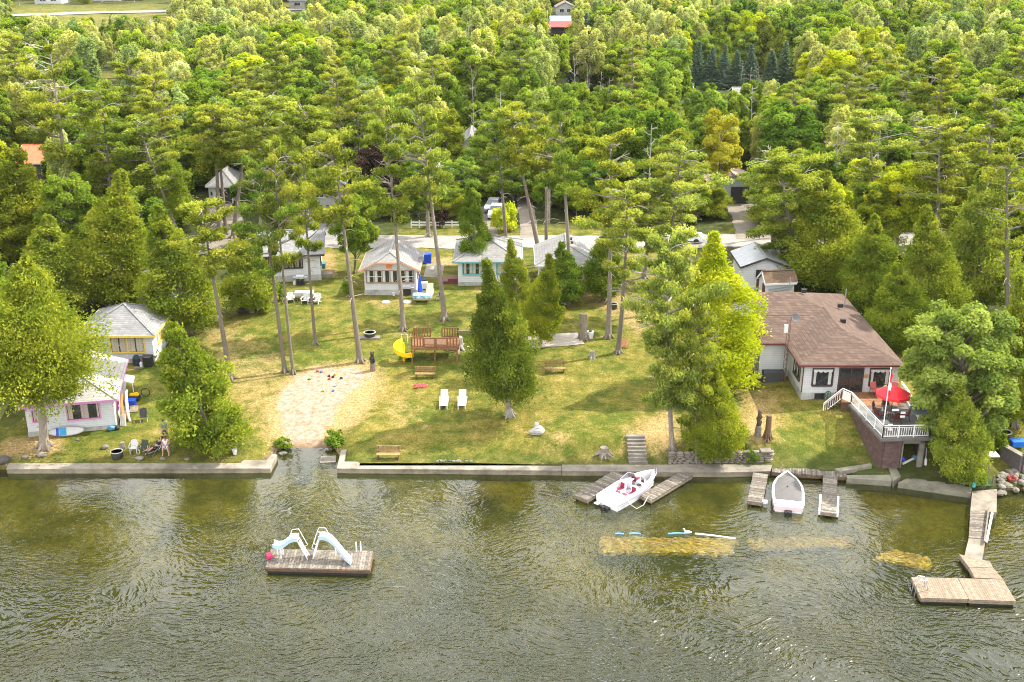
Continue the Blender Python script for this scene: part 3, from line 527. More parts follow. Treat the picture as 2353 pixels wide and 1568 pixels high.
hero('goldshrub', 0, (1160, 535), (1160, 470), 'yellow green shrub by the parked cars', 78); hero('redshrub', 0, (1012, 522), (1010, 475), 'dark red shrub beside the road', 48); hero('shrub', 0, (1640, 445), (1620, 405), 'shrub against the rusty roofed garage', 40)
hero('shrub', 0, (800, 680), (800, 640), 'dark shrub at the left corner of the orange trimmed cottage', 34); hero('shrub', 0, (1510, 700), (1508, 640), 'dark shrub behind the front pines', 60); hero('shrub', 0, (650, 1030), (652, 1006), 'weedy clump on the left edge of the sand mouth', 52); hero('shrub', 0, (765, 1028), (768, 992), 'weedy clump on the right edge of the sand mouth', 66); hero('shrub', 0, (1728, 1062), (1728, 1036), 'small round shrub before the stone retaining wall', 40); hero('shrub', 0, (2257, 1120), (2257, 1080), 'small shrub in the wire planter by the pier', 34); hero('shrub', 0, (2300, 1040), (2300, 990), 'wispy shrub on the neighbour lawn', 50); hero('shrub', 0, (640, 690), (640, 650), 'low bush against the black trimmed cottage', 44)
hero('bare', 1, (1090, 380), (1088, 160), 'bare white birch standing up out of the woods', 60); hero('bare', 0, (1148, 330), (1148, 210), 'thin bare birch right of the white birch', 26)
for i, (b, t) in enumerate((((1330, 330), (1325, 130)), ((1350, 340), (1352, 150)), ((1378, 340), (1385, 165)), ((1400, 345), (1405, 180)), ((1300, 340), (1302, 190)))):
    hero('bare', i, b, t, 'bare white birch in the row above the middle woods', 42, group='bare birches')
for i, (b, t) in enumerate((((1600, 200), (1607, 92)), ((1628, 202), (1640, 105)), ((1660, 204), (1668, 100)), ((1690, 203), (1695, 112)), ((1722, 200), (1728, 98)), ((1770, 198), (1775, 110)), ((1800, 196), (1808, 90)))):
    hero('spruce', i, b, t, 'blue green spruce in the row among the right woods', 48, group='row of blue spruces')
for i, (b, t) in enumerate((((420, 52), (425, -8)), ((478, 48), (470, 2)), ((508, 50), (500, 0)), ((545, 62), (550, 20)))): hero('spruce', i, b, t, 'blue green spruce near the far road', 34, group='spruces by the far road')
for i, (b, t) in enumerate((((1700, 205), (1712, 140)), ((1740, 205), (1745, 150)), ((1725, 215), (1728, 155)))): hero('bare', i, b, t, 'leafless grey tree in front of the blue spruces', 34, group='leafless trees before the spruces')
for i, (px, py, h_, kd_) in enumerate(((850, 512, 6, 'leaf'), (905, 498, 5, 'wildcedar'), (930, 482, 7, 'leaf'), (962, 500, 4, 'leaf'), (1035, 498, 5, 'wildcedar'), (1062, 480, 7, 'leaf'), (1085, 505, 4, 'leaf'), (1262, 498, 6, 'leaf'), (1292, 478, 7, 'wildcedar'), (1325, 503, 5, 'leaf'), (1365, 490, 7, 'leaf'), (1405, 500, 5, 'lime'), (1450, 485, 7, 'leaf'), (1495, 508, 5, 'wildcedar'), (1540, 490, 7, 'leaf'), (1600, 515, 5, 'leaf'), (1640, 500, 5, 'wildcedar'), (1180, 470, 6, 'leaf'), (1245, 460, 7, 'wildcedar'), (690, 500, 7, 'leaf'), (655, 530, 5, 'wildcedar'), (570, 520, 6, 'leaf'), (1768, 520, 7, 'wildcedar'), (1775, 490, 8, 'leaf'))):
    tree(kd_, i, G(px, py), h_, 1.25, label='small leafy tree screening the far side of the road', group='small trees along the road')
# ------------------------------------------------------------------ woods
# places kept open: (left, top, right, bottom) of what is seen there and how far back it stands
KEEP = [(38, 345, 100, 412, 166), (480, 405, 545, 520, 150), (715, 400, 740, 430, 150), (965, 420, 990, 436, 160), (1040, 350, 1085, 385, 180), (1112, 455, 1160, 500, 150), (1105, 490, 1130, 545, 140), (1190, 440, 1250, 550, 140), (1622, 385, 1735, 500, 150), (1680, 490, 1735, 550, 140),
        (1263, 14, 1312, 78, 450), (1585, 95, 1820, 182, 260), (2222, 120, 2242, 142, 330), (945, 510, 1110, 550, 138), (30, 16, 400, 34, 520), (1080, 160, 1098, 220, 200), (1290, 130, 1410, 190, 230), (655, 4, 700, 20, 480), (235, 170, 285, 190, 320), (1260, 420, 1420, 545, 138)]
BOXES = [(G(x, y), r) for x, y, r in ((110, 400, 7), (515, 465, 5), (725, 455, 5), (975, 430, 6), (1062, 385, 6), (1678, 460, 7), (1135, 480, 5), (1285, 80, 9), (1560, 200, 8), (1710, 240, 6), (2230, 160, 8), (1745, 640, 7), (1865, 720, 14), (670, 620, 8), (900, 640, 8), (1110, 620, 7), (1310, 630, 8), (320, 680, 4), (100, 30, 14), (240, 20, 12), (660, 12, 12), (1015, 20, 10))]
roadl = [(p.x, p.y) for p in road_pts] + [(G(*q).x, G(*q).y) for q in ((757, 545), (748, 520), (735, 488), (521, 535), (512, 490), (1113, 515), (1130, 490), (1214, 510), (1206, 470), (1722, 505), (1705, 480))]
def seg_d(x, y):
    d = 1e9
    for a, b in zip(road_pts, road_pts[1:]):
        e = b - a; u = max(0, min(1, ((x - a.x) * e.x + (y - a.y) * e.y) / (e.x ** 2 + e.y ** 2))); d = min(d, math.hypot(x - a.x - u * e.x, y - a.y - u * e.y))
    for q in roadl: d = min(d, math.hypot(x - q[0], y - q[1]) + .6)
    return d
def blocked(x, y, z, h, w):
    px, pb = proj(x, y, z); _, pt = proj(x, y, z + h); hw = w * FOC / (y * cT + 36 * sT)
    for l, t, r_, b, Y in KEEP:
        if y < Y and px + hw > l and px - hw < r_ and pt < b - 4 and pb > t: return True
    return False
from mathutils import noise as mnoise
placed = []; Y = 82.0
while Y < 980:
    st = 4.6 if Y < 190 else (5.9 if Y < 300 else 7.0); halfw = Y * .52 + 14 if Y > 112 else Y * .5 + 32; x = -halfw
    while x < halfw:
        px = x + rng.uniform(-.42, .42) * st; py = Y + rng.uniform(-.42, .42) * st; x += st
        qx, qy = proj(px, py, gz(px, py))
        if Y < 112 and -90 < qx < 2450: continue
        if Y < 138 and -5 < qx < 2353 and not (qx < 190 or qx > 1890 or (qx < 560 and qy < 610) or (qx > 1480 and qx < 1700 and qy < 545)): continue
        if Y > 400 and qx < 450 and 8 < qy < 46 and rng.random() < .72: continue
        if Y > 400 and qx < 520 and -5 < qy < 66 and rng.random() < .6: continue
        if 195 < qx < 300 and 160 < qy < 192: continue
        if seg_d(px, py) < 4.6 or any(math.hypot(px - c.x, py - c.y) < r_ for c, r_ in BOXES): continue
        n_ = mnoise.noise((px * .02, py * .02, 3)); m_ = mnoise.noise((px * .05, py * .05, 9)); u = rng.random(); far = (Y - 150) / 300
        if u < .03: kind = 'bare'
        elif Y < 185: kind = 'pine' if u < .16 else 'wildcedar' if u < .36 + .2 * (m_ > .1) else 'lime' if u < .68 and n_ > .12 else 'leaf' if u < .9 else 'aspen'
        else: kind = 'aspen' if u < .34 + .4 * far + n_ * .8 else 'leaf' if u < .72 else 'lime' if u < .84 else 'wildcedar' if u < .92 else 'cedar' if u < .97 else 'spruce'
        h = dict(pine=rng.uniform(13, 18), wildcedar=rng.uniform(7, 11), cedar=rng.uniform(6, 10), leaf=rng.uniform(8, 13), lime=rng.uniform(8, 12), aspen=rng.uniform(9, 13.5), spruce=rng.uniform(7, 11), bare=rng.uniform(9, 13))[kind]
        w = dict(pine=2.4, aspen=1.6, bare=1.).get(kind, 2.6); z = gz(px, py)
        if Y > 190: h *= 1.18
        if blocked(px, py, z, h, w):
            h *= .45; kind = 'wildcedar' if kind == 'pine' else kind
            if blocked(px, py, z, h, w * .5): continue
        placed.append((px, py, z - .1, kind, h, rng.random(), qx))
    Y += st * .93
near = [p for p in placed if -60 < p[6] < 2410]; near.sort(key=lambda p: p[1]); NEAR = near[:470]; nset = set(id(p) for p in NEAR); rest = [p for p in placed if id(p) not in nset]
WL = dict(pine='dark pine standing up out of the dense woods', wildcedar='olive cedar in the dense woods', cedar='pointed dark cedar in the dense woods', leaf='leafy green tree in the dense woods', lime='yellow green leafy tree in the dense woods', aspen='pale slender aspen in the dense woods', spruce='small spruce in the dense woods', bare='bare pale tree in the dense woods')
WG = dict(pine='pines in the woods', wildcedar='olive cedars in the woods', cedar='dark cedars in the woods', leaf='green leafy trees in the woods', lime='yellow green trees in the woods', aspen='aspens in the woods', spruce='spruces in the woods', bare='bare trees in the woods')
for x, y, z, kind, h, u, qx in NEAR: tree(kind, int(u * 97), (x, y, z), h, rng.uniform(.9, 1.25), label=WL[kind], group=WG[kind], tilt=rng.uniform(-.05, .02), tilty=rng.uniform(-.03, .03))
# the rest of the woods: one body of trees too many to count
kinds = ['wildcedar', 'cedar', 'leaf', 'lime', 'aspen', 'spruce', 'bare', 'pine']; src = []
def joined(kind, i):
    tm, cm, h0 = PROTO[kind][i % len(PROTO[kind])]
    if cm is None: me = tm
    else:
        import bmesh
        bm = bmesh.new(); bm.from_mesh(tm); nf = len(bm.faces); bm.from_mesh(cm); bm.faces.ensure_lookup_table()
        for f in bm.faces[nf:]: f.material_index = 1
        me = bpy.data.meshes.new('woodland_tree'); bm.to_mesh(me); bm.free(); me.materials.append(tm.materials[0]); me.materials.append(cm.materials[0])
    return bpy.data.objects.new('woodland_tree', me), h0
variants = []
for k_ in kinds:
    for i in range(len(PROTO[k_])): variants.append((k_, i, *joined(k_, i)))
pts = []; kd = []; scl = []; rot = []
for x, y, z, kind, h, u, qx in rest:
    c = [j for j, v in enumerate(variants) if v[0] == kind]; j = c[int(u * 97) % len(c)]; s = h / variants[j][3]; w = rng.uniform(.95, 1.35); pts.append((x, y, z)); kd.append(j); scl.append((s * w, s * w, s)); rot.append((rng.uniform(-.05, .05), rng.uniform(-.05, .05), rng.uniform(0, 6.28)))
me = bpy.data.meshes.new('distant_woods'); me.from_pydata(pts, [], [])
a = me.attributes.new('kind', 'INT', 'POINT'); a.data.foreach_set('value', kd)
a = me.attributes.new('size', 'FLOAT_VECTOR', 'POINT'); a.data.foreach_set('vector', np.array(scl, np.float32).ravel()); a = me.attributes.new('turn', 'FLOAT_VECTOR', 'POINT'); a.data.foreach_set('vector', np.array(rot, np.float32).ravel())
dw = S('distant_woods', me, kind='stuff', label='mass of leafy woods stretching back behind the road to the far fields')
gn = bpy.data.node_groups.new('woods', 'GeometryNodeTree'); gn.interface.new_socket('Geometry', in_out='INPUT', socket_type='NodeSocketGeometry'); gn.interface.new_socket('Geometry', in_out='OUTPUT', socket_type='NodeSocketGeometry')
gi = gn.nodes.new('NodeGroupInput'); go = gn.nodes.new('NodeGroupOutput'); jn = gn.nodes.new('GeometryNodeJoinGeometry')
def named(nm, ty): x = gn.nodes.new('GeometryNodeInputNamedAttribute'); x.data_type = ty; x.inputs['Name'].default_value = nm; return x.outputs[0]
ak, asz, at_ = named('kind', 'INT'), named('size', 'FLOAT_VECTOR'), named('turn', 'FLOAT_VECTOR')
for j, v in enumerate(variants):
    cp = gn.nodes.new('FunctionNodeCompare'); cp.data_type = 'INT'; cp.operation = 'EQUAL'; ins = [s for s in cp.inputs if s.type == 'INT']; gn.links.new(ak, ins[0]); ins[1].default_value = j
    oi = gn.nodes.new('GeometryNodeObjectInfo'); oi.inputs['Object'].default_value = v[2]; oi.inputs['As Instance'].default_value = True
    ip = gn.nodes.new('GeometryNodeInstanceOnPoints'); gn.links.new(gi.outputs[0], ip.inputs['Points']); gn.links.new(cp.outputs[0], ip.inputs['Selection']); gn.links.new(oi.outputs['Geometry'], ip.inputs['Instance']); gn.links.new(at_, ip.inputs['Rotation']); gn.links.new(asz, ip.inputs['Scale']); gn.links.new(ip.outputs[0], jn.inputs[0])
gn.links.new(jn.outputs[0], go.inputs[0]); md = dw.modifiers.new('woods', 'NODES'); md.node_group = gn
print('WOODS', len(NEAR), len(rest))
# ------------------------------------------------------------------ buildings
ROT = {'f': 0.0, 'r': R(90), 'l': R(-90), 'b': R(180)}
def fmat(x, y, z, face): return Matrix.Translation((x, y, z)) @ Matrix.Rotation(ROT[face], 4, 'Z')
def win(par, x, y, z, w, h, face='f', fm=WHITE, nx=1, ny=1, curt=None, ft=.09, pane=GLASS, span=(.0, 1.0), name='window', label=None):
    m = MB(); m.M = fmat(x, y, z, face); t = ft
    m.box(-t, 0, -.07, .0, -t, h + t); m.box(w, w + t, -.07, .0, -t, h + t); m.box(0, w, -.07, .0, h, h + t); m.box(-.04, w + .04, -.11, .0, -t - .03, 0)
    for i in range(1, nx): m.box(w * i / nx - t * .45, w * i / nx + t * .45, -.06, .0, 0, h)
    for j in range(1, ny): m.box(0, w, -.052, .0, h * j / ny - .025, h * j / ny + .025)
    f = P(name, m, fm, par, label); p = MB(); p.M = fmat(x, y, z, face); p.box(-.01, w + .01, -.014, -.002, -.01, h + .01); P('pane', p, pane, f)
    if curt:
        c = MB(); c.M = fmat(x, y, z, face)
        for i in range(nx):
            a0 = w * i / nx + t * .5; a1 = w * (i + 1) / nx - t * .5
            for s0, s1 in ((a0, a0 + (a1 - a0) * span[0]), (a0 + (a1 - a0) * span[1], a1)) if span != (0., 1.) else ((a0, a1),):
                n = max(2, int((s1 - s0) / .09)); vs = []
                for q in range(n + 1): vs += [(s0 + (s1 - s0) * q / n, -.018 - .018 * (q % 2), .03), (s0 + (s1 - s0) * q / n, -.018 - .018 * (q % 2), h - .02)]
                for q in range(n): c.add(vs[2 * q:2 * q + 4], [(0, 2, 3, 1)], rng.random())
        if c.v: P('curtain', c, curt, f)
    return f
def roof_faces(x0, x1, y0, y1, ze, rise, axis='y', c0=0., c1=0.):
    sw = axis == 'x'
    if sw: x0, x1, y0, y1 = y0, y1, x0, x1
    hw = (x1 - x0) / 2; xm = (x0 + x1) / 2; v = []; idx = {}
    def V(x, y, z):
        q = (round(x, 4), round(y, 4), round(z, 4))
        if q not in idx: idx[q] = len(v); v.append(q)
        return idx[q]
    F = [V(x0, y0, ze), V(x0 + hw * c0, y0, ze + rise * c0), V(x1 - hw * c0, y0, ze + rise * c0), V(x1, y0, ze)]; B = [V(x0, y1, ze), V(x0 + hw * c1, y1, ze + rise * c1), V(x1 - hw * c1, y1, ze + rise * c1), V(x1, y1, ze)]
    A = V(xm, y0 + hw * (1 - c0), ze + rise); A2 = V(xm, y1 - hw * (1 - c1), ze + rise)
    def cl(f):
        o = []
        for i in f:
            if i not in o: o.append(i)
        return o
    fs = [cl([F[0], F[1], A, A2, B[1], B[0]])[::1], cl([F[3], B[3], B[2], A2, A, F[2]])]
    if c0 < 1: fs.append(cl([F[1], F[2], A]))
    if c1 < 1: fs.append(cl([B[2], B[1], A2]))
    if sw: v = [(b, a, c) for a, b, c in v]
    out = []
    for f in fs:
        n = Vector((0, 0, 0))
        for i in range(len(f)): a, b = Vector(v[f[i]]), Vector(v[f[(i + 1) % len(f)]]); n += a.cross(b)
        out.append(f if n.z > 0 else f[::-1])
    return v, out
def roof(par, x0, x1, y0, y1, ze, rise, mat, axis='y', c0=0., c1=0., th=.13, fascia=None, name='roof', caps=True):
    v, f = roof_faces(x0, x1, y0, y1, ze, rise, axis, c0, c1); m = MB(); m.shell(v, f, th); r = P(name, m, mat, par)
    if caps:
        k = MB(); top = ze + rise
        for fa in f:
            for i in range(len(fa)):
                a, b = v[fa[i]], v[fa[(i + 1) % len(fa)]]
                if (a[2] > top - .01 or b[2] > top - .01) and fa[i] < fa[(i + 1) % len(fa)] and abs(Vector(a).z + Vector(b).z) > 0:
                    if not (abs(a[1] - y0) < .01 and abs(b[1] - y0) < .01): k.bar(Vector(a) + Vector((0, 0, .02)), Vector(b) + Vector((0, 0, .02)), .22, .05)
        if k.v: P('ridge_cap', k, mat, r)
    if fascia:
        k = MB(); es = {}
        for fa in f:
            for i in range(len(fa)): es[(fa[i], fa[(i + 1) % len(fa)])] = 1
        cx = (x0 + x1) / 2; cy = (y0 + y1) / 2
        for a, b in es:
            if (b, a) not in es:
                p, q = Vector(v[a]), Vector(v[b]); d = (q - p).normalized(); o = Vector((d.y, -d.x, 0)) * .015; k.bar(p + o + Vector((0, 0, -.09)), q + o + Vector((0, 0, -.09)), .03, .2)
        P('fascia', k, fascia, r)
    return r
def house(name, label, base, rz, w, d, h, wallm, roofm, rise, axis='y', c0=0., c1=0., oh=.4, fnd=.45, fascia=None, group=None, gable=None, fm=CONCG, z=None, cat='cottage'):
    p = base.copy(); p.z = (gz(p.x, p.y) if z is None else z); o = T(name, label, cat, p, rz, group)
    m = MB(); m.box(0, w, 0, d, fnd, h); sl = rise / ((w / 2 + oh) if axis == 'y' else (d / 2 + oh)); ez = h - oh * sl * 0 + .02
    if axis == 'y':
        top = h - .1 + (w / 2) * sl
        for yy, c in ((0, c0), (d, c1)):
            if c > .05:
                pl = [(0, h - .01)]; cz = ez + rise * c - .14; hx = (w / 2 + oh) * c - oh
                pl += [(max(hx, .01), cz), (w - max(hx, .01), cz)] if c < 1 else [(w / 2, ez + rise - .14)]
                pl += [(w, h - .01)]; a0, a1 = (yy, yy + .1) if yy == 0 else (yy - .1, yy); n = len(pl)
                m.add([(q[0], a0, q[1]) for q in pl] + [(q[0], a1, q[1]) for q in pl], [tuple(range(n)), tuple(reversed(range(n, 2 * n)))] + [(i, n + i, n + (i + 1) % n, (i + 1) % n) for i in range(n)])
    else:
        for xx, c in ((0, c0), (w, c1)):
            if c > .05:
                pl = [(0, h - .01), (d / 2, ez + rise - .14), (d, h - .01)]; a0, a1 = (xx, xx + .1) if xx == 0 else (xx - .1, xx)
                m.add([(a0, *q) for q in pl] + [(a1, *q) for q in pl], [(2, 1, 0), (3, 4, 5), (0, 1, 4, 3), (1, 2, 5, 4), (2, 0, 3, 5)])
    P('wall', m, wallm, o)
    if fnd: f = MB(); f.box(-.04, w + .04, -.04, d + .04, -1.2, fnd); P('foundation', f, fm, o)
    r = roof(o, -oh, w + oh, -oh, d + oh, ez, rise, roofm, axis, c0, c1, fascia=fascia); o['_'] = 0; del o['_']
    return o
SIDW = siding('white_lap_siding', (.58, .59, .60)); SIDP = siding('aged_white_siding', (.56, .57, .56), .25)
SHG = shingle('pale_grey_shingles', (.17, .167, .163), (.22, .215, .21)); SHD = shingle('grey_shingles', (.15, .15, .155), (.21, .21, .21)); SHB = shingle('brown_red_shingles', (.075, .050, .040), (.13, .088, .068), (.10, .07, .055), .35); SHL = shingle('light_tan_shingles', (.27, .26, .24), (.34, .325, .30), (.35, .34, .3), .3)
PINK = M('pink_trim', (.55, .25, .45), .5); YEL = M('yellow_trim', (.72, .52, .10), .5); ORG = M('orange_trim', (.58, .22, .08), .5, .1); TEAL = M('teal_trim', (.13, .32, .33), .5); TAUPE = M('taupe_frames', (.30, .21, .18), .5); MAROON = M('maroon_paint', (.12, .03, .028), .55); BLUE = M('blue_plastic', (.012, .07, .50), .4, .1); RED = M('red_cloth', (.72, .02, .035), .7, .12); PINKRED = M('faded_red_cushion', (.48, .13, .11), .8)
LOGW = siding('dark_log_wall', (.13, .12, .12), .3); GARG = siding('grey_green_board', (.30, .34, .33), .3)
def ang(a, b): return math.atan2(b.y - a.y, b.x - a.x)
# left front cottage with pink trim
a, b = G(67, 1004), G(268, 984); rz = ang(a, b); w = (b - a).length
o = house('cottage', 'white cottage with pink window trim nearest the left seawall', a, rz, w, 7.6, 2.75, SIDW, SHL, 1.3, 'y', 0., 1., .35, .5, PINK, 'white cottages', z=min(a.z, b.z) - .1)
win(o, w * .47, 0, 1.25, w * .36, 1.25, 'f', PINK, 2, 1, CURT, .1, span=(.3, .88)); win(o, .5, 0, 1.35, .9, .9, 'f', PINK, 1, 1, CURT); win(o, w, 1.1, 1.2, 1.1, 1.0, 'r', PINK, 2, 1, None)
m = MB(); m.M = fmat(w, 4.0, .5, 'r'); m.box(0, .95, -.06, 0, 0, 2.0); dr = P('door', m, WHITE, o); m = MB(); m.M = fmat(w, 4.0, .5, 'r'); m.box(.8, .86, -.12, -.06, .95, 1.0); P('handle', m, STEEL, dr)
m = MB(); m.M = fmat(w, 4.6, 0, 'r'); m.add([(0, -.0, 2.25), (1.5, -.0, 2.25), (1.5, -1.0, 1.95), (0, -1.0, 1.95), (0, -.0, 2.30), (1.5, -.0, 2.30), (1.5, -1.0, 2.0), (0, -1.0, 2.0)], [(0, 3, 2, 1), (4, 5, 6, 7), (3, 7, 6, 2), (0, 4, 7, 3), (1, 2, 6, 5)]); m.box(0, .05, -.95, -.9, 1.2, 1.98); P('awning', m, WHITE, o)
CA = (a, rz, w)
# left back cottage, yellow trim
a, b = G(193, 835), G(355, 833); rz = ang(a, b); w = (b - a).length
o = house('cottage', 'white cottage with yellow window trim and grey hip roof', a, rz, w, 6.2, 2.7, SIDW, SHD, 1.75, 'y', 0., 0., .45, .35, YEL, 'white cottages')
win(o, w * .42, 0, 1.05, w * .46, 1.3, 'f', YEL, 2, 1, CURT, .09, span=(.46, .54)); win(o, .5, 0, 1.5, .95, .75, 'f', M('faded_frame', (.38, .31, .16), .6), 2, 1, PALECURT, .08, span=(.2, .9)); win(o, w, 1.6, 1.2, 1.4, 1.1, 'r', YEL, 2, 1, CURT)
m = MB(); m.box(w + .05, w + .75, 4.7, 5.3, 2.35, 2.8); P('roof_box', m, TANWOOD, o); CB = (a, rz, w)
# small white building in the shade behind
a = G(292, 693); o = house('cottage', 'small white cottage shaded by trees behind the yellow trimmed cottage', a, 0, 4.6, 5, 2.9, SIDW, SHD, 1.3, 'x', 1, 1, .4, .8, WHITE, 'white cottages'); win(o, 1.0, 0, .12, .9, .5, 'f', WHITE); win(o, .8, 0, 1.6, 1.2, 1.0, 'f', WHITE, 2)
# black trimmed cottage
a, b = G(602, 650), G(738, 644); rz = ang(a, b); w = (b - a).length
o = house('cottage', 'white cottage with black trim and a wide curtained porch window', a, rz, w, 6.6, 2.95, SIDW, SHD, 1.75, 'x', 1, 1, .5, .65, DARK, 'white cottages')
win(o, .25, 0, 1.5, w * .66, 1.3, 'f', DARK, 7, 1, M('brown_curtain', (.26, .20, .14), .9, .3, 12), .07, span=(.35, .8)); m = MB(); m.box(w + .02, w + 1.2, 1.0, 2.2, .0, .3); P('step', m, CONC, o)
win(o, w, 1.0, 1.4, 1.2, 1.0, 'r', DARK, 2, 1, CURT)
# orange trimmed cottage
a, b = G(839, 678), G(957, 678); rz = ang(a, b); w = (b - a).length
o = house('cottage', 'white cottage with orange trim and clipped gable facing the lake', a, rz, w, 5.6, 2.7, SIDW, SHG, 1.55, 'y', .55, 1., .45, .55, M('salmon_trim', (.62, .34, .24), .6), 'white cottages')
win(o, w * .045, 0, 1.35, w * .91, 1.2, 'f', TAUPE, 6, 1, PALECURT, .08, span=(.38, .92)); m = MB()
for i in range(6):
    if i not in (2, 3): m.box(w * .045 + w * .91 * i / 6, w * .045 + w * .91 * (i + 1) / 6, -.065, -.04, 1.92, 1.97)
P('glazing_bar', m, WHITE, o); m = MB(); m.box(w * .43, w * .55, -.05, 0, 2.8, 3.3)
for i in range(5): m.box(w * .44 + i * w * .02, w * .45 + i * w * .02, -.07, -.05, 2.85, 3.15)
P('gable_vent', m, M('orange_paint', (.68, .25, .07), .6), o); win(o, w * .2, 0, .06, w * .2, .42, 'f', CONCG, 1, 1, None, .05)
win(o, w, 1.5, 1.3, 1.3, 1.0, 'r', TAUPE, 2); win(o, 0, 3.5, 1.3, 1.2, 1.0, 'l', TAUPE, 2); dish = MB(); dish.M = Matrix.Translation((w + .45, 1.3, 3.35)) @ Matrix.Rotation(R(55), 4, 'X') @ Matrix.Rotation(R(-20), 4, 'Y'); dish.lathe([(.02, -.12), (.2, -.09), (.36, 0), (.34, .01), (.18, -.06), (.01, -.09)], 14); P('satellite_dish', dish, M('dish_grey', (.16, .16, .17), .5), o); CC = (a, rz, w)
# teal trimmed cottage
a, b = G(1053, 657), G(1190, 657); w = (b - a).length
o = house('cottage', 'white cottage with teal trim partly behind the lone lawn cedar', a, 0, w, 7.4, 2.75, SIDW, SHG, 1.5, 'y', 0., 0., .5, .4, TEAL, 'white cottages')
win(o, .55, 0, 1.3, 2.9, 1.25, 'f', TEAL, 3, 2, CURT, .12, span=(.3, .7)); win(o, w - 2.2, 0, 1.3, 1.6, 1.25, 'f', TEAL, 2, 1, CURT); win(o, .8, 0, .08, .55, .28, 'f', STEEL, 1, 1, None, .04); m = MB(); m.box(-1.1, -.06, .6, 2.0, 0, .55); m.box(-1.7, -1.12, .6, 2.0, 0, .28); P('porch_step', m, MAROON, o)
win(o, 0, 3, 1.3, 1.2, 1.0, 'l', TEAL, 2)
# right grey cottage
a, b = G(1240, 668), G(1368, 668); w = (b - a).length
o = house('cottage', 'white cottage with tan corner post and grey roof with two vents', a, 0, w, 6.4, 2.8, SIDW, SHG, 1.35, 'y', 0., 1., .5, .35, WHITE, 'white cottages')
win(o, w * .60, 0, 1.25, w * .37, 1.25, 'f', M('tan_paint', (.55, .43, .26), .6), 2, 2, CURT, .1, span=(.3, .9)); win(o, .6, 0, 1.3, 1.6, 1.2, 'f', WHITE, 2, 1, CURT); win(o, 0, 2.5, 1.3, 1.2, 1.0, 'l', WHITE, 2)
for q in (3.6, 5.0): m = MB(); m.tube2([(w * .6, q, 3.7), (w * .6, q, 4.15), (w * .6, q, 4.16), (w * .6, q, 4.25)], [.1, .1, .2, .05], 8); P('roof_vent', m, BLACK, o)
# white garage and the little shed
MET = M('pale_metal_roof', (.28, .295, .31), .35, .15, 2, metal=.3)
a, b = G(1704, 666), G(1803, 666); w = (b - a).length; o = house('garage', 'white gabled garage with black roof edge behind the brown roofed house', a, 0, w, 5.0, 2.5, SIDW, MET, .95, 'y', 1., 1., .35, .15, DARK, cat='garage')
win(o, w * .31, 0, 1.45, w * .2, .62, 'f', DARK, 3, 1, None, .05); m = MB(); m.box(w * .33, w * .33 + .85, -.05, 0, .15, 1.33); P('door', m, MAROON, o)
a = G(1757, 694); o = house('shed', 'small white shed with mossy brown roof between garage and house', a, R(8), 2.9, 1.9, 1.9, SIDW, shingle('mossy_roof', (.11, .075, .05), (.17, .10, .065), (.09, .10, .06), .6), .95, 'x', 1., 1., .18, .1, WHITE, cat='shed')
m = MB(); m.box(-.04, 0, .2, .9, .1, 1.7); P('door', m, MAROON, o); m = MB(); [m.bar((.3, -.08, z_), (2.7, -.08, z_ + .25), .05) for z_ in (1.0, 1.3)]; [m.bar((.4 + i * .27, -.08, 1.02 + i * .027), (.4 + i * .27, -.08, 1.30 + i * .027), .035) for i in range(9)]; P('ladder', m, STEEL, o)
# brown roofed house by the sundeck
a, b = G(1841, 919), G(2047, 911); w = 7.5; zb = gz(a.x + 1, a.y + .6); HX, HY, HZ = a.x, a.y, zb
o = T('house', 'large white house with brown shingle hip roof and sundeck', 'house', (HX, HY, HZ)); yb0, yb1, xl = 4.7, 16.4, -2.45; HH = 3.1
m = MB(); m.box(0, w, 0, yb0 + .5, .55, HH); m.box(xl, w, yb0, yb1, .55, HH); m.add([(xl, yb0, HH - .01), (xl, (yb0 + yb1) / 2, HH + 2.05), (xl, yb1, HH - .01), (xl + .1, yb0, HH - .01), (xl + .1, (yb0 + yb1) / 2, HH + 2.05), (xl + .1, yb1, HH - .01)], [(2, 1, 0), (3, 4, 5), (0, 1, 4, 3), (1, 2, 5, 4), (2, 0, 3, 5)]); P('wall', m, SIDW, o)
m = MB(); m.box(-.03, w + .03, -.03, yb0, -1.5, .55); m.box(xl - .03, w + .03, yb0 - .03, yb1 + .03, -1.5, .54); P('foundation', m, CONCG, o)
oh = .5; v, f = roof_faces(xl - .3, w + .18, yb0 - oh, yb1 + oh, HH, 2.3, 'x', 1., 0.); m = MB(); m.shell(v, f, .14)
v, f = roof_faces(-oh, w + .177, -oh, yb0 + 8, HH + .004, 1.6, 'y', 0., 0.); m.shell(v, f, .14); rf = P('roof', m, SHB, o)
m = MB(); m.box(xl - .3, 2.2, 7.55, 7.62, HH + 1.05, HH + 1.24); P('ridge_flashing', m, MAROON, rf)
for x_, y_, z_ in ((4.4, 5.6, 4.5), (2.4, 11, 5.3), (5.4, 10.0, 4.3)): m = MB(); m.box(x_ - .2, x_ + .2, y_ - .15, y_ + .15, z_ - .1, z_ + .22); P('roof_vent', m, BLACK, rf)
for x_, y_, z_ in ((2.0, 14.3, 4.2), (6.4, 12.0, 3.9)): m = MB(); m.tube([(x_, y_, z_ - .5), (x_, y_, z_ + 1.3)], .05, 6); P('flue_pipe', m, STEEL, rf)
m = MB(); m.bar((-oh - .03, -oh - .03, HH - .1), (w + .2, -oh - .03, HH - .1), .05, .15); m.bar((-oh - .03, -oh, HH - .1), (-oh - .03, yb0 - oh, HH - .1), .05, .15); m.bar((xl - .3, yb0 - oh - .03, HH - .1), (-oh, yb0 - oh - .03, HH - .1), .05, .15); P('gutter', m, MAROON, o)
DB = M('dark_brown_frames', (.055, .035, .035), .5)
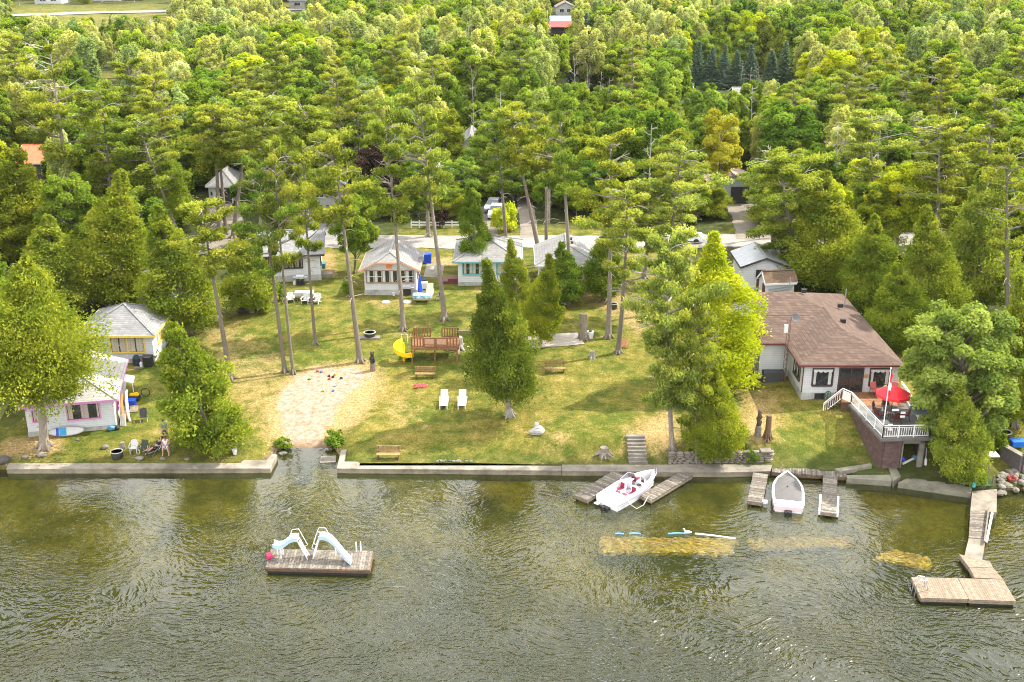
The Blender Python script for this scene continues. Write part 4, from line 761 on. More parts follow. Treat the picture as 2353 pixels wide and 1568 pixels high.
for x_, w_ in ((.75, 1.5), (5.25, 1.5)):
    f = win(o, x_, 0, 1.22, w_, 1.32, 'f', DB, 1, 1, PALECURT, .1, span=(.14, .82)); m = MB()
    for i in range(4):
        c_ = x_ + w_ * (i + .5) / 4; n_ = 8; m.add([(c_ - w_ / 8, -.04, 2.52)] + [(c_ - w_ / 8 * math.cos(math.pi * j / n_), -.04, 2.40 - .13 * math.sin(math.pi * j / n_)) for j in range(n_ + 1)] + [(c_ + w_ / 8, -.04, 2.52)], [tuple(range(n_ + 3))])
    P('valance', m, WHITE, f)
win(o, 2.85, 0, .72, 1.75, 1.85, 'f', DB, 2, 1, None, .11, name='patio_door'); win(o, 0, 2.9, 1.2, 1.9, 1.35, 'l', DB, 2, 1, PALECURT, .1, span=(.15, .8)); win(o, 1.05, -.03, .04, .7, .42, 'f', DARK, 1, 1, None, .05)
m = MB(); m.M = fmat(4.92, 0, 1.95, 'f') @ Matrix.Rotation(R(90), 4, 'X'); m.lathe([(.17, 0), (.19, .03), (.1, .06), (.02, .07)], 12); P('wall_ornament', m, M('sun_ornament', (.45, .22, .06), .6), o); m = MB(); m.bar((-.06, -.02, .6), (-.06, -.02, 3.0), .07); P('downpipe', m, MAROON, o)
# ------------------------------------------------------------------ boathouse with the sundeck on its roof
bA, bB = atz(2026, 1006, 3.0), atz(2138, 1004, 3.0); bD, bC = atz(1953, 927, 3.0), Vector((0, 0, 0)); bC = bD + (bB - bA) * 1.28; bz = 2.95
k = N('painted_block_wall'); ob = k.pos(); sx = k.n('SeparateXYZ'); k.l(ob, sx.inputs[0]); cb = k.n('CombineXYZ'); k.l(k.math('ADD', sx.outputs['X'], sx.outputs['Y']), cb.inputs[0]); k.l(sx.outputs['Z'], cb.inputs[1]); br = k.n('TexBrick', i_Scale=1.0, i_Mortar_Size=.012); br.inputs['Brick Width'].default_value = .42; br.inputs['Row Height'].default_value = .22; br.inputs['Color1'].default_value = (.075, .042, .038, 1); br.inputs['Color2'].default_value = (.10, .055, .048, 1); br.inputs['Mortar'].default_value = (.05, .03, .028, 1); k.l(cb.outputs[0], br.inputs[0]); BLOCK = k.pbr(k.mix(k.ramp(k.noise(ob, 3, 5), (.45, 0), (.7, .4)), br.outputs['Color'], (.16, .12, .11)), .8)
bo = T('boathouse', 'dark brown block boathouse with white railed sundeck on its roof', 'boathouse', (0, 0, 0)); u = (bB - bA).normalized(); n_ = Vector((u.y, -u.x, 0)); ins = .25
fl = bA + u * ins - n_ * ins; fr = bB - u * ins - n_ * ins; bl = bD + u * ins; brr = bC - u * ins; zf = gz(fl.x, fl.y + .5) - .6
def wallseg(mb, p, q, z0, z1, t=.22): d = (q - p); d.z = 0; mb.bar(Vector((p.x, p.y, (z0 + z1) / 2)), Vector((q.x, q.y, (z0 + z1) / 2)), t, z1 - z0)
m = MB(); wallseg(m, fl, bl, zf - .3, bz - .22); wallseg(m, fr, brr, zf - .3, bz - .22); wallseg(m, fl + u * .11, fl + u * 1.35, zf - .3, bz - .22); wallseg(m, bl, brr, zf - .3, bz - .22); P('wall', m, BLOCK, bo)
gp = fl + u * 1.46; m = MB(); wallseg(m, fr - u * .35, fr, zf - .3, bz - .26); wallseg(m, gp - u * .04, gp + u * .06, zf, bz - .26); wallseg(m, gp, fr, bz - .55, bz - .22); P('door_frame', m, CONC, bo)
m = MB()
for t_, z_, l_ in ((.15, .75, .35), (.15, 1.1, .35), (.95, 1.75, .35), (.95, 2.05, .35), (.3, 2.28, .5)): q = fl + u * t_ + n_ * .115; m.bar(q + Vector((0, 0, zf + z_)), q + u * l_ + Vector((0, 0, zf + z_)), .012, .17)
P('bare_block', m, WHITE, bo); m = MB(); m.prism([bA + n_ * .1 - u * .1, bB + n_ * .1 + u * .1, bC + u * .1, bD - u * .1], bz - .22, bz, .5); P('deck_slab', m, concrete('deck_slab_concrete', (.14, .13, .12), .3), bo)
m = MB(); q0 = gp + u * .1; q1 = fr - u * .4; dz_ = Vector((0, 0, bz - .62)); m.add([q0 + dz_ + n_ * .05, q1 + dz_ + n_ * .05, q1 + dz_ + n_ * .75 - Vector((0, 0, .32)), q0 + dz_ + n_ * .75 - Vector((0, 0, .32))] + [q0 + dz_ + n_ * .05 + Vector((0, 0, .05)), q1 + dz_ + n_ * .05 + Vector((0, 0, .05)), q1 + dz_ + n_ * .75 - Vector((0, 0, .27)), q0 + dz_ + n_ * .75 - Vector((0, 0, .27))], [(3, 2, 1, 0), (4, 5, 6, 7), (2, 3, 7, 6), (0, 4, 7, 3), (1, 2, 6, 5), (0, 1, 5, 4)]); P('overhead_door', m, M('dark_green_door', (.07, .09, .085), .5), bo)
m = MB(); m.prism([gp, fr, brr, bl + u * 1.4], zf, zf + .62, .5); P('floor', m, CONC, bo)
for i, (s, c_, r_) in enumerate(((.35, BLUE, .22), (.9, MAROON, .2), (1.3, M('tarp_teal', (.10, .2, .26), .7), .3), (1.75, DARK, .25))): q = gp + u * (s + .2) - n_ * (.9 + .3 * (i % 2)); m = MB(); m.blob((q.x, q.y, zf + .62 + r_ * .8), (r_, r_, r_)); O('storage_bundle', m, c_, ('blue bundle stored inside the open boathouse', 'dark red bundle inside the open boathouse', 'blue grey tarp bundle inside the open boathouse', 'black bundle at the right inside the boathouse')[i], 'bundle')
q = gp + u * 1.95 - n_ * .1; m = MB(); m.tube([(q.x, q.y, zf + .62), (q.x, q.y + .06, zf + 1.1), (q.x, q.y + .1, zf + 1.25), (q.x, q.y + .25, zf + 2.0)], [.11, .12, .03, .025], 8); O('paddle', m, WHITE, 'white paddle leaning in the open boathouse doorway', 'paddle'); q = gp + u * .35 - n_ * .3; m = MB(); m.tube([(q.x, q.y, zf + .75), (q.x + .9, q.y + .5, zf + .9)], .09, 8); O('pipe', m, WHITE, 'white pipe lying on the boathouse floor', 'pipe')
# railing
rl = T('railing', 'white metal railing around the sundeck', 'railing', (0, 0, 0)); WM = M('white_metal', (.78, .77, .75), .4, .08)
path = [bD + u * .08, bA + u * .08 - n_ * .08, bB - u * .08 - n_ * .08, bC - u * .08]; tr_ = MB(); bt = MB(); ba = MB()
def railrun(p, q, z0, z1, posts):
    L = (q - p).length; tr_.bar((p.x, p.y, z0 + .95), (q.x, q.y, z1 + .95), .06, .05); tr_.bar((p.x, p.y, z0 + .80), (q.x, q.y, z1 + .80), .03); bt.bar((p.x, p.y, z0 + .12), (q.x, q.y, z1 + .12), .04); k_ = max(2, int(L / .17))
    for i in range(1, k_): t_ = i / k_; c_ = p.lerp(q, t_); zz = z0 + (z1 - z0) * t_; ba.bar((c_.x, c_.y, zz + .12), (c_.x, c_.y, zz + .80), .028)
    for i in range(posts + 1):
        t_ = i / posts; c_ = p.lerp(q, t_); zz = z0 + (z1 - z0) * t_; pm = MB(); pm.bar((c_.x, c_.y, zz), (c_.x, c_.y, zz + .98), .06); P('post', pm, WM, rl)
for p_, q_, n in ((path[0], path[1], 4), (path[1], path[2], 3), (path[2], path[3], 4)): railrun(p_, q_, bz, bz, n)
dkz = HZ + .62; DX0, DX1 = HX + 2.6, HX + 7.7; DY1 = HY - .03; DY0 = bD.y + .35
s0 = Vector((DX0 - 1.3, DY0 + .3, 0)); s1 = Vector((DX0 + .1, DY0 + .5, 0)); railrun(s0, s1, HZ - .55, dkz, 1); railrun(s1, path[0], dkz, bz, 1); railrun(Vector((bC.x, bC.y, 0)), Vector((DX1, DY1 - .2, 0)), bz, dkz, 2)
P('top_rail', tr_, WM, rl); P('bottom_rail', bt, WM, rl); P('baluster_panel', ba, WM, rl)
dk = T('wooden_deck', 'red brown wooden deck at the house patio door', 'deck', (0, 0, 0)); m = MB(); y_ = DY0
while y_ < DY1 - .05: m.box(DX0, DX1, y_, y_ + .135, dkz - .05, dkz); y_ += .145
P('decking', m, REDWOOD, dk)
for i in range(3): m = MB(); z_ = bz + .02 + (dkz - bz) * (2 - i) / 3; m.box(DX0 + .9, DX1 - .6, DY0 - .28 * (i + 1), DY0 - .28 * i - .02, z_ - .16, z_); P('step', m, REDWOOD, dk)
for i in range(5): m = MB(); z_ = dkz - .19 * (i + 1); m.box(DX0 - .27 * (i + 1), DX0 - .27 * i - .02, DY0 + .25, DY0 + 1.35, z_ - .05, z_); P('step', m, BROWNWOOD, dk)
m = MB(); m.box(DX0 + .05, DX1 - .05, DY0 + .02, DY0 + .06, HZ - .6, dkz - .05); m.box(DX0 + .02, DX0 + .06, DY0, DY1, HZ - .6, dkz - .05); P('skirt', m, BROWNWOOD, dk)
# ------------------------------------------------------------------ garages and far houses
a, b = G(1633, 469), G(1729, 469); w = (b - a).length; RUST = M('rusty_metal_roof', (.34, .24, .20), .6, .5, 1.2)
o = house('garage', 'grey garage with rusty metal roof and black door across the road', a, 0, w, 8, 2.6, GARG, RUST, 1.4, 'y', 1, 1, .4, 0, M('rust_edge', (.4, .25, .2), .6), cat='garage'); m = MB(); m.box(w * .46, w * .89, -.06, 0, .02, 2.3)
for i in range(8): m.box(w * .46, w * .89, -.075, -.06, .05 + i * .28, .28 + i * .28)
P('garage_door', m, BLACK, o)
a, b = G(482, 468), G(542, 468); w = (b - a).length; o = house('garage', 'white garage with open dark door at the end of the left drive', a, 0, w, 6, 2.4, SIDW, SHG, 1.7, 'y', 0, 0, .3, 0, WHITE, cat='garage'); m = MB(); m.box(w * .28, w * .87, -.05, 0, .02, 2.05); P('garage_door', m, GLASS, o); m = MB(); m.box(w * .08, w * .14, -.12, 0, 1.1, 1.6); P('lantern', m, DARK, o)
a = G(53, 417); o = house('log_cabin', 'dark log cabin with red orange roof in the left woods', a, R(4), 10.5, 7, 2.7, LOGW, M('red_orange_roof', (.58, .13, .05), .6, .25, 2), 1.9, 'x', 1, 1, .6, .3, WHITE, cat='cabin'); win(o, 2.9, 0, .9, 1.7, 1.5, 'f', WHITE, 2, 1, None, .12); win(o, 6.5, 0, 1.0, 1.4, 1.2, 'f', WHITE, 2); m = MB(); m.box(-.2, 4.2, -1.6, -.05, .25, .35); [m.bar((i * .35, -1.55, .3), (i * .35, -1.55, 1.15), .05) for i in range(12)]; m.bar((-.1, -1.55, 1.15), (4.1, -1.55, 1.15), .08); P('porch', m, BROWNWOOD, o)
TEALR = M('teal_metal_roof', (.16, .40, .40), .5, .15, .5); REDR = M('red_metal_roof', (.62, .045, .05), .5, .15, .5); BRNR = shingle('far_brown_roof', (.20, .13, .10), (.25, .16, .12))
a = G(1266, 81); o = house('house', 'far house with teal roof above a red porch roof', a, 0, 7.0, 12, 3.0, LOGW, TEALR, 2.2, 'x', 1, 1, .3, 0, None); m = MB(); m.shell([(-.6, -3.4, 2.7), (7.5, -3.4, 2.7), (7.5, -.3, 4.2), (-.6, -.3, 4.2)], [(0, 1, 2, 3)], .15); P('porch_roof', m, REDR, o); m = MB(); m.box(0, 7, -2.2, -.02, .1, 2.6); P('porch', m, DARK, o)
for px, py, w_, d_, h_, wm, rm, ri, ax, lab in ((1278, 36, 6.5, 7, 3, SIDP, BRNR, 1.8, 'y', 'far white gabled house with brown roof behind the teal roof'), (1330, 17, 8, 7, 3, SIDP, TEALR, 1.8, 'x', 'farthest house with a pale teal roof'), (1530, 200, 5.5, 9, 2.8, LOGW, SHG, 1.6, 'y', 'grey roofed house half hidden beside the blue spruces'), (1042, 392, 5.2, 7, 2.8, SIDP, SHG, 2.6, 'y', 'grey gabled roof peeking from the middle woods'), (955, 455, 4.6, 6, 3.0, SIDW, MET, 1.3, 'y', 'pale sided house behind the dark purple tree'),
        (1690, 252, 5, 6, 2.6, LOGW, SHD, 1.2, 'x', 'low tan roofed shed below the blue spruces'), (2222, 165, 4, 7, 3, SIDW, SHL, 2.6, 'y', 'steep pale gable among the right woods'), (665, 20, 10, 8, 3, SIDW, SHD, 2, 'x', 'far white house by the far road'), (80, 9, 11, 9, 3.2, SIDW, SHD, 2.4, 'x', 'far house at the left end of the far road'), (215, 3, 11, 8, 3.2, SIDP, BRNR, 2.4, 'x', 'far house with a brown roof by the far road'), (1000, 12, 10, 8, 3.2, M('far_brick', (.3, .2, .16), .8), SHD, 2.2, 'x', 'far brick house at the top of the woods'), (712, 472, 4.5, 6, 3.0, SIDW, SHD, 1.6, 'y', 'white house hidden behind the pines left of the road')):
    a = G(px, py); o = house('house', lab, a, 0, w_, d_, h_, wm, rm, ri, ax, 1, 1, .4, 0, WHITE, 'houses in the woods', cat='house'); win(o, w_ * .2, 0, 1.1, w_ * .22, 1.1, 'f', WHITE, 2); win(o, w_ * .6, 0, 1.1, w_ * .2, 1.1, 'f', WHITE, 2)
# ------------------------------------------------------------------ seawall, slabs, docks
def pxslab(name, pts, zt, th, mat, label, cat, group=None):
    pl = [atz(x, y, zt) for x, y in pts]; m = MB(); m.prism([(p.x, p.y) for p in pl], zt - th, zt, .5); return O(name, m, mat, label, cat, group=group)
SW = concrete('old_seawall_concrete', (.23, .205, .165), .75)
def seawall(pts, zt, mat, label):
    o = T('seawall', label, 'seawall'); pl = [atz(x, y, zt) for x, y in pts]; m = MB(); m.prism([(p.x, p.y) for p in pl], -1.6, zt - .09, .5); P('wall', m, concrete('stained_wall_face', (.23, .20, .14), .7) if 'stained_wall_face' not in bpy.data.materials else bpy.data.materials['stained_wall_face'], o)
    c = sum((Vector((p.x, p.y, 0)) for p in pl), Vector()) / len(pl); m = MB(); m.prism([(p.x, p.y - .05 if p.y < c.y else p.y) for p in pl], zt - .09, zt, .5); P('coping', m, mat, o); return o
seawall([(24, 1056), (300, 1057), (612, 1058), (626, 1043), (637, 1045), (621, 1076), (15, 1077)], .42, SW, 'blotchy concrete seawall left of the sand mouth')
seawall([(784, 1034), (797, 1033), (790, 1061), (1100, 1064), (1290, 1068), (1290, 1081), (1000, 1078), (774, 1076)], .42, SW, 'concrete seawall right of the sand mouth'); seawall([(1291, 1068), (1536, 1068), (1640, 1065), (1775, 1066), (1770, 1082), (1670, 1085), (1291, 1081)], .43, concrete('grey_walk_concrete', (.19, .17, .14), .4), 'wide grey seawall walk where the docks start')
m = MB(); pp = [atz(*q, .40) for q in ((1774, 1071), (1850, 1074), (1930, 1081), (1946, 1084), (1946, 1096), (1930, 1094), (1774, 1085))]; n = 46
for i in range(n):
    t0, t1 = i / n, (i + .88) / n; f = lambda t, s: pp[s[0]].lerp(pp[s[1]], t); m.prism([(q.x, q.y) for q in (f(t0, (0, 3)), f(t1, (0, 3)), f(t1, (6, 4)), f(t0, (6, 4)))], .32 + rng.uniform(-.01, .01), .40 + rng.uniform(-.01, .012))
bw = T('boardwalk', 'weathered plank boardwalk along the shore behind the covered boat', 'boardwalk'); P('planking', m, GREYWOOD, bw); m = MB(); m.bar(pp[6] + Vector((0, .1, -.2)), pp[4] + Vector((0, .1, -.2)), .15, .25); m.bar(pp[6] + Vector((0, .3, -.5)), pp[4] + Vector((0, .3, -.5)), .2, .5); P('beam', m, BROWNWOOD, bw)
for pts, zt, th, lab in ((((1918, 1077), (2001, 1065), (2004, 1071), (1930, 1084)), .62, .3, 'long concrete beam lying askew before the boathouse'), (((1946, 1092), (2049, 1091), (2049, 1106), (1946, 1099)), .42, 1.6, 'concrete shore slab left of the curb'), (((2042, 1075), (2060, 1076), (2070, 1094), (2052, 1106)), .5, 1.6, 'concrete curb running from the boathouse to the water'), (((2064, 1109), (2088, 1098), (2234, 1117), (2232, 1133)), .42, 1.6, 'long mossy shore slab between the curb and the pier')): pxslab('concrete_slab', pts, zt, th, concrete('mossy_concrete', (.19, .18, .135), .6) if 'mossy_concrete' not in bpy.data.materials else bpy.data.materials['mossy_concrete'], lab, 'slab')
pr = T('pier', 'long pier of concrete and old planks at the right end of the shore', 'pier')
for i, (pts, zt) in enumerate(((((2234, 1129), (2291, 1124), (2290, 1178), (2230, 1172)), .44), (((2226, 1237), (2265, 1240), (2257, 1287), (2216, 1278)), .40))): pl = [atz(x, y, zt) for x, y in pts]; m = MB(); m.prism([(p.x, p.y) for p in pl], -1.6, zt, .5); P('pier_block', m, concrete('pier_concrete', (.20, .175, .14), .25) if i == 0 else bpy.data.materials['pier_concrete'], pr)
m = MB(); q = [atz(*s, .43) for s in ((2230, 1171), (2270, 1173), (2263, 1239), (2226, 1236))]
for i in range(26):
    a0, a1 = i / 26, (i + .9) / 26; m.prism([(s.x, s.y) for s in (q[0].lerp(q[3], a0), q[1].lerp(q[2], a0), q[1].lerp(q[2], a1), q[0].lerp(q[3], a1))], .36, .43 + rng.uniform(-.01, .015))
P('planking', m, GREYWOOD, pr); m = MB(); m.bar(q[0].lerp(q[3], .02) + Vector((.3, 0, -.5)), q[3] + Vector((.3, 0, -.5)), .3, .8); m.bar(q[1] + Vector((-.3, 0, -.5)), q[2] + Vector((-.3, 0, -.5)), .3, .8); P('beam', m, BROWNWOOD, pr)
m = MB(); s0, s1 = atz(2272, 1168, .6), atz(2262, 1246, .6); m.bar(s0, s1, .1, .16); O('timber_rail', m, OLDWOOD, 'grey timber pole laid along the right edge of the pier', 'timber'); m = MB(); s0, s1 = atz(2280, 1180, .5), atz(2267, 1245, .5); m.bar(s0, s1, .14, .12); O('timber_rail', m, WHITE, 'whitish timber beside the pier planks', 'timber')
def float_dock(pts, label, along, zt=.42, nseg=20):
    o = T('floating_dock', label, 'floating dock', group='new floating dock sections'); q = [atz(*p, zt) for p in pts]; m = MB()
    for i in range(nseg):
        a0, a1 = i / nseg, (i + .93) / nseg
        pl = (q[0].lerp(q[1], a0), q[0].lerp(q[1], a1), q[3].lerp(q[2], a1), q[3].lerp(q[2], a0)) if along else (q[0].lerp(q[3], a0), q[1].lerp(q[2], a0), q[1].lerp(q[2], a1), q[0].lerp(q[3], a1))
        m.prism([(s.x, s.y) for s in pl], zt - .05, zt)
    P('decking', m, TANWOOD, o); m = MB()
    for i in range(4): a, b = q[i], q[(i + 1) % 4]; m.bar((a.x, a.y, zt - .15), (b.x, b.y, zt - .15), .06, .19)
    P('frame', m, TANWOOD, o); c = sum(q, Vector()) / 4; m = MB()
    m.prism([(c + (s - c) * .93)[:2] for s in q], -.25, zt - .1, .5); P('float_drum', m, BLACK, o)
    return o
float_dock(((2204, 1274), (2275, 1291), (2282, 1305), (2226, 1303)), 'small new tan float nearest the pier', False, nseg=10); float_dock(((2227, 1304), (2283, 1306), (2305, 1331), (2240, 1328)), 'small new tan float between the pier float and the big pair', False, nseg=10)
fd = float_dock(((2094, 1326), (2201, 1329), (2226, 1377), (2116, 1374)), 'big new tan float with the ladder hoops', True); float_dock(((2202, 1329), (2305, 1332), (2335, 1382), (2227, 1378)), 'big new tan float farthest right', True)
m = MB(); s = atz(2116, 1358, .4)
for d_ in (0, .45): m.tube([s + Vector((-.35, d_, -.6)), s + Vector((-.3, d_, .5)), s + Vector((-.1, d_, .75)), s + Vector((.25, d_, .7)), s + Vector((.4, d_, .05))], .03, 6)
P('ladder', m, STEEL, fd)
def plank_dock(a, b, w, zt, label, posts=True, white=False, cat='dock'):
    """dock from the shore end a to the water end b"""
    L = (b - a).length; o = T('dock', label, cat, (a.x, a.y, 0), math.atan2(b.y - a.y, b.x - a.x), 'finger docks on the shore'); m = MB(); n = int(L / .17)
    for i in range(n): x = L * i / n; m.box(x, x + L / n * .9, -w / 2 + rng.uniform(-.02, .02), w / 2 + rng.uniform(-.02, .02), zt - .05, zt + rng.uniform(-.008, .012))
    P('planking', m, GREYWOOD, o); m = MB()
    for y in (-w / 2 + .06, w / 2 - .06): m.box(0, L, y - .045, y + .045, zt - .27, zt - .055)
    m.box(L - .06, L + .02, -w / 2, w / 2, zt - .27, zt - .01); P('stringer', m, OLDWOOD, o)
    for x in (L * .55, L - .15):
        for y in (-w / 2 + .12, w / 2 - .12): m = MB(); m.tube([(x, y, -2.4), (x, y, zt - .2)], .07, 7); P('post', m, BROWNWOOD, o)
    if white:
        for y in (-w / 2 - .09, w / 2 + .09): m = MB(); m.box(L * .55, L - .05, y - .07, y + .07, zt - .3, zt + .03); P('bumper', m, WHITE, o)
    return o
plank_dock(atz(1424, 1087, .38), atz(1335, 1143, .38), 1.15, .38, 'grey plank dock left of the open speedboat'); plank_dock(atz(1578, 1088, .38), atz(1484, 1144, .38), 1.0, .38, 'grey plank dock right of the open speedboat'); plank_dock(atz(1748, 1088, .38), atz(1735, 1153, .38), 1.05, .38, 'plank dock left of the covered boat'); plank_dock(atz(1908, 1094, .38), atz(1904, 1178, .38), 1.0, .38, 'plank dock with white side bumpers right of the covered boat', white=True)
m = MB(); q = atz(1760, 1152, .38); m.box(q.x - .25, q.x + .1, q.y - .1, q.y + .12, .2, .42); O('dock_bumper', m, WHITE, 'white corner bumper on the dock left of the covered boat', 'bumper')
# ------------------------------------------------------------------ boats
HULL = M('white_gelcoat', (.66, .66, .67), .15, .05, 3, bump=0, spec=.6); MRN = M('maroon_vinyl', (.22, .02, .045), .5); CREAM = M('pale_vinyl', (.68, .66, .66), .5, .08); HULLP = M('pinkish_hull', (.62, .47, .48), .3, .1); GREYC = M('grey_boat_cover', (.095, .09, .088), .85, .12, 3); LILAC = M('lilac_stripe', (.25, .20, .36), .4)
def hull_sections(L, B, n=18, rake=.5, full=2.6):
    S_ = []
    for i in range(n + 1):
        t = i / n; b = B / 2 * (1 - max(0, (t - .35) / .65) ** full) * (.93 + .07 * min(1, t / .3)); b = max(b, .03); x = L * t; sh = .62 + .22 * t * t; S_.append((x, b, sh, -.28 + .55 * max(0, (t - .55) / .45) ** 2))
    return S_
def boat_hull(mb, S_, flare=.86):
    vs = []; k = 9
    for x, b, sh, kz in S_:
        half = [(0, kz), (b * .55, kz + .12), (b * flare, kz + .26), (b * (flare + 1) / 2, (kz + sh) / 2 + .1), (b, sh)]; ring = [(-y, z) for y, z in half[::-1]] + half[1:]; vs += [(x, y, z) for y, z in ring]
    n = len(S_); fs = [(i * k + j, (i + 1) * k + j, (i + 1) * k + j + 1, i * k + j + 1) for i in range(n - 1) for j in range(k - 1)]; fs.append(tuple(range(k))); mb.add(vs, fs, .5)
def sweep_band(mb, S_, i0, i1, y_in, dz_in, y_out=1.0, dz=0.0):
    for sg in (-1, 1):
        vs = []
        for x, b, sh, kz in S_[i0:i1 + 1]: bi = max(.0, y_in(b)); vs += [(x, sg * b * y_out, sh + dz), (x, sg * bi, sh + dz + dz_in)]
        for i in range(i1 - i0): mb.add(vs[2 * i:2 * i + 4], [(0, 1, 3, 2) if sg > 0 else (0, 2, 3, 1)], .5)
# open speedboat
st, bw_ = atz(1395, 1158, .3), atz(1474, 1103, .6); rz = math.atan2(bw_.y - st.y, bw_.x - st.x); L = 5.6; o = T('speedboat', 'open white speedboat with maroon seats moored between two docks', 'boat', (st.x, st.y, 0), rz); S_ = hull_sections(L, 2.15)
m = MB(); boat_hull(m, S_); hl = P('hull', m, HULL, o, smooth=False); m = MB(); sweep_band(m, S_, 0, 18, lambda b: b + .012, -.05, 1.004, -.12); P('rub_stripe', m, LILAC, hl)
m = MB(); N_ = len(S_); sweep_band(m, S_, 4, 17, lambda b: max(b - .26, .02), .03, 1.01, .01)
x0, b0, s0, _ = S_[0]; x4, b4, s4, _ = S_[4]; m.add([(x0, -b0, s0 + .01), (x0, b0, s0 + .01), (x4, b4, s4 + .012), (x4, -b4, s4 + .012), (x4, b4 - .26, s4 - .3), (x4, -b4 + .26, s4 - .3)], [(0, 3, 2, 1), (3, 5, 4, 2)], .5); x9, b9, s9, _ = S_[10]; x11, b11, s11, _ = S_[11]
for sg in (-1, 1): m.add([(x9, sg * b9, s9 + .03), (x11, sg * b11, s11 + .05), (x11, sg * .22, s11 + .10), (x9, sg * .22, s9 + .10), (x9, sg * .22, .1), (x9, sg * (b9 - .1), .1)], [(0, 1, 2, 3) if sg < 0 else (0, 3, 2, 1), (3, 4, 5, 0)], .5)
for sg in (-1, 1):
    vs = []
    for x, b, sh, kz in S_[4:18]: bi = max(b - .26, .02); vs += [(x, sg * bi, sh + .04), (x, sg * bi * .95, .12)]
    for i in range(len(vs) // 2 - 1): m.add(vs[2 * i:2 * i + 4], [(0, 1, 3, 2), (0, 2, 3, 1)][:1], .5)
P('deck', m, HULL, o); m = MB(); m.add([(x, sg * max(b - .28, .02) * .95, .12) for x, b, sh, kz in S_[4:18] for sg in (-1, 1)], [(2 * i, 2 * i + 1, 2 * i + 3, 2 * i + 2) for i in range(13)], .5); P('cockpit_floor', m, M('grey_carpet', (.20, .19, .23), .95), o)
m = MB(); m.box(.22, .95, -.8, .8, s0 + .02, s0 + .045); P('engine_hatch', m, M('hatch_grey', (.42, .43, .46), .6), o)
for sg, x_ in ((-1, 2.15), (1, 2.15)):
    t_ = MB(); t_.box(x_ - .3, x_ + .35, sg * .5 - .25, sg * .5 + .25, .12, .42); t_.box(x_ + .25, x_ + .38, sg * .5 - .26, sg * .5 + .26, .42, .85); se = P('seat', t_, CREAM, o); t_ = MB(); t_.box(x_ - .25, x_ + .22, sg * .5 - .16, sg * .5 + .16, .42, .46); t_.box(x_ + .2, x_ + .255, sg * .5 - .16, sg * .5 + .16, .45, .82); P('cushion', t_, MRN, se)
t_ = MB(); t_.box(1.32, 1.75, -.75, .75, .12, .46); se = P('seat', t_, CREAM, o); t_ = MB(); t_.box(1.36, 1.74, -.45, -.05, .46, .49); t_.box(1.36, 1.74, .1, .5, .46, .49); P('cushion', t_, MRN, se)
for sg in (-1, 1):
    t_ = MB(); t_.box(3.55, 4.55, sg * .42 - .2, sg * .42 + .2, .12, .48); se = P('seat', t_, CREAM, o); t_ = MB(); t_.box(3.75, 4.3, sg * .45 - .13, sg * .45 + .13, .48, .52); t_.box(3.56, 3.62, sg * .42 - .19, sg * .42 + .19, .5, .85); P('cushion', t_, MRN, se)
m = MB(); zt_ = s9 + .5; pts_ = [(2.75, -b9 + .02, s9 + .1), (3.3, -.75, zt_), (3.42, -.3, zt_ + .03), (3.42, .3, zt_ + .03), (3.3, .75, zt_), (2.75, b9 - .02, s9 + .1)]; m.tube(pts_, .022, 6, rnd=.9); [m.bar(p_, (3.62, p_[1] * .9, s9 + .06), .03) for p_ in pts_[1:5]]; wsf = P('windshield', m, STEEL, o)
m = MB(); [m.add([pts_[i], pts_[i + 1], (3.62 if 1 <= i + 1 <= 4 else 2.78, pts_[i + 1][1] * .9, s9 + .07), (3.62 if 1 <= i <= 4 else 2.78, pts_[i][1] * .9, s9 + .07)], [(0, 1, 2, 3)]) for i in (0, 1, 3, 4)]; P('pane', m, M('tinted_screen', (.20, .19, .22), .05, .1, bump=0, spec=.9), wsf)
m = MB(); m.tube([(4.2, -.86, .95), (4.9, -.62, 1.05), (5.35, -.25, 1.08)], .018, 6); [m.bar((x_, y_, .75), (x_, y_, z_), .018) for x_, y_, z_ in ((4.2, -.86, .95), (4.9, -.62, 1.05))]; P('bow_rail', m, STEEL, o); m = MB(); m.tube2([(2.95, -.48, .75), (2.95, -.48, .8)], [.17, .17], 10); P('steering_wheel', m, BLACK, o); m = MB(); m.box(-.35, 0, -.3, .3, -.2, .12); m.box(-.55, -.3, -.08, .08, -.5, .25); P('outdrive', m, BLACK, o); m = MB(); m.box(-.4, .0, .5, .85, .18, .22); P('swim_step', m, WHITE, o)
m = MB(); s_, e_ = atz(1445, 1157, .35), atz(1490, 1140, .42); m.tube([s_, s_.lerp(e_, .25) + Vector((.15, -.5, -.28)), s_.lerp(e_, .6) + Vector((.15, -.5, -.2)), e_], .025, 5); O('mooring_rope', m, M('pale_rope', (.5, .44, .32), .9), 'pale mooring rope from the speedboat to the right dock', 'rope')
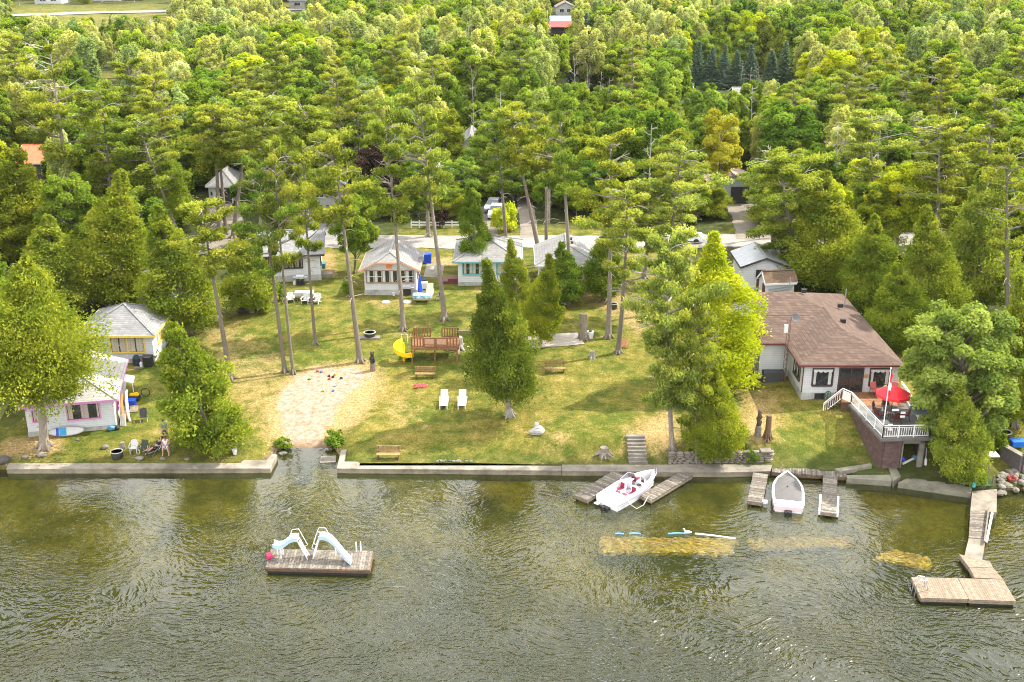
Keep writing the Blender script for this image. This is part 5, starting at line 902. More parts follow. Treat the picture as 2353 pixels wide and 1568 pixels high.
# covered boat
st, bw_ = atz(1812, 1165, .45), atz(1809, 1086, .8); rz = math.atan2(bw_.y - st.y, bw_.x - st.x); L = (bw_ - st).length + .2; o = T('covered_boat', 'white boat under a grey canvas cover between two docks', 'boat', (st.x, st.y, 0), rz); S_ = hull_sections(L, 2.2)
m = MB(); boat_hull(m, S_); hl = P('hull', m, HULL, o); m = MB(); sweep_band(m, S_, 0, 18, lambda b: b + .014, -.10, 1.004, -.14); m.box(-.015, .0, -.98, .98, .12, .42); P('hull_stripe', m, HULLP, hl); m = MB(); sweep_band(m, S_, 0, 18, lambda b: max(b - .24, .01), .05, 1.0, .012); x0, b0, s0, _ = S_[0]; m.box(0, .65, -b0 + .2, b0 - .2, s0 + .0, s0 + .055); P('deck', m, HULL, o)
m = MB(); vs = []; cs_ = S_[2:15]; k_ = 9
for i, (x, b, sh, kz) in enumerate(cs_):
    for j in range(k_): y = -1 + 2 * j / (k_ - 1); e = math.sin(math.pi * min(1, (i + .3) / 3) / 2); vs.append((x, y * (b - .17), sh + .07 + .13 * (1 - y * y) * e + .02 * math.sin(i * 1.7 + j)))
m.add(vs, [(i * k_ + j, (i + 1) * k_ + j, (i + 1) * k_ + j + 1, i * k_ + j + 1) for i in range(len(cs_) - 1) for j in range(k_ - 1)], .5); cv = P('canvas_cover', m, GREYC, o, smooth=True); m = MB(); m.blob((L * .45, .05, .92), .06, 6, 4); P('cover_pole_cap', m, BLACK, cv); m = MB(); q_ = S_[15:18]; vs = [(x, sg * max(b - .24, .02), sh + .03) for x, b, sh, kz in S_[14:18] for sg in (-1, 1)]; m.add(vs, [(2 * i, 2 * i + 1, 2 * i + 3, 2 * i + 2) for i in range(3)]); P('bow_well', m, GREYC, o); m = MB(); m.box(-.4, .0, -.25, .25, -.2, .2); m.box(-.5, -.3, -.07, .07, -.4, .3); P('outdrive', m, BLACK, o)
# ------------------------------------------------------------------ swim raft
zt = .45; q = [atz(*p, zt) for p in ((623, 1262), (857, 1266), (849, 1310), (610, 1304))]; rf = T('swim_raft', 'grey plank swim raft floating off the beach', 'raft'); m = MB(); n = 38
for i in range(n): a0, a1 = i / n, (i + .92) / n; m.prism([(s.x, s.y) for s in (q[0].lerp(q[1], a0), q[0].lerp(q[1], a1), q[3].lerp(q[2], a1), q[3].lerp(q[2], a0))], zt - .05, zt + rng.uniform(-.006, .01))
P('planking', m, GREYWOOD, rf); m = MB()
for i in range(4): m.bar((q[i].x, q[i].y, zt - .15), (q[(i + 1) % 4].x, q[(i + 1) % 4].y, zt - .15), .1, .19)
P('frame', m, BROWNWOOD, rf); c = sum(q, Vector()) / 4; m = MB(); m.prism([(c + (s - c) * .97)[:2] for s in q], -.2, zt - .2, .5); P('float_drum', m, BLACK, rf); m = MB(); s = q[0].lerp(q[1], .86)
for d_ in (-.14, .14): m.tube([s + Vector((d_, .12, -.5)), s + Vector((d_, .12, .55)), s + Vector((d_, .02, .62)), s + Vector((d_, -.1, .5)), s + Vector((d_, -.12, .0))], .025, 6)
P('swim_ladder', m, WHITE, rf)
PALEBLUE = M('pale_blue_slide', (.40, .54, .62), .3, .05, 3, bump=0)
def slide(label, prof, wdt, lad0, lad1, loc, rz, legs):
    o = T('water_slide', label, 'slide', loc, rz, 'slides on the swim raft'); m = MB(); vs = []; k = len(prof)
    for x, z, y in prof:
        for yy, dz in ((-wdt / 2 - .04, .22), (-wdt / 2, .22), (-wdt / 2 + .06, .02), (wdt / 2 - .06, .02), (wdt / 2, .22), (wdt / 2 + .04, .22), (wdt / 2 + .02, -.06), (-wdt / 2 - .02, -.06)): vs.append((x, y + yy, z + dz))
    m.add(vs, [(i * 8 + j, i * 8 + (j + 1) % 8, (i + 1) * 8 + (j + 1) % 8, (i + 1) * 8 + j) for i in range(k - 1) for j in range(8)] + [tuple(range(7, -1, -1)), tuple(range((k - 1) * 8, k * 8))], .5); P('chute', m, PALEBLUE, o)
    m = MB(); a, b = Vector(lad0), Vector(lad1)
    for s in (-.24, .24): m.bar(a + Vector((0, s, 0)), b + Vector((0, s, 0)), .045)
    for i in range(1, 7): p = a.lerp(b, i / 7); m.bar(p + Vector((0, -.24, 0)), p + Vector((0, .24, 0)), .11, .03)
    P('ladder', m, WHITE, o); m = MB(); d = (b - a).normalized()
    for s in (-.27, .27): m.tube([a.lerp(b, .45) + Vector((0, s, .05)), a.lerp(b, .5) + Vector((0, s, .0)) - d.cross(Vector((0, 1, 0))) * .0 + Vector((.22 if lad0[0] > lad1[0] else -.22, 0, .1)), b + Vector((.12 if lad0[0] > lad1[0] else -.12, s, .35)), b + Vector((0, s, .6)), b + Vector((-.4 if lad0[0] > lad1[0] else .4, s, .55)), b + Vector((-.55 if lad0[0] > lad1[0] else .55, s, .18))], .024, 6)
    P('handrail', m, WHITE, o)
    for x, y, z in legs: m = MB(); m.tube([(x, y, 0), (x, y, z)], .03, 6); P('leg', m, WHITE, o)
    return o
e0 = q[0].lerp(q[3], .5); ex = (q[1] - q[0]).normalized(); rz0 = math.atan2(ex.y, ex.x); P0 = q[0].lerp(q[3], .45)
def RP(u_, v_): s = q[0].lerp(q[1], u_).lerp(q[3].lerp(q[2], u_), v_); return Vector((s.x, s.y, zt))
slide('short pale blue slide curving off the left end of the raft', [(-.1, .85, 0), (.18, .74, 0), (.45, .78, 0), (.72, .98, 0), (.98, 1.2, 0), (1.24, 1.32, 0), (1.5, 1.3, 0)], .5, (2.05, 0, 0), (1.5, 0, 1.27), RP(.07, .42), rz0, [(.05, .25, .9), (.4, .25, .85), (.4, -.25, .85)])
slide('long pale blue slide running down to the raft\'s right front corner', [(0, 1.38, 0), (.3, 1.42, 0), (.6, 1.35, -.05), (.9, 1.15, -.14), (1.2, .85, -.27), (1.5, .54, -.42), (1.75, .30, -.56), (1.95, .16, -.68), (2.1, .12, -.76)], .5, (-.42, 0, 0), (0, 0, 1.34), RP(.50, .36), rz0, [(.95, .1, 1.2)])
m = MB(); s = RP(.0, .55); m.blob((s.x + .1, s.y, zt + .22), (.22, .22, .25)); O('buoy', m, M('pink_red_buoy', (.55, .03, .12), .4), 'pink red buoy at the left end of the swim raft', 'buoy')
# ------------------------------------------------------------------ things in the water
NOOB = M('blue_foam', (.10, .36, .66), .7); NOOW = M('white_foam', (.75, .76, .78), .7)
for (a, b), mt, lab in ((((1414, 1227), (1433, 1227.5)), NOOB, 'short blue foam float at the left above the sunken crib'), (((1446, 1226.5), (1472, 1227)), NOOB, 'second blue foam float from the left above the sunken crib'), (((1535, 1227), (1580, 1226)), NOOB, 'long blue foam float in the middle above the sunken crib'), (((1597, 1226.5), (1690, 1238)), NOOW, 'long white foam float slanting at the right above the sunken crib')):
    p, q_ = atz(*a, .02), atz(*b, .02); m = MB(); m.tube([p, p.lerp(q_, .5) + Vector((0, .05, 0)), q_], .055, 7); O('foam_float', m, mt, lab, 'foam float', group='foam floats above the sunken crib')
p = atz(1581, 1224, .05); m = MB(); m.blob((p.x, p.y, .08), (.25, .1, .1), 8, 5, .05); m.tube([(p.x - .18, p.y, .12), (p.x - .28, p.y, .32), (p.x - .36, p.y, .32)], [.05, .04, .02], 6); O('gull', m, WHITE, 'white gull floating beside the blue foam floats', 'bird')
def crib(pts, zt, label, n, sz, mat):
    o = T('sunken_crib', label, 'sunken crib'); pl = [atz(*p, zt) for p in pts]; m = MB()
    for _ in range(n):
        u_, v_ = rng.random(), rng.random(); c = pl[0].lerp(pl[1], u_).lerp(pl[3].lerp(pl[2], u_), v_); r_ = sz * rng.uniform(.5, 1.2); m.blob((c.x, c.y, zt - r_ * .35 + rng.uniform(-.05, .06)), (r_, r_ * rng.uniform(.6, 1), r_ * .55), 7, 4, .2)
    P('rock_fill', m, mat, o); m = MB()
    for z in (-.35, -.7, -1.05, -1.4):
        for i in range(4): a, b = pl[i], pl[(i + 1) % 4]; m.bar((a.x, a.y, zt + z + .15), (b.x, b.y, zt + z + .15), .22, .28)
    P('crib_logs', m, BROWNWOOD, o)
GOLDR = concrete('water_gilded_stone', (.85, .54, .10), .3)  # gold of light filtered by the water, put into the stone colour
crib(((1388, 1236), (1690, 1240), (1672, 1270), (1383, 1268)), -.22, 'sunken rock crib glowing golden under the blue floats', 620, .34, GOLDR); crib(((1720, 1240), (1960, 1236), (1950, 1256), (1720, 1260)), -.85, 'faint sunken rock crib in the middle of the bay', 300, .32, GOLDR); crib(((2048, 1262), (2134, 1284), (2128, 1308), (2018, 1284)), -.18, 'small golden sunken crib near the tan floats', 170, .32, GOLDR)
m = MB()
for d_ in ((-.5, -.1), (.1, .45), (.25, -.5)): p = atz(662, 1173, -.15); m.tube([(p.x, p.y, -.18), (p.x + d_[0], p.y + d_[1], -.2)], [.12, .07], 6)
O('sunken_branch', m, WHITE, 'pale forked branch lying under water off the beach', 'branch'); m = MB()
for _ in range(7): p = atz(686 + rng.uniform(-9, 9), 1098 + rng.uniform(-8, 8), -.1); m.blob((p.x, p.y, -.12), (.2, .16, .13))
O('rocks', m, ROCK, 'pale stones in the shallow water before the sand mouth', 'rocks', kind='stuff'); m = MB()
for _ in range(60): p = atz(702 + rng.uniform(-10, 10), 1082 + rng.uniform(-22, 22), -.2); m.blob((p.x, p.y, -.3), (.22, .3, .12), 6, 4, .3)
O('water_weeds', m, M('dark_weed', (.03, .05, .02), .9), 'dark green weeds under the shallow water at the sand mouth', 'weeds', kind='stuff')
m = MB()
for _ in range(90): s_ = rng.random(); x, y = 60 + s_ * 1100, 1057 + 6 * s_; 
pxslab('sunken_slab', ((737, 1049), (772, 1047), (772, 1062), (735, 1064)), .03, .4, concrete('wet_slab', (.2, .18, .15), .5), 'dark wet slab sunk at the right side of the sand mouth', 'slab')
# ------------------------------------------------------------------ garden things
RESIN = M('white_resin', (.50, .495, .49), .4, .05, 4, bump=0); YELP = M('yellow_plastic', (.82, .50, .008), .3, .06, 3, bump=0)
def at(px, py): return G(px, py)
# play set
a = at(945, 834); W_, D_, Z_ = 4.1, 2.5, 1.5; o = T('play_set', 'red brown wooden play platform with yellow spiral slide and swing beam', 'play set', (a.x, a.y, a.z - .05), R(-1)); m = MB()
for i in range(17): m.box(.0, W_, D_ * i / 17, D_ * (i + .9) / 17, Z_ - .04, Z_)
P('platform', m, REDWOOD, o); m = MB(); [m.bar(p_, q_, .06, .2) for p_, q_ in (((0, 0, Z_ - .14), (W_, 0, Z_ - .14)), ((0, D_, Z_ - .14), (W_, D_, Z_ - .14)), ((0, 0, Z_ - .14), (0, D_, Z_ - .14)), ((W_, 0, Z_ - .14), (W_, D_, Z_ - .14)))]; P('frame', m, REDWOOD, o)
for x, y in ((.08, .08), (W_ / 2, .4), (W_ - .08, .08), (.08, D_ - .08), (W_ - .08, D_ - .08)): m = MB(); m.box(x - .06, x + .06, y - .06, y + .06, -.4, Z_ + (.95 if x != W_ / 2 else 0)); P('post', m, REDWOOD, o)
def panel(x0, x1, y, rail=True):
    m = MB(); m.bar((x0, y, Z_ + .92), (x1, y, Z_ + .92), .08, .1); m.bar((x0, y, Z_ + .12), (x1, y, Z_ + .12), .05, .1); n = int((x1 - x0) / .21)
    for i in range(n + 1): x = x0 + (x1 - x0) * i / n; m.box(x - .055, x + .055, y - .03, y, Z_ + .05, Z_ + .9)
    P('slat_panel', m, REDWOOD, o)
panel(.1, 1.1, 0); panel(3.2, 4.0, 0); panel(.25, 1.5, D_); panel(2.55, 3.95, D_); TANP = M('tan_play_panel', (.48, .27, .17), .7)
for x0 in (1.15, 2.2): m = MB(); m.box(x0 + .06, x0 + .94, -.03, 0, Z_ + .3, Z_ + .84); P('play_board', m, TANP, o); m = MB(); [m.bar(p_, q_, .09, .08) for p_, q_ in (((x0, -.02, Z_ + .25), (x0 + 1, -.02, Z_ + .25)), ((x0, -.02, Z_ + .9), (x0 + 1, -.02, Z_ + .9)), ((x0 + .03, -.02, Z_ + .05), (x0 + .03, -.02, Z_ + .9)), ((x0 + .97, -.02, Z_ + .05), (x0 + .97, -.02, Z_ + .9)))]; m.box(x0, x0 + 1, -.03, 0, Z_ + .02, Z_ + .12); P('board_frame', m, REDWOOD, o)
m = MB(); m.bar((-.02, .1, Z_ + .92), (-.02, .9, Z_ + .92), .06, .09); P('side_rail', m, REDWOOD, o)
m = MB(); vs = []; n = 26
for i in range(n + 1):
    t = i / n; th = R(100) + t * R(330); r0, r1 = .12, .82; z = Z_ + .08 - (Z_ - .12) * t; c, s = math.cos(th), math.sin(th); ox, oy = -.68, .35
    for r_, dz in ((r0 - .05, .22), (r0, .22), (r0 + .08, .0), (r1 - .1, .0), (r1, .34), (r1 + .05, .34), (r1 + .04, -.06), (r0 - .03, -.06)): vs.append((ox + r_ * c, oy + r_ * s, z + dz))
m.add(vs, [(i * 8 + j, (i + 1) * 8 + j, (i + 1) * 8 + (j + 1) % 8, i * 8 + (j + 1) % 8) for i in range(n) for j in range(8)] + [tuple(range(8)), tuple(range(n * 8 + 7, n * 8 - 1, -1))], .5); P('spiral_slide', m, YELP, o); m = MB(); m.tube([(-.68, .35, -.3), (-.68, .35, Z_ + .3)], .11, 10); P('slide_column', m, YELP, o); m = MB(); m.tube([(-.9, .85, Z_ + .1), (-.9, .85, Z_ + .85), (-.35, .85, Z_ + .85), (-.35, .85, Z_ + .1)], .035, 6); P('slide_hoop', m, RESIN, o)
m = MB(); m.bar((W_ - .1, D_ - .5, Z_ + .75), (W_ + 4.3, D_ - .5, Z_ + .75), .1, .16); P('swing_beam', m, OLDWOOD, o); m = MB(); [m.bar((W_ + 4.2, D_ - .5, Z_ + .75), (W_ + 4.5, D_ - .5 + s, -.3), .1) for s in (-1.1, 1.1)]; P('swing_frame', m, OLDWOOD, o)
for x in (W_ + 1.7, W_ + 3.0): m = MB(); [m.tube([(x + s, D_ - .5, Z_ + .7), (x + s, D_ - .5, .55)], .014, 4) for s in (-.22, .22)]; sw_ = P('swing_chain', m, STEEL, o); m = MB(); m.box(x - .25, x + .25, D_ - .6, D_ - .4, .5, .55); P('swing_seat', m, RESIN, sw_)
# carved posts and stumps
def carved(px, py, h, mat, label, top='bear'):
    a = at(px, py); m = MB(); m.tube2([(0, 0, -.2), (0, 0, .15), (.02, 0, h * .38), (0, .02, h * .42)], [.3, .26, .22, .2], 9); o = T('carved_post', label, 'carved post', a); P('stump', m, OLDWOOD, o); m = MB()
    if top == 'bear':
        m.tube2([(0, 0, h * .40), (0, 0, h * .5), (0, 0, h * .66), (.0, 0, h * .78), (0, -.02, h * .86), (0, -.03, h * .93), (0, -.02, h * .98)], [.19, .23, .2, .14, .16, .16, .08], 10); m.blob((-.11, -.02, h * .985), (.06, .04, .08), 6, 4, 0); m.blob((.11, -.02, h * .985), (.06, .04, .08), 6, 4, 0); m.blob((0, -.18, h * .9), (.07, .08, .06), 6, 4, 0); m.tube([(-.17, -.05, h * .72), (-.2, -.2, h * .6), (-.1, -.26, h * .56)], [.07, .06, .05], 6); m.tube([(.17, -.05, h * .72), (.2, -.2, h * .6), (.1, -.26, h * .56)], [.07, .06, .05], 6)
    else:
        m.tube2([(0, 0, h * .4), (.05, 0, h * .52), (-.04, 0, h * .62), (.06, 0, h * .74), (0, 0, h * .86), (.04, 0, h)], [.17, .2, .14, .2, .13, .16], 9); m.blob((-.16, -.05, h * .7), (.08, .08, .14), 6, 4); m.blob((.16, -.05, h * .55), (.08, .08, .16), 6, 4)
    P('carving', m, mat, o, smooth=True); return o
carved(857, 852, 1.75, M('charred_wood', (.03, .026, .024), .7), 'dark carved bear on a stump above the sand patch'); carved(1741, 1002, 2.1, M('dark_carved_wood', (.07, .045, .028), .8), 'thin dark carved post left of the thicker stump by the sundeck lawn', 'twist')
def stump(px, py, r, h, label, mat=OLDWOOD, roots=7, cut=0.0, cat='stump', name='tree_stump', notch=False):
    a = at(px, py); m = MB(); m.tube2([(0, 0, -.2), (0, 0, .12), (.01, 0, h * .5), (cut, 0, h), (cut, 0, h + .01)], [r * 1.25, r * 1.05, r * .92, r * .85, r * .82], 11)
    for i in range(roots): t = i * 6.283 / roots + rng.uniform(-.3, .3); l = r * rng.uniform(1.7, 2.9); m.tube([(math.cos(t) * r * .6, math.sin(t) * r * .6, h * .35), (math.cos(t) * r * 1.3, math.sin(t) * r * 1.3, .1), (math.cos(t) * l, math.sin(t) * l, -.08)], [r * .4, r * .3, r * .1], 6)
    if notch: m.tube([(-r * .7, -.05, h * .62), (-r * .75, -.05, h * 1.02)], r * .55, 7); m.tube([(-r * .5, 0, h * .6), (-r * 2.2, -.1, h * .58)], [r * .25, r * .1], 5)
    return O(name, m, mat, label, cat, a)
stump(1763, 1008, .24, 1.9, 'thick reddish standing stump by the sundeck lawn', BROWNWOOD, 8); stump(1340, 779, .33, 2.4, 'tall grey standing stump with a notched top by the gravel pad', CEDARBARK, 6, .0, notch=True); stump(1053, 800, .48, 1.05, 'broad bleached stump with spreading roots under the swing beam', PALEBARK, 8); stump(1388, 1044, .36, .55, 'gnarled low stump with pale roots near the stone steps', OLDWOOD, 9); stump(1361, 823, .27, .62, 'short pale sawn stump on the lawn right of the benches', PALEBARK, 3); stump(283, 1032, .2, .55, 'upright log used as a seat left of the white plastic chair', OLDWOOD, 0, cat='log', name='log'); stump(548, 715, .14, .25, 'dark small stump by the bushy cedar', BROWNWOOD, 4)
for dx, ln in ((0, 1.9), (.35, 1.7)): a = at(489, 1040); m = MB(); m.tube([(a.x - 1.0 + dx, a.y + .4, a.z + 1.5), (a.x - .3 + dx * .8, a.y, a.z + .6), (a.x + .3 + dx, a.y - .2, a.z - .1)], [.13, .17, .2], 8); O('leaning_trunk', m, CEDARBARK, 'grey leaning trunk under the seated people\'s cedar' if dx == 0 else 'second grey leaning trunk under the seated people\'s cedar', 'trunk')
# benches
def bench(px, py, label, mat, w=1.75, back=True, rz=0):
    a = at(px, py); o = T('park_bench', label, 'bench', a, rz, 'lawn benches'); m = MB(); [m.box(-w / 2, w / 2, -.22 + i * .15, -.09 + i * .15, .40, .44) for i in range(3)]; P('seat', m, mat, o)
    if back: m = MB(); [m.box(-w / 2, w / 2, .27 + .03 * i, .31 + .03 * i, .52 + i * .15, .64 + i * .15) for i in range(3)]; P('backrest', m, mat, o)
    for x in (-w / 2 + .12, w / 2 - .12): m = MB(); m.box(x - .04, x + .04, -.22, .24, -.1, .40); m.bar((x, .24, .1), (x, .36, .92), .07); P('leg', m, BROWNWOOD, o)
    return o
OCHREW = wood('ochre_bench_wood', (.24, .16, .06), (.30, .20, .08), (.36, .25, .10))
bench(977, 869, 'brown bench below the play set', OCHREW); bench(1275, 857, 'low dark bench right of the lone lawn cedar', OCHREW); bench(893, 1055, 'ochre bench right at the seawall', OCHREW)
# sun loungers
def lounger(loc, rz, label, mat, back=R(50), group=None):
    o = T('sun_lounger', label, 'lounger', loc, rz, group); m = MB(); n = 14
    for i in range(n): m.box(-.3, .3, -.65 + 1.3 * i / n, -.65 + 1.3 * (i + .85) / n, .30, .33)
    P('seat', m, mat, o); m = MB(); c, s = math.cos(back), math.sin(back)
    for i in range(9): l = .09 * i; m.add([(-.3, .66 + l * c, .33 + l * s), (.3, .66 + l * c, .33 + l * s), (.3, .66 + (l + .075) * c, .33 + (l + .075) * s), (-.3, .66 + (l + .075) * c, .33 + (l + .075) * s), (-.3, .69 + l * c, .31 + l * s), (.3, .69 + l * c, .31 + l * s), (.3, .69 + (l + .075) * c, .31 + (l + .075) * s), (-.3, .69 + (l + .075) * c, .31 + (l + .075) * s)], [(0, 1, 2, 3), (7, 6, 5, 4), (0, 3, 7, 4), (1, 5, 6, 2), (3, 2, 6, 7), (0, 4, 5, 1)])
    P('backrest', m, mat, o); m = MB(); [m.box(s_ * .31 - .03, s_ * .31 + .03, -.68, .7, .24, .34) for s_ in (-1, 1)]; P('frame', m, mat, o)
    for x, y in ((-.29, -.6), (.29, -.6), (-.29, .6), (.29, .6)): m = MB(); m.box(x - .04, x + .04, y - .05, y + .05, -.1, .26); P('leg', m, mat, o)
    for s_ in (-1, 1): m = MB(); m.bar((s_ * .36, .2, .5), (s_ * .36, .7, .5), .07, .04); m.bar((s_ * .36, .22, .26), (s_ * .36, .22, .5), .05); P('armrest', m, mat, o)
    return o
lounger(at(1020, 933), 0, 'left of the two white loungers on the lawn, with a strap across its back', RESIN, group='white loungers on the lawn'); lounger(at(1062, 933), 0, 'white lounger on the lawn beside the strapped one', RESIN, group='white loungers on the lawn'); lounger(at(988, 680), 0, 'cream lounger beside the orange trimmed cottage', M('cream_lounger', (.68, .60, .42), .6), R(65)); 
# adirondack and plastic chairs
def adirondack(loc, rz, label, mat, group=None):
    o = T('lawn_chair', label, 'chair', loc, rz, group); m = MB()
    for i in range(6): m.add([(-.27, -.3 + .095 * i, .36 - .022 * i), (.27, -.3 + .095 * i, .36 - .022 * i), (.27, -.22 + .095 * i, .342 - .022 * i), (-.27, -.22 + .095 * i, .342 - .022 * i)] + [(-.27, -.3 + .095 * i, .33 - .022 * i), (.27, -.3 + .095 * i, .33 - .022 * i), (.27, -.22 + .095 * i, .312 - .022 * i), (-.27, -.22 + .095 * i, .312 - .022 * i)], [(0, 1, 2, 3), (7, 6, 5, 4), (0, 4, 5, 1), (1, 5, 6, 2), (3, 2, 6, 7), (0, 3, 7, 4)])
    P('seat', m, mat, o); m = MB()
    for i in range(5): x = -.24 + .12 * i; hh = .95 - .05 * abs(i - 2); m.bar((x * .85, .24, .24), (x * 1.1, .58, hh), .1, .03, (0, 1, 0))
    P('backrest', m, mat, o)
    for s in (-1, 1): m = MB(); m.box(s * .36 - .07, s * .36 + .07, -.38, .42, .53, .56); P('armrest', m, mat, o); m = MB(); m.box(s * .33 - .03, s * .33 + .03, -.33, -.22, -.05, .53); P('leg', m, mat, o); m = MB(); m.bar((s * .29, -.25, .34), (s * .29, .55, .02), .04, .11); P('leg', m, mat, o)
    return o
GW = 'white lawn chairs by the picnic table'; adirondack(at(668, 695), R(12), 'white slatted lawn chair standing apart left of the picnic table', RESIN, GW); adirondack(at(702, 697), R(-6), 'white slatted lawn chair in front of the picnic table', RESIN, GW); adirondack(at(727, 697), R(-14), 'white slatted lawn chair right of the slender pine', RESIN, GW); adirondack(at(725, 690), R(150), 'white slatted lawn chair behind the picnic table', RESIN, GW)
def picnic(px, py, label, mat, cloth=None, rz=0, clothlabel=None):
    a = at(px, py); o = T('picnic_table', label, 'table', a, rz); m = MB(); [m.box(-.9, .9, -.36 + .15 * i, -.23 + .15 * i, .71, .75) for i in range(5)]; P('tabletop', m, mat, o)
    for s in (-1, 1): m = MB(); m.box(-.9, .9, s * .72 - .13, s * .72 + .13, .42, .46); P('bench_seat', m, mat, o)
    for x in (-.65, .65): m = MB(); m.bar((x, -.68, -.05), (x, -.22, .7), .05, .1); m.bar((x, .68, -.05), (x, .22, .7), .05, .1); m.bar((x, -.8, .38), (x, .8, .38), .05, .1); P('leg', m, mat, o)
    if cloth: m = MB(); m.box(-.93, .93, -.4, .4, .752, .765); m.box(-.93, .93, -.41, -.4, .45, .765); m.box(-.93, .93, .4, .41, .5, .765); m.box(-.94, -.93, -.4, .4, .5, .765); m.box(.93, .94, -.4, .4, .5, .765); O('tablecloth', m, cloth, clothlabel, 'tablecloth', a, rz)
picnic(700, 687, 'picnic table with a white cloth among the white lawn chairs', BROWNWOOD, RESIN, R(3), 'white cloth on the picnic table among the lawn chairs')
k = N('blue_patterned_cloth'); c = k.ramp(k.noise(k.obj(), 4, 4), (.4, (.10, .35, .55)), (.5, (.45, .65, .75)), (.65, (.6, .75, .8))); BCLOTH = k.pbr(c, .8); picnic(971, 693, 'picnic table with blue white cloth before the orange trimmed cottage', BROWNWOOD, BCLOTH, 0, 'blue and white cloth on the picnic table'); picnic(1505, 693, 'wooden table half hidden behind the front pines', OLDWOOD, None, R(10))
def bbq(px, py, label, mat, rz=0, tank=True, loc=None):
    a = loc or at(px, py); o = T('barbecue', label, 'barbecue', a, rz, 'gas barbecues'); m = MB(); m.box(-.38, .38, -.25, .25, .08, .72); P('cabinet', m, BLACK, o); m = MB(); m.box(-.4, .4, -.27, .27, .73, .86); P('firebox', m, mat, o); m = MB(); n = 7; vs = []
    for i in range(n + 1): t = math.pi * i / n; vs += [(-.4, -.26 * math.cos(t), .86 + .24 * math.sin(t)), (.4, -.26 * math.cos(t), .86 + .24 * math.sin(t))]
    m.add(vs, [(2 * i, 2 * i + 1, 2 * i + 3, 2 * i + 2) for i in range(n)] + [tuple(range(0, 2 * n + 2, 2))[::-1], tuple(range(1, 2 * n + 2, 2))]); l = P('lid', m, mat, o); m = MB(); m.bar((-.25, -.3, .95), (.25, -.3, .95), .03); P('handle', m, STEEL, l)
    for s in (-1, 1): m = MB(); m.box(s * .58 - .16, s * .58 + .16, -.24, .24, .82, .86); P('side_shelf', m, mat if mat is not BLACK else DARK, o)
    if tank: m = MB(); m.lathe([(.02, 0), (.15, .02), (.15, .33), (.08, .42), (.05, .47)], 10, (-.62, -.05, 0)); P('gas_tank', m, WHITE, o)
    return o
SG = M('steel_grey', (.42, .42, .43), .4, .1); bbq(691, 655, 'silver topped barbecue with white side shelves before the black trimmed cottage', SG); bbq(936, 678, 'pale grey barbecue against the orange trimmed cottage', SG, tank=False); bbq(1355, 668, 'black barbecue before the right grey cottage', BLACK); A0, rzB, wB_ = CB; bbq(0, 0, 'black barbecue before the yellow trimmed cottage', BLACK, 0, True, G(342, 842))
m = MB(); m.lathe([(.36, 0), (.33, .6), (.2, .85), (.05, .9)], 9); O('covered_bin', m, M('navy_cover', (.02, .025, .05), .6), 'navy covered bundle beside the yellow trimmed cottage barbecue', 'cover', G(315, 838)); m = MB(); m.box(-.4, .4, -.2, .2, 0, .05); O('paving_stone', m, CONC, 'pale paving stone near the yellow trimmed cottage', 'paving stone', G(319, 846))
a, rz, w = CB; m = MB(); m.M = Matrix.Translation(G(218, 838)); m.blob((0, 0, .45), (.85, .45, .6), 8, 5, .12); m.box(-.8, .8, -.35, .35, 0, .8); O('tarp', m, BLUE, 'blue tarp over a heap before the yellow trimmed cottage', 'tarp')
# left front cottage surroundings
a, rz, w = CA
def CAloc(u_, v_, z=None): p = Vector((a.x + math.cos(rz) * u_ - math.sin(rz) * v_, a.y + math.sin(rz) * u_ + math.cos(rz) * v_, 0)); p.z = gz(p.x, p.y) if z is None else z; return p
def board(name, loc, ln, wd, th, mat, label, cat, rot, pads=None, group=None):
    o = T(name, label, cat, loc, 0, group); o.rotation_euler = rot; m = MB(); vs = []; n = 20; k_ = 8
    for i in range(n + 1):
        t = i / n; x = (t - .5) * ln; b = wd / 2 * max(.03, math.sin(math.pi * min(1, max(0, t * .94 + .03))) ** .55); r_ = .12 * (2 * t - 1) ** 4
        for j in range(k_): an = 2 * math.pi * j / k_; vs.append((x, b * math.cos(an), th / 2 * math.sin(an) * min(1, b * 8) + r_))
    m.add(vs, [(i * k_ + j, (i + 1) * k_ + j, (i + 1) * k_ + (j + 1) % k_, i * k_ + (j + 1) % k_) for i in range(n) for j in range(k_)] + [tuple(range(k_))[::-1], tuple(range(n * k_, n * k_ + k_))], .5); P('hull' if name == 'kayak' else 'deck', m, mat, o, smooth=True)
    if pads:
        for x0, x1, pm in pads: m = MB(); m.box(x0, x1, -wd * .38, wd * .38, th / 2 - .005, th / 2 + .012); P('pad', m, pm, o)
    return o
p = CAloc(w * .44, -.42); board('paddleboard', (p.x, p.y, p.z + .36), 2.55, .78, .12, RESIN, 'white paddleboard with blue pads leaning on the pink trimmed cottage', 'paddleboard', (R(62), 0, rz), [(-.75, -.55, BLUE), (-.5, .0, M('aqua_pad', (.04, .28, .5), .7))])
p = CAloc(w + .75, 1.5); board('kayak', (p.x, p.y, p.z + 1.05), 2.6, .68, .22, RESIN, 'white kayak standing on end against the pink trimmed cottage', 'kayak', (R(80), R(-68), rz + R(95)), group='boats leaned on the cottage side'); p = CAloc(w + .45, 1.0); board('kayak', (p.x, p.y, p.z + 1.05), 2.5, .6, .2, M('orange_hull', (.62, .20, .06), .4), 'orange kayak standing on end beside the white one', 'kayak', (R(80), R(-66), rz + R(95)), group='boats leaned on the cottage side')
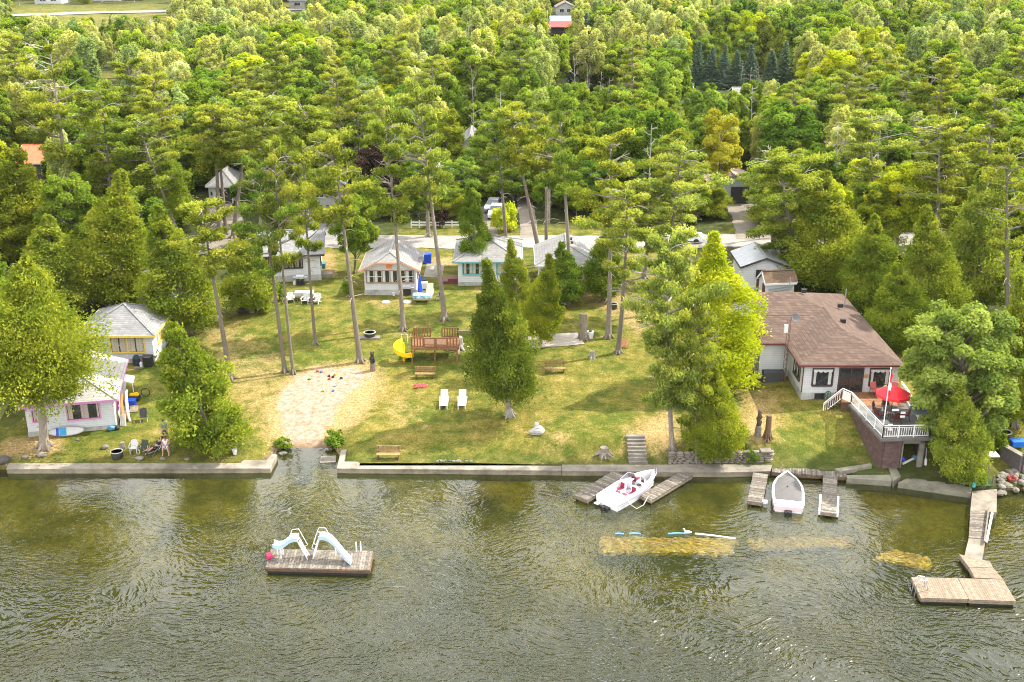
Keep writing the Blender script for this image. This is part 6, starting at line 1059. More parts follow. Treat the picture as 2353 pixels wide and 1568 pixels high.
p = CAloc(w + .3, .3); m = MB(); [m.tube([(i * .16, 0, 0), (i * .16 + .04, .2, .8 + .1 * i)], [.09, .04], 6) for i in range(3)]; O('skis', m, RESIN, 'white skis propped by the cottage corner', 'skis', p); m = MB(); m.blob((0, 0, .2), (.32, .22, .22), 8, 5); O('bag', m, M('blue_bag', (.06, .20, .34), .7), 'blue bag on the grass at the corner of the pink trimmed cottage', 'bag', CAloc(w - .35, -.3)); m = MB(); m.blob((0, 0, .16), (.2, .18, .18), 8, 5); O('bag', m, BLACK, 'small black bag beside the blue bag', 'bag', CAloc(w + .1, -.3))
m = MB(); m.box(-.36, .36, -.28, .28, .0, .55); m.box(-.4, .4, -.32, .32, .5, .57); O('storage_bin', m, BLUE, 'bright blue bin beside the pink trimmed cottage', 'bin', CAloc(w + .75, 3.6)); o = T('game_board', 'wooden bean bag board with a dark hole beside the blue bin', 'game board', CAloc(w + .8, 2.7), rz); m = MB(); m.add([(-.6, -.35, .05), (.6, -.35, .05), (.6, .35, .3), (-.6, .35, .3), (-.6, -.35, .0), (.6, -.35, .0), (.6, .35, .25), (-.6, .35, .25)], [(0, 1, 2, 3), (7, 6, 5, 4), (0, 4, 5, 1), (1, 5, 6, 2), (2, 6, 7, 3), (3, 7, 4, 0)]); P('board', m, TANWOOD, o); m = MB(); m.M = Matrix.Translation((-.22, .05, .198)) @ Matrix.Rotation(math.atan2(.25, .7), 4, 'X'); m.tube2([(0, 0, 0), (0, 0, .012)], [.2, .2], 12); P('hole', m, BLACK, o)
m = MB(); m.box(-.4, .4, -.3, .3, .0, .4); O('cooler', m, BLACK, 'black storage box behind the blue bin', 'box', CAloc(w + .95, 4.6)); m = MB(); m.box(-.35, .35, -.14, .14, .4, .52); m.tube([(-.3, 0, .5), (.3, 0, .6)], .1, 6); O('chainsaw_case', m, YELP, 'yellow tool case lying on the black storage box', 'tool case', CAloc(w + .95, 4.6)); m = MB()
for i in range(13): t = i * 6.283 / 12; m.tube([(math.cos(t) * .36, .0, .4 + math.sin(t) * .36), (math.cos(t + .53) * .36, 0, .4 + math.sin(t + .53) * .36)], .035, 5)
O('bicycle_wheel', m, BLACK, 'dark hoop leaning by the pink trimmed cottage', 'hoop', CAloc(w + 1.8, 5.0)); m = MB(); m.blob((0, 0, .1), (.3, .25, .18), 8, 5); O('rock', m, ROCK, 'round stone on the lawn before the pink trimmed cottage', 'rock', at(242, 1030))
# chairs and people by the left seawall
def plastic_chair(loc, rz, label, mat=RESIN):
    o = T('plastic_chair', label, 'chair', loc, rz); m = MB(); m.box(-.24, .24, -.24, .22, .41, .44); P('seat', m, mat, o); m = MB(); vs = []
    for i in range(7): t = -1 + i / 3; vs += [(t * .25, .22 + .05 * (1 - t * t), .44), (t * .23, .32 + .05 * (1 - t * t), .88 - .12 * t ** 4)]
    m.add(vs, [(2 * i, 2 * i + 2, 2 * i + 3, 2 * i + 1) for i in range(6)]); m.tube([(vs[2 * i + 1]) for i in range(7)], .03, 5); P('backrest', m, mat, o)
    for s in (-1, 1): m = MB(); m.tube([(s * .27, -.24, .44), (s * .29, -.2, .64), (s * .29, .2, .67), (s * .25, .27, .7)], .03, 5); P('armrest', m, mat, o)
    for x, y in ((-.23, -.23), (.23, -.23), (-.22, .22), (.22, .22)): m = MB(); m.bar((x * 1.1, y * 1.1, -.03), (x, y, .42), .045); P('leg', m, mat, o)
    return o
def camp_chair(loc, rz, label, mat):
    o = T('folding_chair', label, 'chair', loc, rz); m = MB(); m.box(-.27, .27, -.25, .2, .38, .41); P('seat', m, mat, o); m = MB(); m.add([(-.27, .2, .42), (.27, .2, .42), (.27, .36, .92), (-.27, .36, .92), (-.27, .23, .41), (.27, .23, .41), (.27, .39, .91), (-.27, .39, .91)], [(0, 1, 2, 3), (7, 6, 5, 4), (0, 3, 7, 4), (1, 5, 6, 2), (3, 2, 6, 7), (0, 4, 5, 1)]); P('backrest', m, mat, o)
    for s in (-1, 1): m = MB(); m.bar((s * .27, -.28, -.02), (s * .27, .22, .6), .025); m.bar((s * .27, .25, -.02), (s * .27, -.25, .6), .025); P('leg', m, STEEL, o); m = MB(); m.bar((s * .28, -.28, .61), (s * .28, .28, .61), .05, .03); P('armrest', m, BLACK, o)
    return o
plastic_chair(at(309, 1040), R(5), 'white plastic chair standing empty on the left lawn'); camp_chair(at(331, 1041), R(-10), 'dark folding chair right of the empty white plastic chair', M('dark_green_cloth', (.035, .05, .03), .8)); camp_chair(at(331, 967), R(15), 'thin dark chair under the leaning cedar, behind the people', BLACK); ww = at(383, 1040); camp_chair((ww.x, ww.y, ww.z), R(8), 'folding chair the woman in white sits on', M('pale_cloth', (.5, .48, .45), .8)); mm = at(357, 1040); lo_ = T('recliner', 'dark reclining lounge chair holding the person in black', 'chair', (mm.x, mm.y, mm.z), R(-32)); m = MB(); m.add([(-.28, -.9, .34), (.28, -.9, .34), (.28, .15, .30), (-.28, .15, .30), (.28, .75, .82), (-.28, .75, .82)], [(0, 1, 2, 3), (3, 2, 4, 5)]); P('sling', m, BLACK, lo_)
for s in (-1, 1): m = MB(); m.tube([(s * .3, -.9, .34), (s * .3, .15, .3), (s * .3, .75, .82)], .022, 5); m.bar((s * .3, -.55, -.02), (s * .3, .2, .55), .025); m.bar((s * .3, .35, -.02), (s * .3, -.3, .55), .025); P('frame', m, STEEL, lo_)
SKIN = M('light_skin', (.42, .24, .17), .6, .06, 5, bump=0); HAIR = M('brown_hair', (.05, .03, .018), .7)
def skin_obj(name, V_, E_, Rr, mat, par, root=0, sub=2):
    me = bpy.data.meshes.new(name); me.from_pydata([tuple(v) for v in V_], E_, []); ob = bpy.data.objects.new(name, me); COL.objects.link(ob); md = ob.modifiers.new('skin', 'SKIN'); md.use_smooth_shade = True
    for i, s in enumerate(me.skin_vertices[0].data): r_ = Rr[i]; s.radius = r_ if hasattr(r_, '__len__') else (r_, r_); s.use_root = (i == root)
    sb = ob.modifiers.new('sub', 'SUBSURF'); sb.levels = sb.render_levels = sub
    dg = bpy.context.evaluated_depsgraph_get(); nm = bpy.data.meshes.new_from_object(ob.evaluated_get(dg)); bpy.data.objects.remove(ob); nm.materials.clear(); nm.materials.append(mat); return P(name, nm, None, par)
def body(par, J, scale=1.0):
    """J: joints of the pose; grows one continuous skinned body with face, hands and feet"""
    V_ = []; E_ = []; Rr = []
    def ad(p, r_, prev=None): V_.append(Vector(p)); Rr.append(r_); i = len(V_) - 1; (E_.append((prev, i)) if prev is not None else None); return i
    pe = ad(J['pelvis'], (.155, .12)); wa = ad(Vector(J['pelvis']).lerp(Vector(J['chest']), .5), (.135, .11), pe); ch = ad(J['chest'], (.165, .12), wa); nk = ad(J['neck'], .058, ch); h1 = ad(J['head'], (.085, .10), nk); up_ = (Vector(J['head']) - Vector(J['neck'])).normalized(); h2 = ad(Vector(J['head']) + up_ * .10, (.075, .085), h1); fw = Vector(J['face']).normalized(); ad(Vector(J['head']) + fw * .115 + up_ * .0, .018, h1)
    for s in ('l', 'r'):
        sh = ad(J['sh_' + s], .065, ch); el = ad(J['el_' + s], .045, sh); wr = ad(J['wr_' + s], .03, el); d = (Vector(J['wr_' + s]) - Vector(J['el_' + s])).normalized(); pm = ad(Vector(J['wr_' + s]) + d * .07, (.036, .018), wr); sd_ = d.cross(fw).normalized() if d.cross(fw).length > .1 else Vector((1, 0, 0)); t0 = ad(Vector(J['wr_' + s]) + d * .05 + sd_ * .045, .012, wr); ad(Vector(J['wr_' + s]) + d * .085 + sd_ * .06, .010, t0)
        for k_, ln in enumerate((.07, .085, .09, .075)): q = Vector(J['wr_' + s]) + d * .1 + sd_ * (.03 - .02 * k_); f1 = ad(q, .010, pm); ad(q + d * ln + fw * .0 - Vector((0, 0, .02)), .008, f1)
        hp = ad(J['hip_' + s], .095, pe); kn = ad(J['kn_' + s], .06, hp); cf = ad(Vector(J['kn_' + s]).lerp(Vector(J['an_' + s]), .35), .06, kn); an = ad(J['an_' + s], .04, cf); ft = ad(J['toe_' + s], (.045, .028), an)
    return skin_obj('body', V_, E_, Rr, SKIN, par)
def person(loc, rz, label, J, shirt, shorts, sm, pm, hair=HAIR, hat=None):
    o = T('person', label, 'person', loc, rz, 'people by the left seawall'); body(o, J); v = Vector
    def cloth(name, chain, mat): V_ = []; E_ = []; Rr = []; [(V_.append(v(p)), Rr.append(r_), E_.append((e, len(V_) - 1)) if e is not None else None) for p, r_, e in chain]; return skin_obj(name, V_, E_, Rr, mat, o, sub=1)
    p_, c_ = v(J['pelvis']), v(J['chest']); ch = [(p_ + (c_ - p_) * .1, (.175, .14), None), (p_.lerp(c_, .55), (.16, .135), 0), (c_ + (c_ - p_) * .12, (.18, .135), 1)]; [ch.append((v(J['sh_' + s]), .085, 2)) or ch.append((v(J['sh_' + s]).lerp(v(J['el_' + s]), shirt), .07, len(ch) - 1)) for s in 'lr']; cloth('shirt', ch, sm)
    ch = [(p_ + (c_ - p_) * .12, (.17, .135), None), (p_ - (c_ - p_) * .08, (.175, .14), 0)]; [ch.append((v(J['hip_' + s]), .11, 1)) or ch.append((v(J['hip_' + s]).lerp(v(J['kn_' + s]), shorts), .095, len(ch) - 1)) for s in 'lr']; cloth('shorts', ch, pm)
    m = MB(); up_ = (v(J['head']) - v(J['neck'])).normalized(); hc = v(J['head']) + up_ * .06 - v(J['face']).normalized() * .035; m.blob(hc, (.115, .115, .115), 10, 7, .04); P('hair', m, hair, o, smooth=True)
    e = v(J['face']).normalized(); sd_ = e.cross(up_); m = MB(); [m.blob(v(J['head']) + e * .098 + sd_ * s * .033 + up_ * .025, .012, 6, 4, 0) for s in (-1, 1)]; m.box(0, 0, 0, 0, 0, 0); P('eyes', m, BLACK, o); return o
SIT = dict(pelvis=(0, .05, .52), chest=(0, .10, .88), neck=(0, .08, 1.06), head=(0, .04, 1.18), face=(0, -1, -.35), sh_l=(-.19, .09, .98), el_l=(-.25, -.08, .74), wr_l=(-.12, -.30, .70), sh_r=(.19, .09, .98), el_r=(.25, -.08, .74), wr_r=(.10, -.32, .71), hip_l=(-.10, .0, .50), kn_l=(-.19, -.42, .50), an_l=(-.20, -.46, .09), toe_l=(-.23, -.64, .03), hip_r=(.10, .0, .50), kn_r=(.18, -.42, .50), an_r=(.24, -.50, .09), toe_r=(.27, -.68, .03))
PW = M('white_cloth', (.74, .66, .66), .9, .1, 8); person((ww.x, ww.y, ww.z), R(8), 'person in white top and pale shorts sitting with head bowed near the seawall', SIT, .4, .75, PW, PW)
REC = dict(pelvis=(0, .15, .42), chest=(0, .47, .66), neck=(0, .62, .80), head=(0, .69, .91), face=(0, -.9, .4), sh_l=(-.19, .53, .72), el_l=(-.30, .35, .52), wr_l=(-.18, .12, .56), sh_r=(.19, .53, .72), el_r=(.30, .35, .52), wr_r=(.16, .10, .56), hip_l=(-.10, .08, .42), kn_l=(-.13, -.36, .47), an_l=(-.14, -.80, .42), toe_l=(-.16, -.88, .58), hip_r=(.10, .08, .42), kn_r=(.14, -.34, .56), an_r=(.12, -.74, .43), toe_r=(.13, -.84, .58))
person((mm.x, mm.y, mm.z), R(-32), 'person in black lying back on the lounge chair near the seawall', REC, .9, 1.0, M('black_cloth', (.02, .02, .024), .9), M('dark_olive_cloth', (.035, .04, .025), .9))
STD = dict(pelvis=(0, 0, .96), chest=(0, .02, 1.32), neck=(0, 0, 1.52), head=(0, -.02, 1.64), face=(.5, -.85, 0), sh_l=(-.20, .01, 1.43), el_l=(-.25, .02, 1.14), wr_l=(-.24, -.10, .90), sh_r=(.20, .01, 1.43), el_r=(.26, .02, 1.14), wr_r=(.20, -.16, .95), hip_l=(-.10, 0, .92), kn_l=(-.11, -.02, .50), an_l=(-.11, .02, .08), toe_l=(-.14, -.17, .03), hip_r=(.10, 0, .92), kn_r=(.12, -.06, .50), an_r=(.11, .0, .08), toe_r=(.14, -.18, .03))
q = at(381, 1013); person((q.x, q.y, q.z), R(15), 'person in grey teal shirt and dark shorts standing half behind the leaning cedar', STD, .5, .95, M('teal_shirt', (.11, .22, .22), .9), M('navy_shorts', (.03, .06, .10), .9))
# fire pits, buckets, bins
def bucket(px, py, label, mat, r=.18, h=.36, name='bucket', cat='bucket', plant=False):
    o = T(name, label, cat, at(px, py)); m = MB(); m.lathe([(r * .72, 0), (r, h), (r * 1.08, h), (r * 1.08, h + .03), (r * .9, h + .03), (r * .85, h - .04)], 12); P('pail', m, mat, o); m = MB(); m.tube([(-r, 0, h), (-r * .5, -r * .7, h + .04), (r * .5, -r * .7, h + .04), (r, 0, h)], .012, 4); P('handle', m, STEEL, o)
    if plant: m = MB(); [m.blob((rng.uniform(-.15, .15), rng.uniform(-.15, .15), h + .08), .1, 6, 4, .3) for _ in range(7)]; P('plant', m, M('pot_leaves', (.05, .07, .03), .8), o)
bucket(540, 1044, 'white bucket on the grass right of the leaning trunks', WHITE); bucket(905, 680, 'white pail under the orange trimmed cottage window', WHITE, .16, .32); bucket(1357, 777, 'tall white planter bucket beside the tall grey stump', WHITE, .3, .62, 'planter', 'planter', True)
def firepit(px, py, label, r=.42, h=.5, lid=False):
    o = T('fire_pit', label, 'fire pit', at(px, py)); m = MB(); m.lathe([(r * .9, 0), (r, h * .5), (r, h), (r * .9, h), (r * .86, h * .4), (.02, h * .38)], 16); P('drum', m, M('charred_steel', (.035, .03, .028), .6), o); m = MB(); m.lathe([(r, h), (r * 1.12, h + .02), (r * 1.12, h + .06), (r * .98, h + .06), (r * .96, h)], 16); P('rim', m, M('pale_rim', (.42, .42, .36), .6), o); return o
firepit(270, 1052, 'dark fire drum with a pale rim at the left seawall'); o = firepit(850, 775, 'round fire pit on paving slabs above the sand patch', .5, .45); m = MB(); m.box(-.95, .95, -.55, .2, -.1, .1); P('paving_slab', m, CONC, o); firepit(1410, 710, 'small fire drum beside the dark trunked pine', .34, .5)
m = MB(); m.blob((0, 0, .22), (.62, .42, .42), 9, 6, .22); m.blob((-.1, .05, .6), (.2, .16, .35), 7, 5, .25); O('boulder', m, concrete('whitish_boulder', (.34, .33, .30), .2), 'white pointed boulder alone on the lawn', 'boulder', at(1236, 997))
for px, py, r_, lab in ((95, 1048, .3, 'pale stone at the left end of the left seawall'), (60, 1052, .22, 'small stone beside the pale seawall stone'), (322, 1056, .28, 'flat stone on the left seawall near the fire drum'), (375, 1056, .2, 'little stone on the left seawall before the woman'), (430, 1057, .17, 'little stone on the left seawall under the cedar'), (650, 1046, .3, 'white stone block at the left side of the sand mouth'), (5, 1062, .5, 'dark boulder where the left seawall begins'), (178, 1012, .12, 'tiny pale stone by the paddleboard')):
    m = MB(); m.blob((0, 0, r_ * .35), (r_ * 1.3, r_, r_ * .6), 8, 5, .2); O('stone', m, ROCK if px != 5 else M('dark_stone', (.07, .065, .055), .9), lab, 'stone', at(px, py), group='stones by the seawall')
m = MB()
for _ in range(26): x = rng.uniform(1000, 1085); p = at(x, 1061 + rng.uniform(-1.5, 1.5)); m.blob((p.x, p.y, p.z + .05), (.12, .1, .08), 6, 4, .2)
O('pebbles', m, ROCK, 'loose white pebbles along the back of the right seawall', 'pebbles', kind='stuff')
for px, py, lab in ((887, 695, 'round pale septic lid left of its twin before the orange trimmed cottage'), (936, 695, 'round pale septic lid behind the pine before the orange trimmed cottage'), (1115, 675, 'round pale septic lid before the teal trimmed cottage')): m = MB(); m.lathe([(.42, -.05), (.42, .06), (.36, .09), (.02, .1)], 16); O('septic_lid', m, M('pale_lid', (.55, .55, .46), .7), lab, 'lid', at(px, py))
m = MB(); [m.blob((rng.uniform(-.5, .5), rng.uniform(-.25, .25), .06), (.16, .14, .09), 6, 4, .4) for _ in range(26)]; O('red_toy_heap', m, M('red_toys', (.55, .05, .05), .6), 'flat heap of red things on the grass below the bench', 'toys', at(967, 889)); m = MB(); m.blob((0, 0, .2), (.35, .25, .3), 8, 5); m.tube([(0, 0, .3), (.1, 0, 1.0)], [.15, .08], 6); O('orange_float', m, M('orange_plastic', (.62, .12, .02), .5), 'orange plastic toy standing at the edge of the left lawn', 'toy', at(416, 776))
TOYC = [M('toy_blue', (.05, .2, .6), .5), M('toy_red', (.6, .04, .04), .5), YELP, BLACK, M('toy_green', (.2, .4, .08), .5), WHITE, M('toy_lilac', (.4, .38, .55), .5)]
for i, (px, py, c_, lab) in enumerate(((738, 856, 0, 'small blue toy at the back of the sand patch'), (729, 855, 1, 'small red toy left of the blue one in the sand'), (756, 866, 3, 'dark toy truck in the middle of the sand patch'), (771, 862, 2, 'yellow toy digger in the sand'), (765, 868, 3, 'second dark toy beside the yellow digger'), (757, 872, 1, 'red spade lying in the sand'), (784, 871, 3, 'dark stick lying at the right of the sand toys'), (770, 888, 6, 'lilac sand mould on the lower sand'), (742, 900, 4, 'green toy on the lower sand'), (711, 872, 4, 'green shovel at the left of the sand patch'), (766, 899, 0, 'blue white boat toy on the lower sand'))):
    o = T('sand_toy', lab, 'toy', at(px, py), rng.uniform(0, 6), 'toys in the sand'); m = MB(); m.box(-.12, .12, -.07, .07, .03, .10); m.box(-.04, .08, -.05, .05, .10, .17); P('body', m, TOYC[c_], o); m = MB(); [m.blob((x, y, .04), (.045, .02, .045), 6, 4, 0) for x in (-.08, .08) for y in (-.08, .08)]; P('wheel', m, BLACK, o)
# right of the lawn: steps, stone wall, hatch
o = T('stone_steps', 'flight of stone steps climbing from the right seawall walk', 'steps'); q0, q1 = atz(1445, 1066, .45), atz(1487, 1066, .45); tp = G(1443, 1008)
for i in range(8): y = q0.y + .03 + .27 * i; z = .42 + .165 * (i + 1); m = MB(); m.box(q0.x - .05 * (i % 2), q1.x + .04 * ((i + 1) % 2), y, y + .34, z - .16, z); m.box(q0.x + .05, q1.x - .05, y + .05, y + .5, .1, z - .15); P('step', m, ROCK, o)
o = T('stone_wall', 'dry stacked stone retaining wall behind the right seawall walk', 'wall'); m = MB(); p0, p1, p2 = atz(1540, 1066, .45), atz(1650, 1064, .45), atz(1770, 1063, .45)
for r_ in range(6):
    t = -.02
    while t < 1: l = rng.uniform(.035, .09); c = p0.lerp(p2, min(1, t + l / 2)); hh = .14; z = .42 + r_ * .145; m.blob((c.x, c.y + .12 + rng.uniform(-.04, .04) + r_ * .03, z + hh / 2), (l * 3.9, .2, hh * .55), 7, 4, .13); t += l
P('stonework', m, concrete('grey_wall_stone', (.19, .165, .135), .4), o); m = MB(); m.box(p2.x - .75, p2.x + .05, p2.y - .05, p2.y + .5, 1.22, 1.36); P('cap_stone', m, ROCK, o)
o = T('wooden_hatch', 'brown wooden hatch leaning at the foot of the dark trunked pine', 'hatch', at(1434, 797), R(-20)); m = MB(); [m.bar((x, -.35, .05), (x, .35, .65), .14, .04, (0, 0, 1)) for x in (-.3, -.15, 0, .15, .3)]; P('boards', m, wood('orange_brown_wood', (.28, .13, .05), (.33, .16, .06), (.38, .2, .08)), o); m = MB(); m.bar((-.38, .3, .55), (.38, .3, .55), .06); m.bar((-.38, -.2, .12), (.38, -.2, .12), .06); P('batten', m, BROWNWOOD, o)
# orange cottage yard
a, rz, w = CC; o = T('garden_umbrella', 'closed blue garden umbrella standing at the corner of the orange trimmed cottage', 'umbrella', at(966, 683)); m = MB(); m.tube([(0, 0, 0), (0, 0, 2.5)], .025, 6); P('pole', m, WHITE, o); m = MB(); m.lathe([(.02, 2.45), (.09, 2.2), (.14, 1.6), (.24, .9), (.30, .62), (.1, .6)], 10); P('canopy', m, BLUE, o)
for i, (x, y) in enumerate(((977, 605), (986, 604))): o = T('recycling_bin', ('blue recycling bin nearest the orange trimmed cottage', 'second blue recycling bin, further from the cottage')[i], 'bin', at(x, y), 0, 'blue bins'); m = MB(); m.add([(-.24, -.28, 0), (.24, -.28, 0), (.24, .28, 0), (-.24, .28, 0), (-.3, -.34, 1.0), (.3, -.34, 1.0), (.3, .34, 1.0), (-.3, .34, 1.0)], [(3, 2, 1, 0), (0, 1, 5, 4), (1, 2, 6, 5), (2, 3, 7, 6), (3, 0, 4, 7), (4, 5, 6, 7)]); P('bin', m, BLUE, o); m = MB(); m.box(-.32, .32, -.36, .36, 1.0, 1.07); P('lid', m, BLUE, o)
sl_ = at(998, 622); m = MB(); m.box(-1.0, 1.0, -2.6, 2.4, -.2, .05); S('patio', m, CONC).location = sl_; camp_chair(at(1011, 690), R(-30), 'black chair beside the tall straight pine', BLACK); m = MB(); m.box(-.3, .3, -.25, .25, .1, .7); m.box(-.35, .35, -.3, .3, .7, .75); O('side_table', m, WHITE, 'white side table behind the closed blue umbrella', 'table', at(975, 665)); m = MB(); m.box(-.35, .35, -.35, .35, 0, .6); O('storage_bin', m, M('navy_bin', (.02, .05, .16), .5), 'navy box at the side of the orange trimmed cottage', 'bin', at(971, 655))
m = MB(); m.box(-.3, .3, -.3, .3, .0, .5); m.box(-.34, .34, -.34, .34, .5, .56); O('storage_bin', m, M('teal_bin', (.04, .16, .2), .5), 'teal bin beside the black trimmed cottage', 'bin', at(742, 616)); m = MB(); m.box(-.5, .5, -.3, .3, .0, .6); O('storage_bin', m, BLACK, 'black bin in the shade under the bushy cedar', 'bin', at(560, 718)); m = MB(); m.box(-.6, .6, -.35, .35, .1, .8); m.box(-.7, .7, -.4, .4, .8, .86); O('side_table', m, GREYWOOD, 'grey table left of the black barbecue at the right grey cottage', 'table', at(1338, 668))
# sundeck things
o = T('patio_umbrella', 'open red patio umbrella over the sundeck table', 'umbrella', Vector((bA.x + 1.75, bA.y + 3.55, bz))); m = MB(); m.tube([(0, 0, 0), (0, 0, 2.55)], .03, 6); P('pole', m, DARK, o); m = MB(); n = 8; vs = [(0, 0, 2.55)] + [(1.3 * math.cos(i * 6.2832 / n), 1.3 * math.sin(i * 6.2832 / n), 1.95) for i in range(n)] + [(1.31 * math.cos(i * 6.2832 / n), 1.31 * math.sin(i * 6.2832 / n), 1.78) for i in range(n)] + [(.66 * math.cos((i) * 6.2832 / n), .66 * math.sin((i) * 6.2832 / n), 2.32) for i in range(n)]
m.add(vs, [(0, 17 + i, 17 + (i + 1) % n) for i in range(n)] + [(17 + i, 1 + i, 1 + (i + 1) % n, 17 + (i + 1) % n) for i in range(n)] + [(1 + i, 9 + i, 9 + (i + 1) % n, 1 + (i + 1) % n) for i in range(n)]); P('canopy', m, RED, o); m = MB(); [m.bar((0, 0, 2.3), (1.25 * math.cos(i * 6.2832 / n), 1.25 * math.sin(i * 6.2832 / n), 1.93), .02) for i in range(n)]; P('rib', m, DARK, o); uc = o.location.copy()
DKR = M('dark_red_chair', (.10, .025, .02), .6); o = T('patio_table', 'dark round table under the red umbrella', 'table', uc + Vector((0, 0, .0))); m = MB(); m.tube2([(0, 0, .70), (0, 0, .74)], [.6, .6], 16); P('tabletop', m, DARK, o)
for t in range(4): m = MB(); c_, s_ = math.cos(t * 1.571 + .8), math.sin(t * 1.571 + .8); m.bar((c_ * .4, s_ * .4, 0), (c_ * .3, s_ * .3, .7), .05); P('leg', m, DARK, o)
def patio_chair(loc, rz, label, mat, frame=DARK, group=None):
    o = T('patio_chair', label, 'chair', loc, rz, group); m = MB(); m.box(-.26, .26, -.26, .24, .38, .46); P('seat', m, mat, o); m = MB(); m.add([(-.26, .22, .46), (.26, .22, .46), (.26, .34, 1.0), (-.26, .34, 1.0), (-.26, .30, .46), (.26, .30, .46), (.26, .42, 1.0), (-.26, .42, 1.0)], [(0, 1, 2, 3), (7, 6, 5, 4), (0, 3, 7, 4), (1, 5, 6, 2), (3, 2, 6, 7), (0, 4, 5, 1)]); P('backrest', m, mat, o)
    for s in (-1, 1): m = MB(); m.tube([(s * .31, -.3, .0), (s * .31, -.27, .62), (s * .31, .26, .64), (s * .30, .34, .02)], .022, 5); P('leg', m, frame, o)
    return o
for i, (t, lab) in enumerate(((200, 'dark red patio chair at the left side of the sundeck table'), (275, 'dark red patio chair at the lake side of the sundeck table'), (345, 'dark red patio chair at the right of the sundeck table'), (90, 'dark red patio chair at the house side of the sundeck table'), (150, 'dark red patio chair at the back left of the sundeck table'))): patio_chair(uc + Vector((math.cos(R(t)) * 1.0, math.sin(R(t)) * 1.0, 0)), R(t - 90), lab, DKR, group='chairs round the sundeck table')
patio_chair(Vector((HX + 5.55, HY - .75, dkz)), R(25), 'faded red cushioned chair left of the small deck table', PINKRED, group='red cushioned chairs on the wooden deck'); patio_chair(Vector((HX + 7.0, HY - .75, dkz)), R(-20), 'faded red cushioned chair right of the small deck table', PINKRED, group='red cushioned chairs on the wooden deck'); m = MB(); m.box(-.3, .3, -.25, .25, .45, .5); [m.bar((x, y, 0), (x, y, .45), .05) for x in (-.25, .25) for y in (-.2, .2)]; O('side_table', m, TANWOOD, 'small tan table between the red cushioned chairs', 'table', Vector((HX + 6.3, HY - .6, dkz))); m = MB(); [m.blob((rng.uniform(-.1, .1), rng.uniform(-.1, .1), .12 + rng.uniform(0, .12)), .08, 6, 4, .3) for _ in range(9)]; m.lathe([(.08, 0), (.11, .12)], 8); O('potted_flowers', m, M('yellow_flowers', (.5, .40, .08), .8), 'pot of yellow flowers on the small deck table', 'flowers', Vector((HX + 6.3, HY - .6, dkz + .5)))
m = MB(); m.lathe([(.18, 0), (.22, .28), (.24, .3)], 10); O('deck_planter', m, M('grey_tub', (.2, .2, .19), .7), 'grey tub at the lake end of the sundeck', 'planter', Vector((bA.x + 2.1, bA.y + .9, bz))); m = MB(); m.box(-.4, .4, -.4, .4, 0, .35); O('deck_box', m, M('grey_deck_box', (.24, .23, .21), .7), 'grey low box at the lake end of the sundeck', 'box', Vector((bA.x + .75, bA.y + 2.0, bz)))
fpb = Vector((bA.x + .12, bA.y + .3, bz)); o = T('flagpole', 'white flagpole with a drooping red and white flag at the sundeck corner', 'flagpole', fpb); m = MB(); m.tube([(0, 0, 0), (.0, 0, 5.3)], [.045, .028], 8); m.blob((0, 0, 5.33), .06, 8, 5, 0); P('pole', m, WM, o); m = MB(); vs = []; nn = 10
for i in range(nn + 1): z = 5.1 - 1.7 * i / nn; vs += [(.03, 0, z), (.10 + .03 * math.sin(i), .05 * math.sin(i * 1.3), z - .12), (.18 + .03 * math.cos(i * 1.4), -.05 * math.cos(i), z - .3)]
m.add(vs, [(3 * i + j, 3 * i + j + 1, 3 * i + j + 4, 3 * i + j + 3) for i in range(nn) for j in range(2)]); k = N('red_white_flag'); sx = k.n('SeparateXYZ'); k.l(k.obj(), sx.inputs[0]); FL = k.pbr(k.ramp(k.math('FRACT', k.math('MULTIPLY', k.math('ADD', sx.outputs['Z'], k.math('MULTIPLY', sx.outputs['X'], .8)), .62)), (.3, (.62, .03, .04)), (.32, (.78, .76, .76)), (.66, (.78, .76, .76)), (.68, (.62, .03, .04))), .8); P('flag', m, FL, o)
# house things
tw = Vector((HX - .55, HY + 3.6, HZ)); o = T('antenna_tower', 'rusty lattice antenna tower against the brown roofed house', 'antenna tower', tw); m = MB(); c3 = [(.16 * math.cos(t), .16 * math.sin(t)) for t in (.5, 2.6, 4.7)]
for x, y in c3: m.bar((x, y, -.3), (x, y, 5.6), .03)
for i in range(13):
    for j in range(3): p_, q_ = c3[j], c3[(j + 1) % 3]; m.bar((p_[0], p_[1], .42 * i), (q_[0], q_[1], .42 * (i + 1)), .02)
P('lattice', m, M('rusty_steel', (.16, .09, .06), .7), o); m = MB(); m.box(-.42, -.12, -.2, -.08, 4.3, 5.0); P('panel_antenna', m, WHITE, o); m = MB(); m.M = Matrix.Translation((.55, .3, 5.45)) @ Matrix.Rotation(R(65), 4, 'X'); m.lathe([(.02, -.1), (.25, -.05), (.38, 0), (.36, .01), (.2, -.04), (.01, -.07)], 14); m.bar((0, 0, 0), (-.5, -.1, -.1), .03); P('dish', m, M('dish_dark', (.13, .12, .12), .5), o)
m = MB(); m.box(-.85, .85, -.35, .35, -.2, .85); [m.box(-.8 + i * .2, -.7 + i * .2, -.37, -.35, .1, .75) for i in range(8)]; O('condenser_box', m, M('charcoal_box', (.05, .05, .055), .6), 'charcoal storage box against the brown roofed house', 'box', Vector((HX - 1.35, HY + 4.1, gz(HX - 1.35, HY + 4.1)))); m = MB(); [m.tube([(.22 * math.cos(t), 0, .45 + .3 * math.sin(t)) for t in [j * .5236 + i for j in range(13)]], .03, 5) for i in (0, .3)]; m.bar((0, .05, 0), (0, .05, .75), .06); O('garden_hose', m, M('green_hose', (.03, .14, .06), .5), 'coiled green garden hose hung beside the deck stairs', 'hose', Vector((HX + 2.0, HY - .25, gz(HX + 2, HY - .3))))
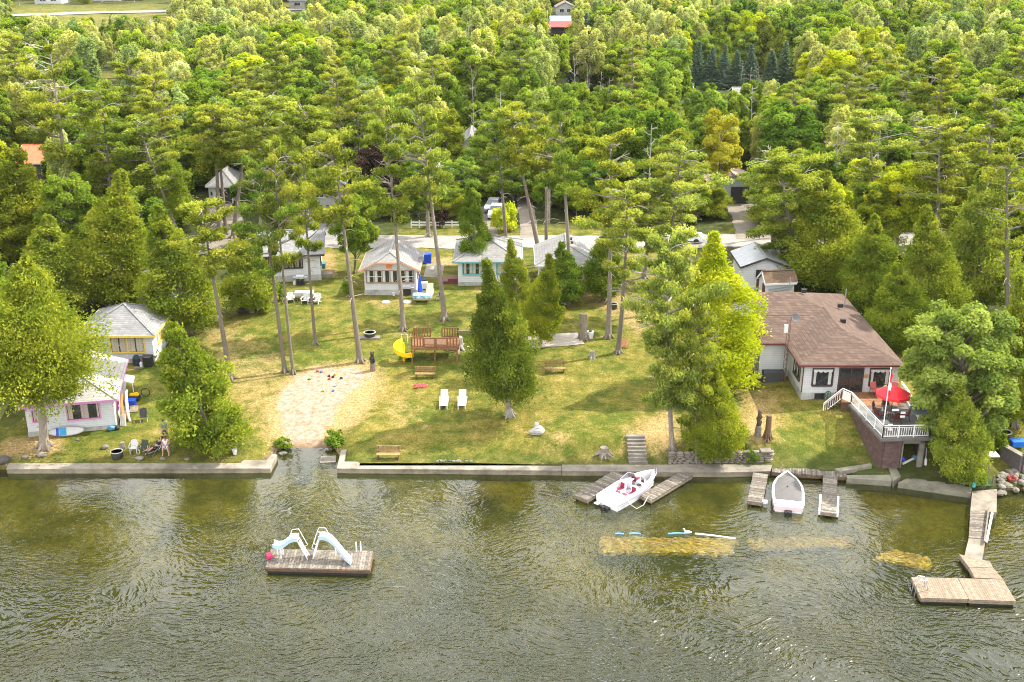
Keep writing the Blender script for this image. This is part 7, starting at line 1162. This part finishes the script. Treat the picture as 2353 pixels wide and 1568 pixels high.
# right shore
def signboard(px, py, label):
    o = T('sign', label, 'sign', at(px, py)); m = MB(); m.bar((0, 0, -.2), (0, 0, .9), .06); P('post', m, WHITE, o); m = MB(); m.box(-.33, .33, -.04, -.0, .82, 1.3); b = P('board', m, WHITE, o); m = MB(); [m.box(-.2 + .03 * i, .24 - .05 * i, -.052, -.045, 1.17 - .12 * i, 1.21 - .12 * i) for i in range(3)]; P('print', m, M('sign_print', (.1, .1, .12), .6), b)
signboard(2207, 1086, 'white sign on a post at the foot of the narrow bright cedar'); o = T('birdhouse_stand', 'white topped stand above the rocks right of the bright cedar', 'stand', at(2268, 1086)); m = MB(); m.box(-.55, .55, -.4, .4, 1.42, 1.5); P('top', m, RESIN, o); m = MB(); m.bar((0, 0, -.2), (-.1, 0, 1.42), .16); P('post', m, OLDWOOD, o)
pq = at(2256, 1117); o = T('wire_planter', 'wire fenced planting box at the head of the pier', 'planter', pq); [P('post', (lambda m_, x_: (m_.bar((x_, 0, -.2), (x_, 0, h_), .09), m_)[1])(MB(), x), OLDWOOD, o) for x, h_ in ((-.85, 1.25), (.75, .8))]; m = MB(); [m.bar((-.8, .0, z), (.75, .0, z), .012) for z in (.1, .25, .4, .55)]; [m.bar((-.8 + i * .155, 0, 0), (-.8 + i * .155, 0, .6), .012) for i in range(11)]; m.box(-.8, .75, -.02, .02, -.1, .12); P('mesh_panel', m, M('green_wire', (.08, .16, .1), .6), o); m = MB(); m.tube([(-.62, -.12, 0), (-.62, -.1, .85)], .13, 9); O('foam_roll', m, M('aqua_foam', (.06, .45, .45), .7), 'aqua foam roll leaning on the wire planter', 'foam roll', pq)
for i in range(64):
    px = rng.uniform(2293, 2375); py = rng.uniform(1088, 1141) + (px - 2293) * -.12; p = at(px, py); r_ = rng.uniform(.12, .3)
    if p.y > np.interp(p.x, SHX, SHY) - .4: m = MB(); m.blob((0, 0, r_ * .3), (r_ * 1.15, r_ * .9, r_ * .62), 8, 5, .2); p.z = max(p.z, .1); O('shore_rock', m, ROCK, 'rock in the heap beside the head of the pier', 'rock', p, rng.uniform(0, 6), 'rocks heaped beside the pier')
m = MB(); q0, q1, q2 = at(2302, 1032), at(2303, 1050), at(2345, 1085)
for p_, q_ in ((q0, q1), (q1, q2), (q2, q2 + Vector((3, .6, 0)))): m.bar((p_.x, p_.y, .75), (q_.x, q_.y, .75), .4, 1.9)
ow = T('block_wall', 'grey block retaining wall round the neighbour lawn at the right', 'wall'); P('wall', m, M('dark_block', (.14, .12, .12), .85, .2), ow); m = MB()
for p_, q_ in ((q0, q1), (q1, q2), (q2, q2 + Vector((3, .6, 0)))): m.bar((p_.x, p_.y, 1.74), (q_.x, q_.y, 1.74), .46, .09)
P('coping', m, CONC, ow); m = MB(); m.box(-.45, .45, -.3, .3, .12, .5); m.box(-.5, .5, -.34, .34, .5, .58); O('cooler', m, M('blue_cooler', (.02, .14, .5), .5), 'blue cooler box on the neighbour lawn', 'cooler', at(2336, 1028)); m = MB(); [m.blob((rng.uniform(-.3, .3), rng.uniform(-.2, .2), .3 + rng.uniform(-.1, .12)), .08, 6, 4, .3) for _ in range(16)]; m.lathe([(.15, 0), (.25, .25)], 9); O('flower_pot', m, M('red_flowers', (.34, .05, .04), .8), 'pot of dark red flowers among the shore rocks', 'flowers', at(2322, 1106)); o = firepit(2308, 1003, 'black fire bowl on the neighbour lawn', .45, .35)
# cars and poles across the road
def car(px, py, rz, label, mat):
    o = T('car', label, 'car', at(px, py), rz, 'parked cars'); m = MB(); prof = [(-2.2, .35), (-2.25, .75), (-1.9, .98), (-1.1, 1.02), (2.0, .92), (2.25, .7), (2.25, .35)]; n = len(prof); m.add([(y_, x, z) for x, z in prof for y_ in (-.88, .88)], [(2 * i, 2 * i + 2, 2 * i + 3, 2 * i + 1) for i in range(n - 1)] + [tuple(range(0, 2 * n, 2))[::-1], tuple(range(1, 2 * n, 2)), (0, 1, 2 * n - 1, 2 * n - 2)]); P('body', m, mat, o); m = MB(); pr_ = [(-1.25, 1.0), (-.45, 1.45), (.95, 1.47), (1.75, .98)]; m.add([(y_ * (.84 if z < 1.2 else .66), x, z) for x, z in pr_ for y_ in (-1, 1)], [(0, 2, 3, 1), (4, 6, 7, 5), (0, 6, 4, 2), (1, 3, 5, 7)]); P('window', m, GLASS, o); m = MB(); m.add([(y_ * .67, x, z + .01) for x, z in ((-.45, 1.45), (.95, 1.47)) for y_ in (-1, 1)], [(0, 1, 3, 2)]); m.box(-.66, .66, -.4, .9, 1.44, 1.49); P('roof', m, mat, o)
    for x in (-.82, .82):
        for y in (-1.4, 1.4): m = MB(); m.tube([(x - .1, y, .32), (x + .1, y, .32)], .33, 12); P('wheel', m, BLACK, o)
    for x in (-.62, .62): m = MB(); m.box(x - .2, x + .2, -2.29, -2.2, .62, .78); P('headlight', m, WHITE, o)
    m = MB(); m.box(-.5, .5, -2.3, -2.22, .38, .6); P('grille', m, BLACK, o); return o
car(1134, 483, R(-8), 'silver blue car facing the road beside the yellow green shrub', M('silver_paint', (.36, .40, .46), .25, .05, 3, metal=.3, bump=0)); car(1141, 497, R(-5), 'white car half hidden behind the yellow green shrub', M('car_white', (.75, .76, .77), .25, .05, 3, bump=0)); car(1572, 556, R(80), 'white car on the road behind the ragged pines', M('car_white', (.75, .76, .77), .25, .05, 3, bump=0))
def upole(px, py, top, label):
    a = at(px, py); q = aty(px, top, a.y); h = q.z - a.z; o = T('utility_pole', label, 'utility pole', a, 0, 'utility poles'); m = MB(); m.tube([(0, 0, -.4), (0, 0, h)], [.17, .11], 8); P('pole', m, OLDWOOD, o); m = MB(); m.box(-1.0, 1.0, -.06, .06, h - .75, h - .63); P('cross_arm', m, OLDWOOD, o); m = MB(); m.lathe([(.2, h - 2.2), (.22, h - 2.1), (.22, h - 1.4), (.1, h - 1.3)], 9, (.0, -.32, 0)); P('transformer', m, SG, o); return a + Vector((0, 0, h - .6))
t1 = upole(1261, 515, 375, 'pale utility pole across the road among the middle woods'); t2 = upole(727, 560, 385, 'utility pole by the left road bend'); t3 = upole(2000, 215, 130, 'utility pole with a grey transformer far in the right woods'); t4 = upole(1800, 545, 360, 'utility pole behind the tall pine at the white garage')
for i, (p_, q_, lab) in enumerate(((t2, t1, 'thin power line strung above the road from the left bend to the middle pole'), (t1, t4, 'thin power line from the middle pole toward the white garage'))): m = MB(); m.tube([p_.lerp(q_, j / 10) - Vector((0, 0, 1.4 * math.sin(math.pi * j / 10))) for j in range(11)], .02, 4); O('power_line', m, BLACK, lab, 'wire')
m = MB(); p_, q_ = at(1000, 527), at(1045, 526); o = T('rail_fence', 'low white rail fence along the far side of the road', 'fence'); [m.bar(at(945 + 150 * j / 8, 524) + Vector((0, 0, z)), at(945 + 150 * (j + 1) / 8, 524) + Vector((0, 0, z)), .06, .12) for j in range(8) for z in (.35, .7)]; P('rail', m, WHITE, o); [P('post', (lambda m_, c_: (m_.bar(c_ - Vector((0, 0, .2)), c_ + Vector((0, 0, .9)), .12), m_)[1])(MB(), at(945 + 150 * j / 8, 524)), WHITE, o) for j in range(9)]
# ------------------------------------------------------------------ air
hz = MB(); hz.box(-1500, 1500, -690, 2600, -10.5, 62); hm = N('thin_summer_haze'); pv = hm.n('VolumePrincipled'); pv.inputs['Color'].default_value = (.93, .96, .90, 1); pv.inputs['Density'].default_value = .00004; hm.l(pv.outputs[0], hm.out.inputs['Volume']); S('haze', hz, hm.m, kind='stuff', label='thin pale summer haze over the far woods')
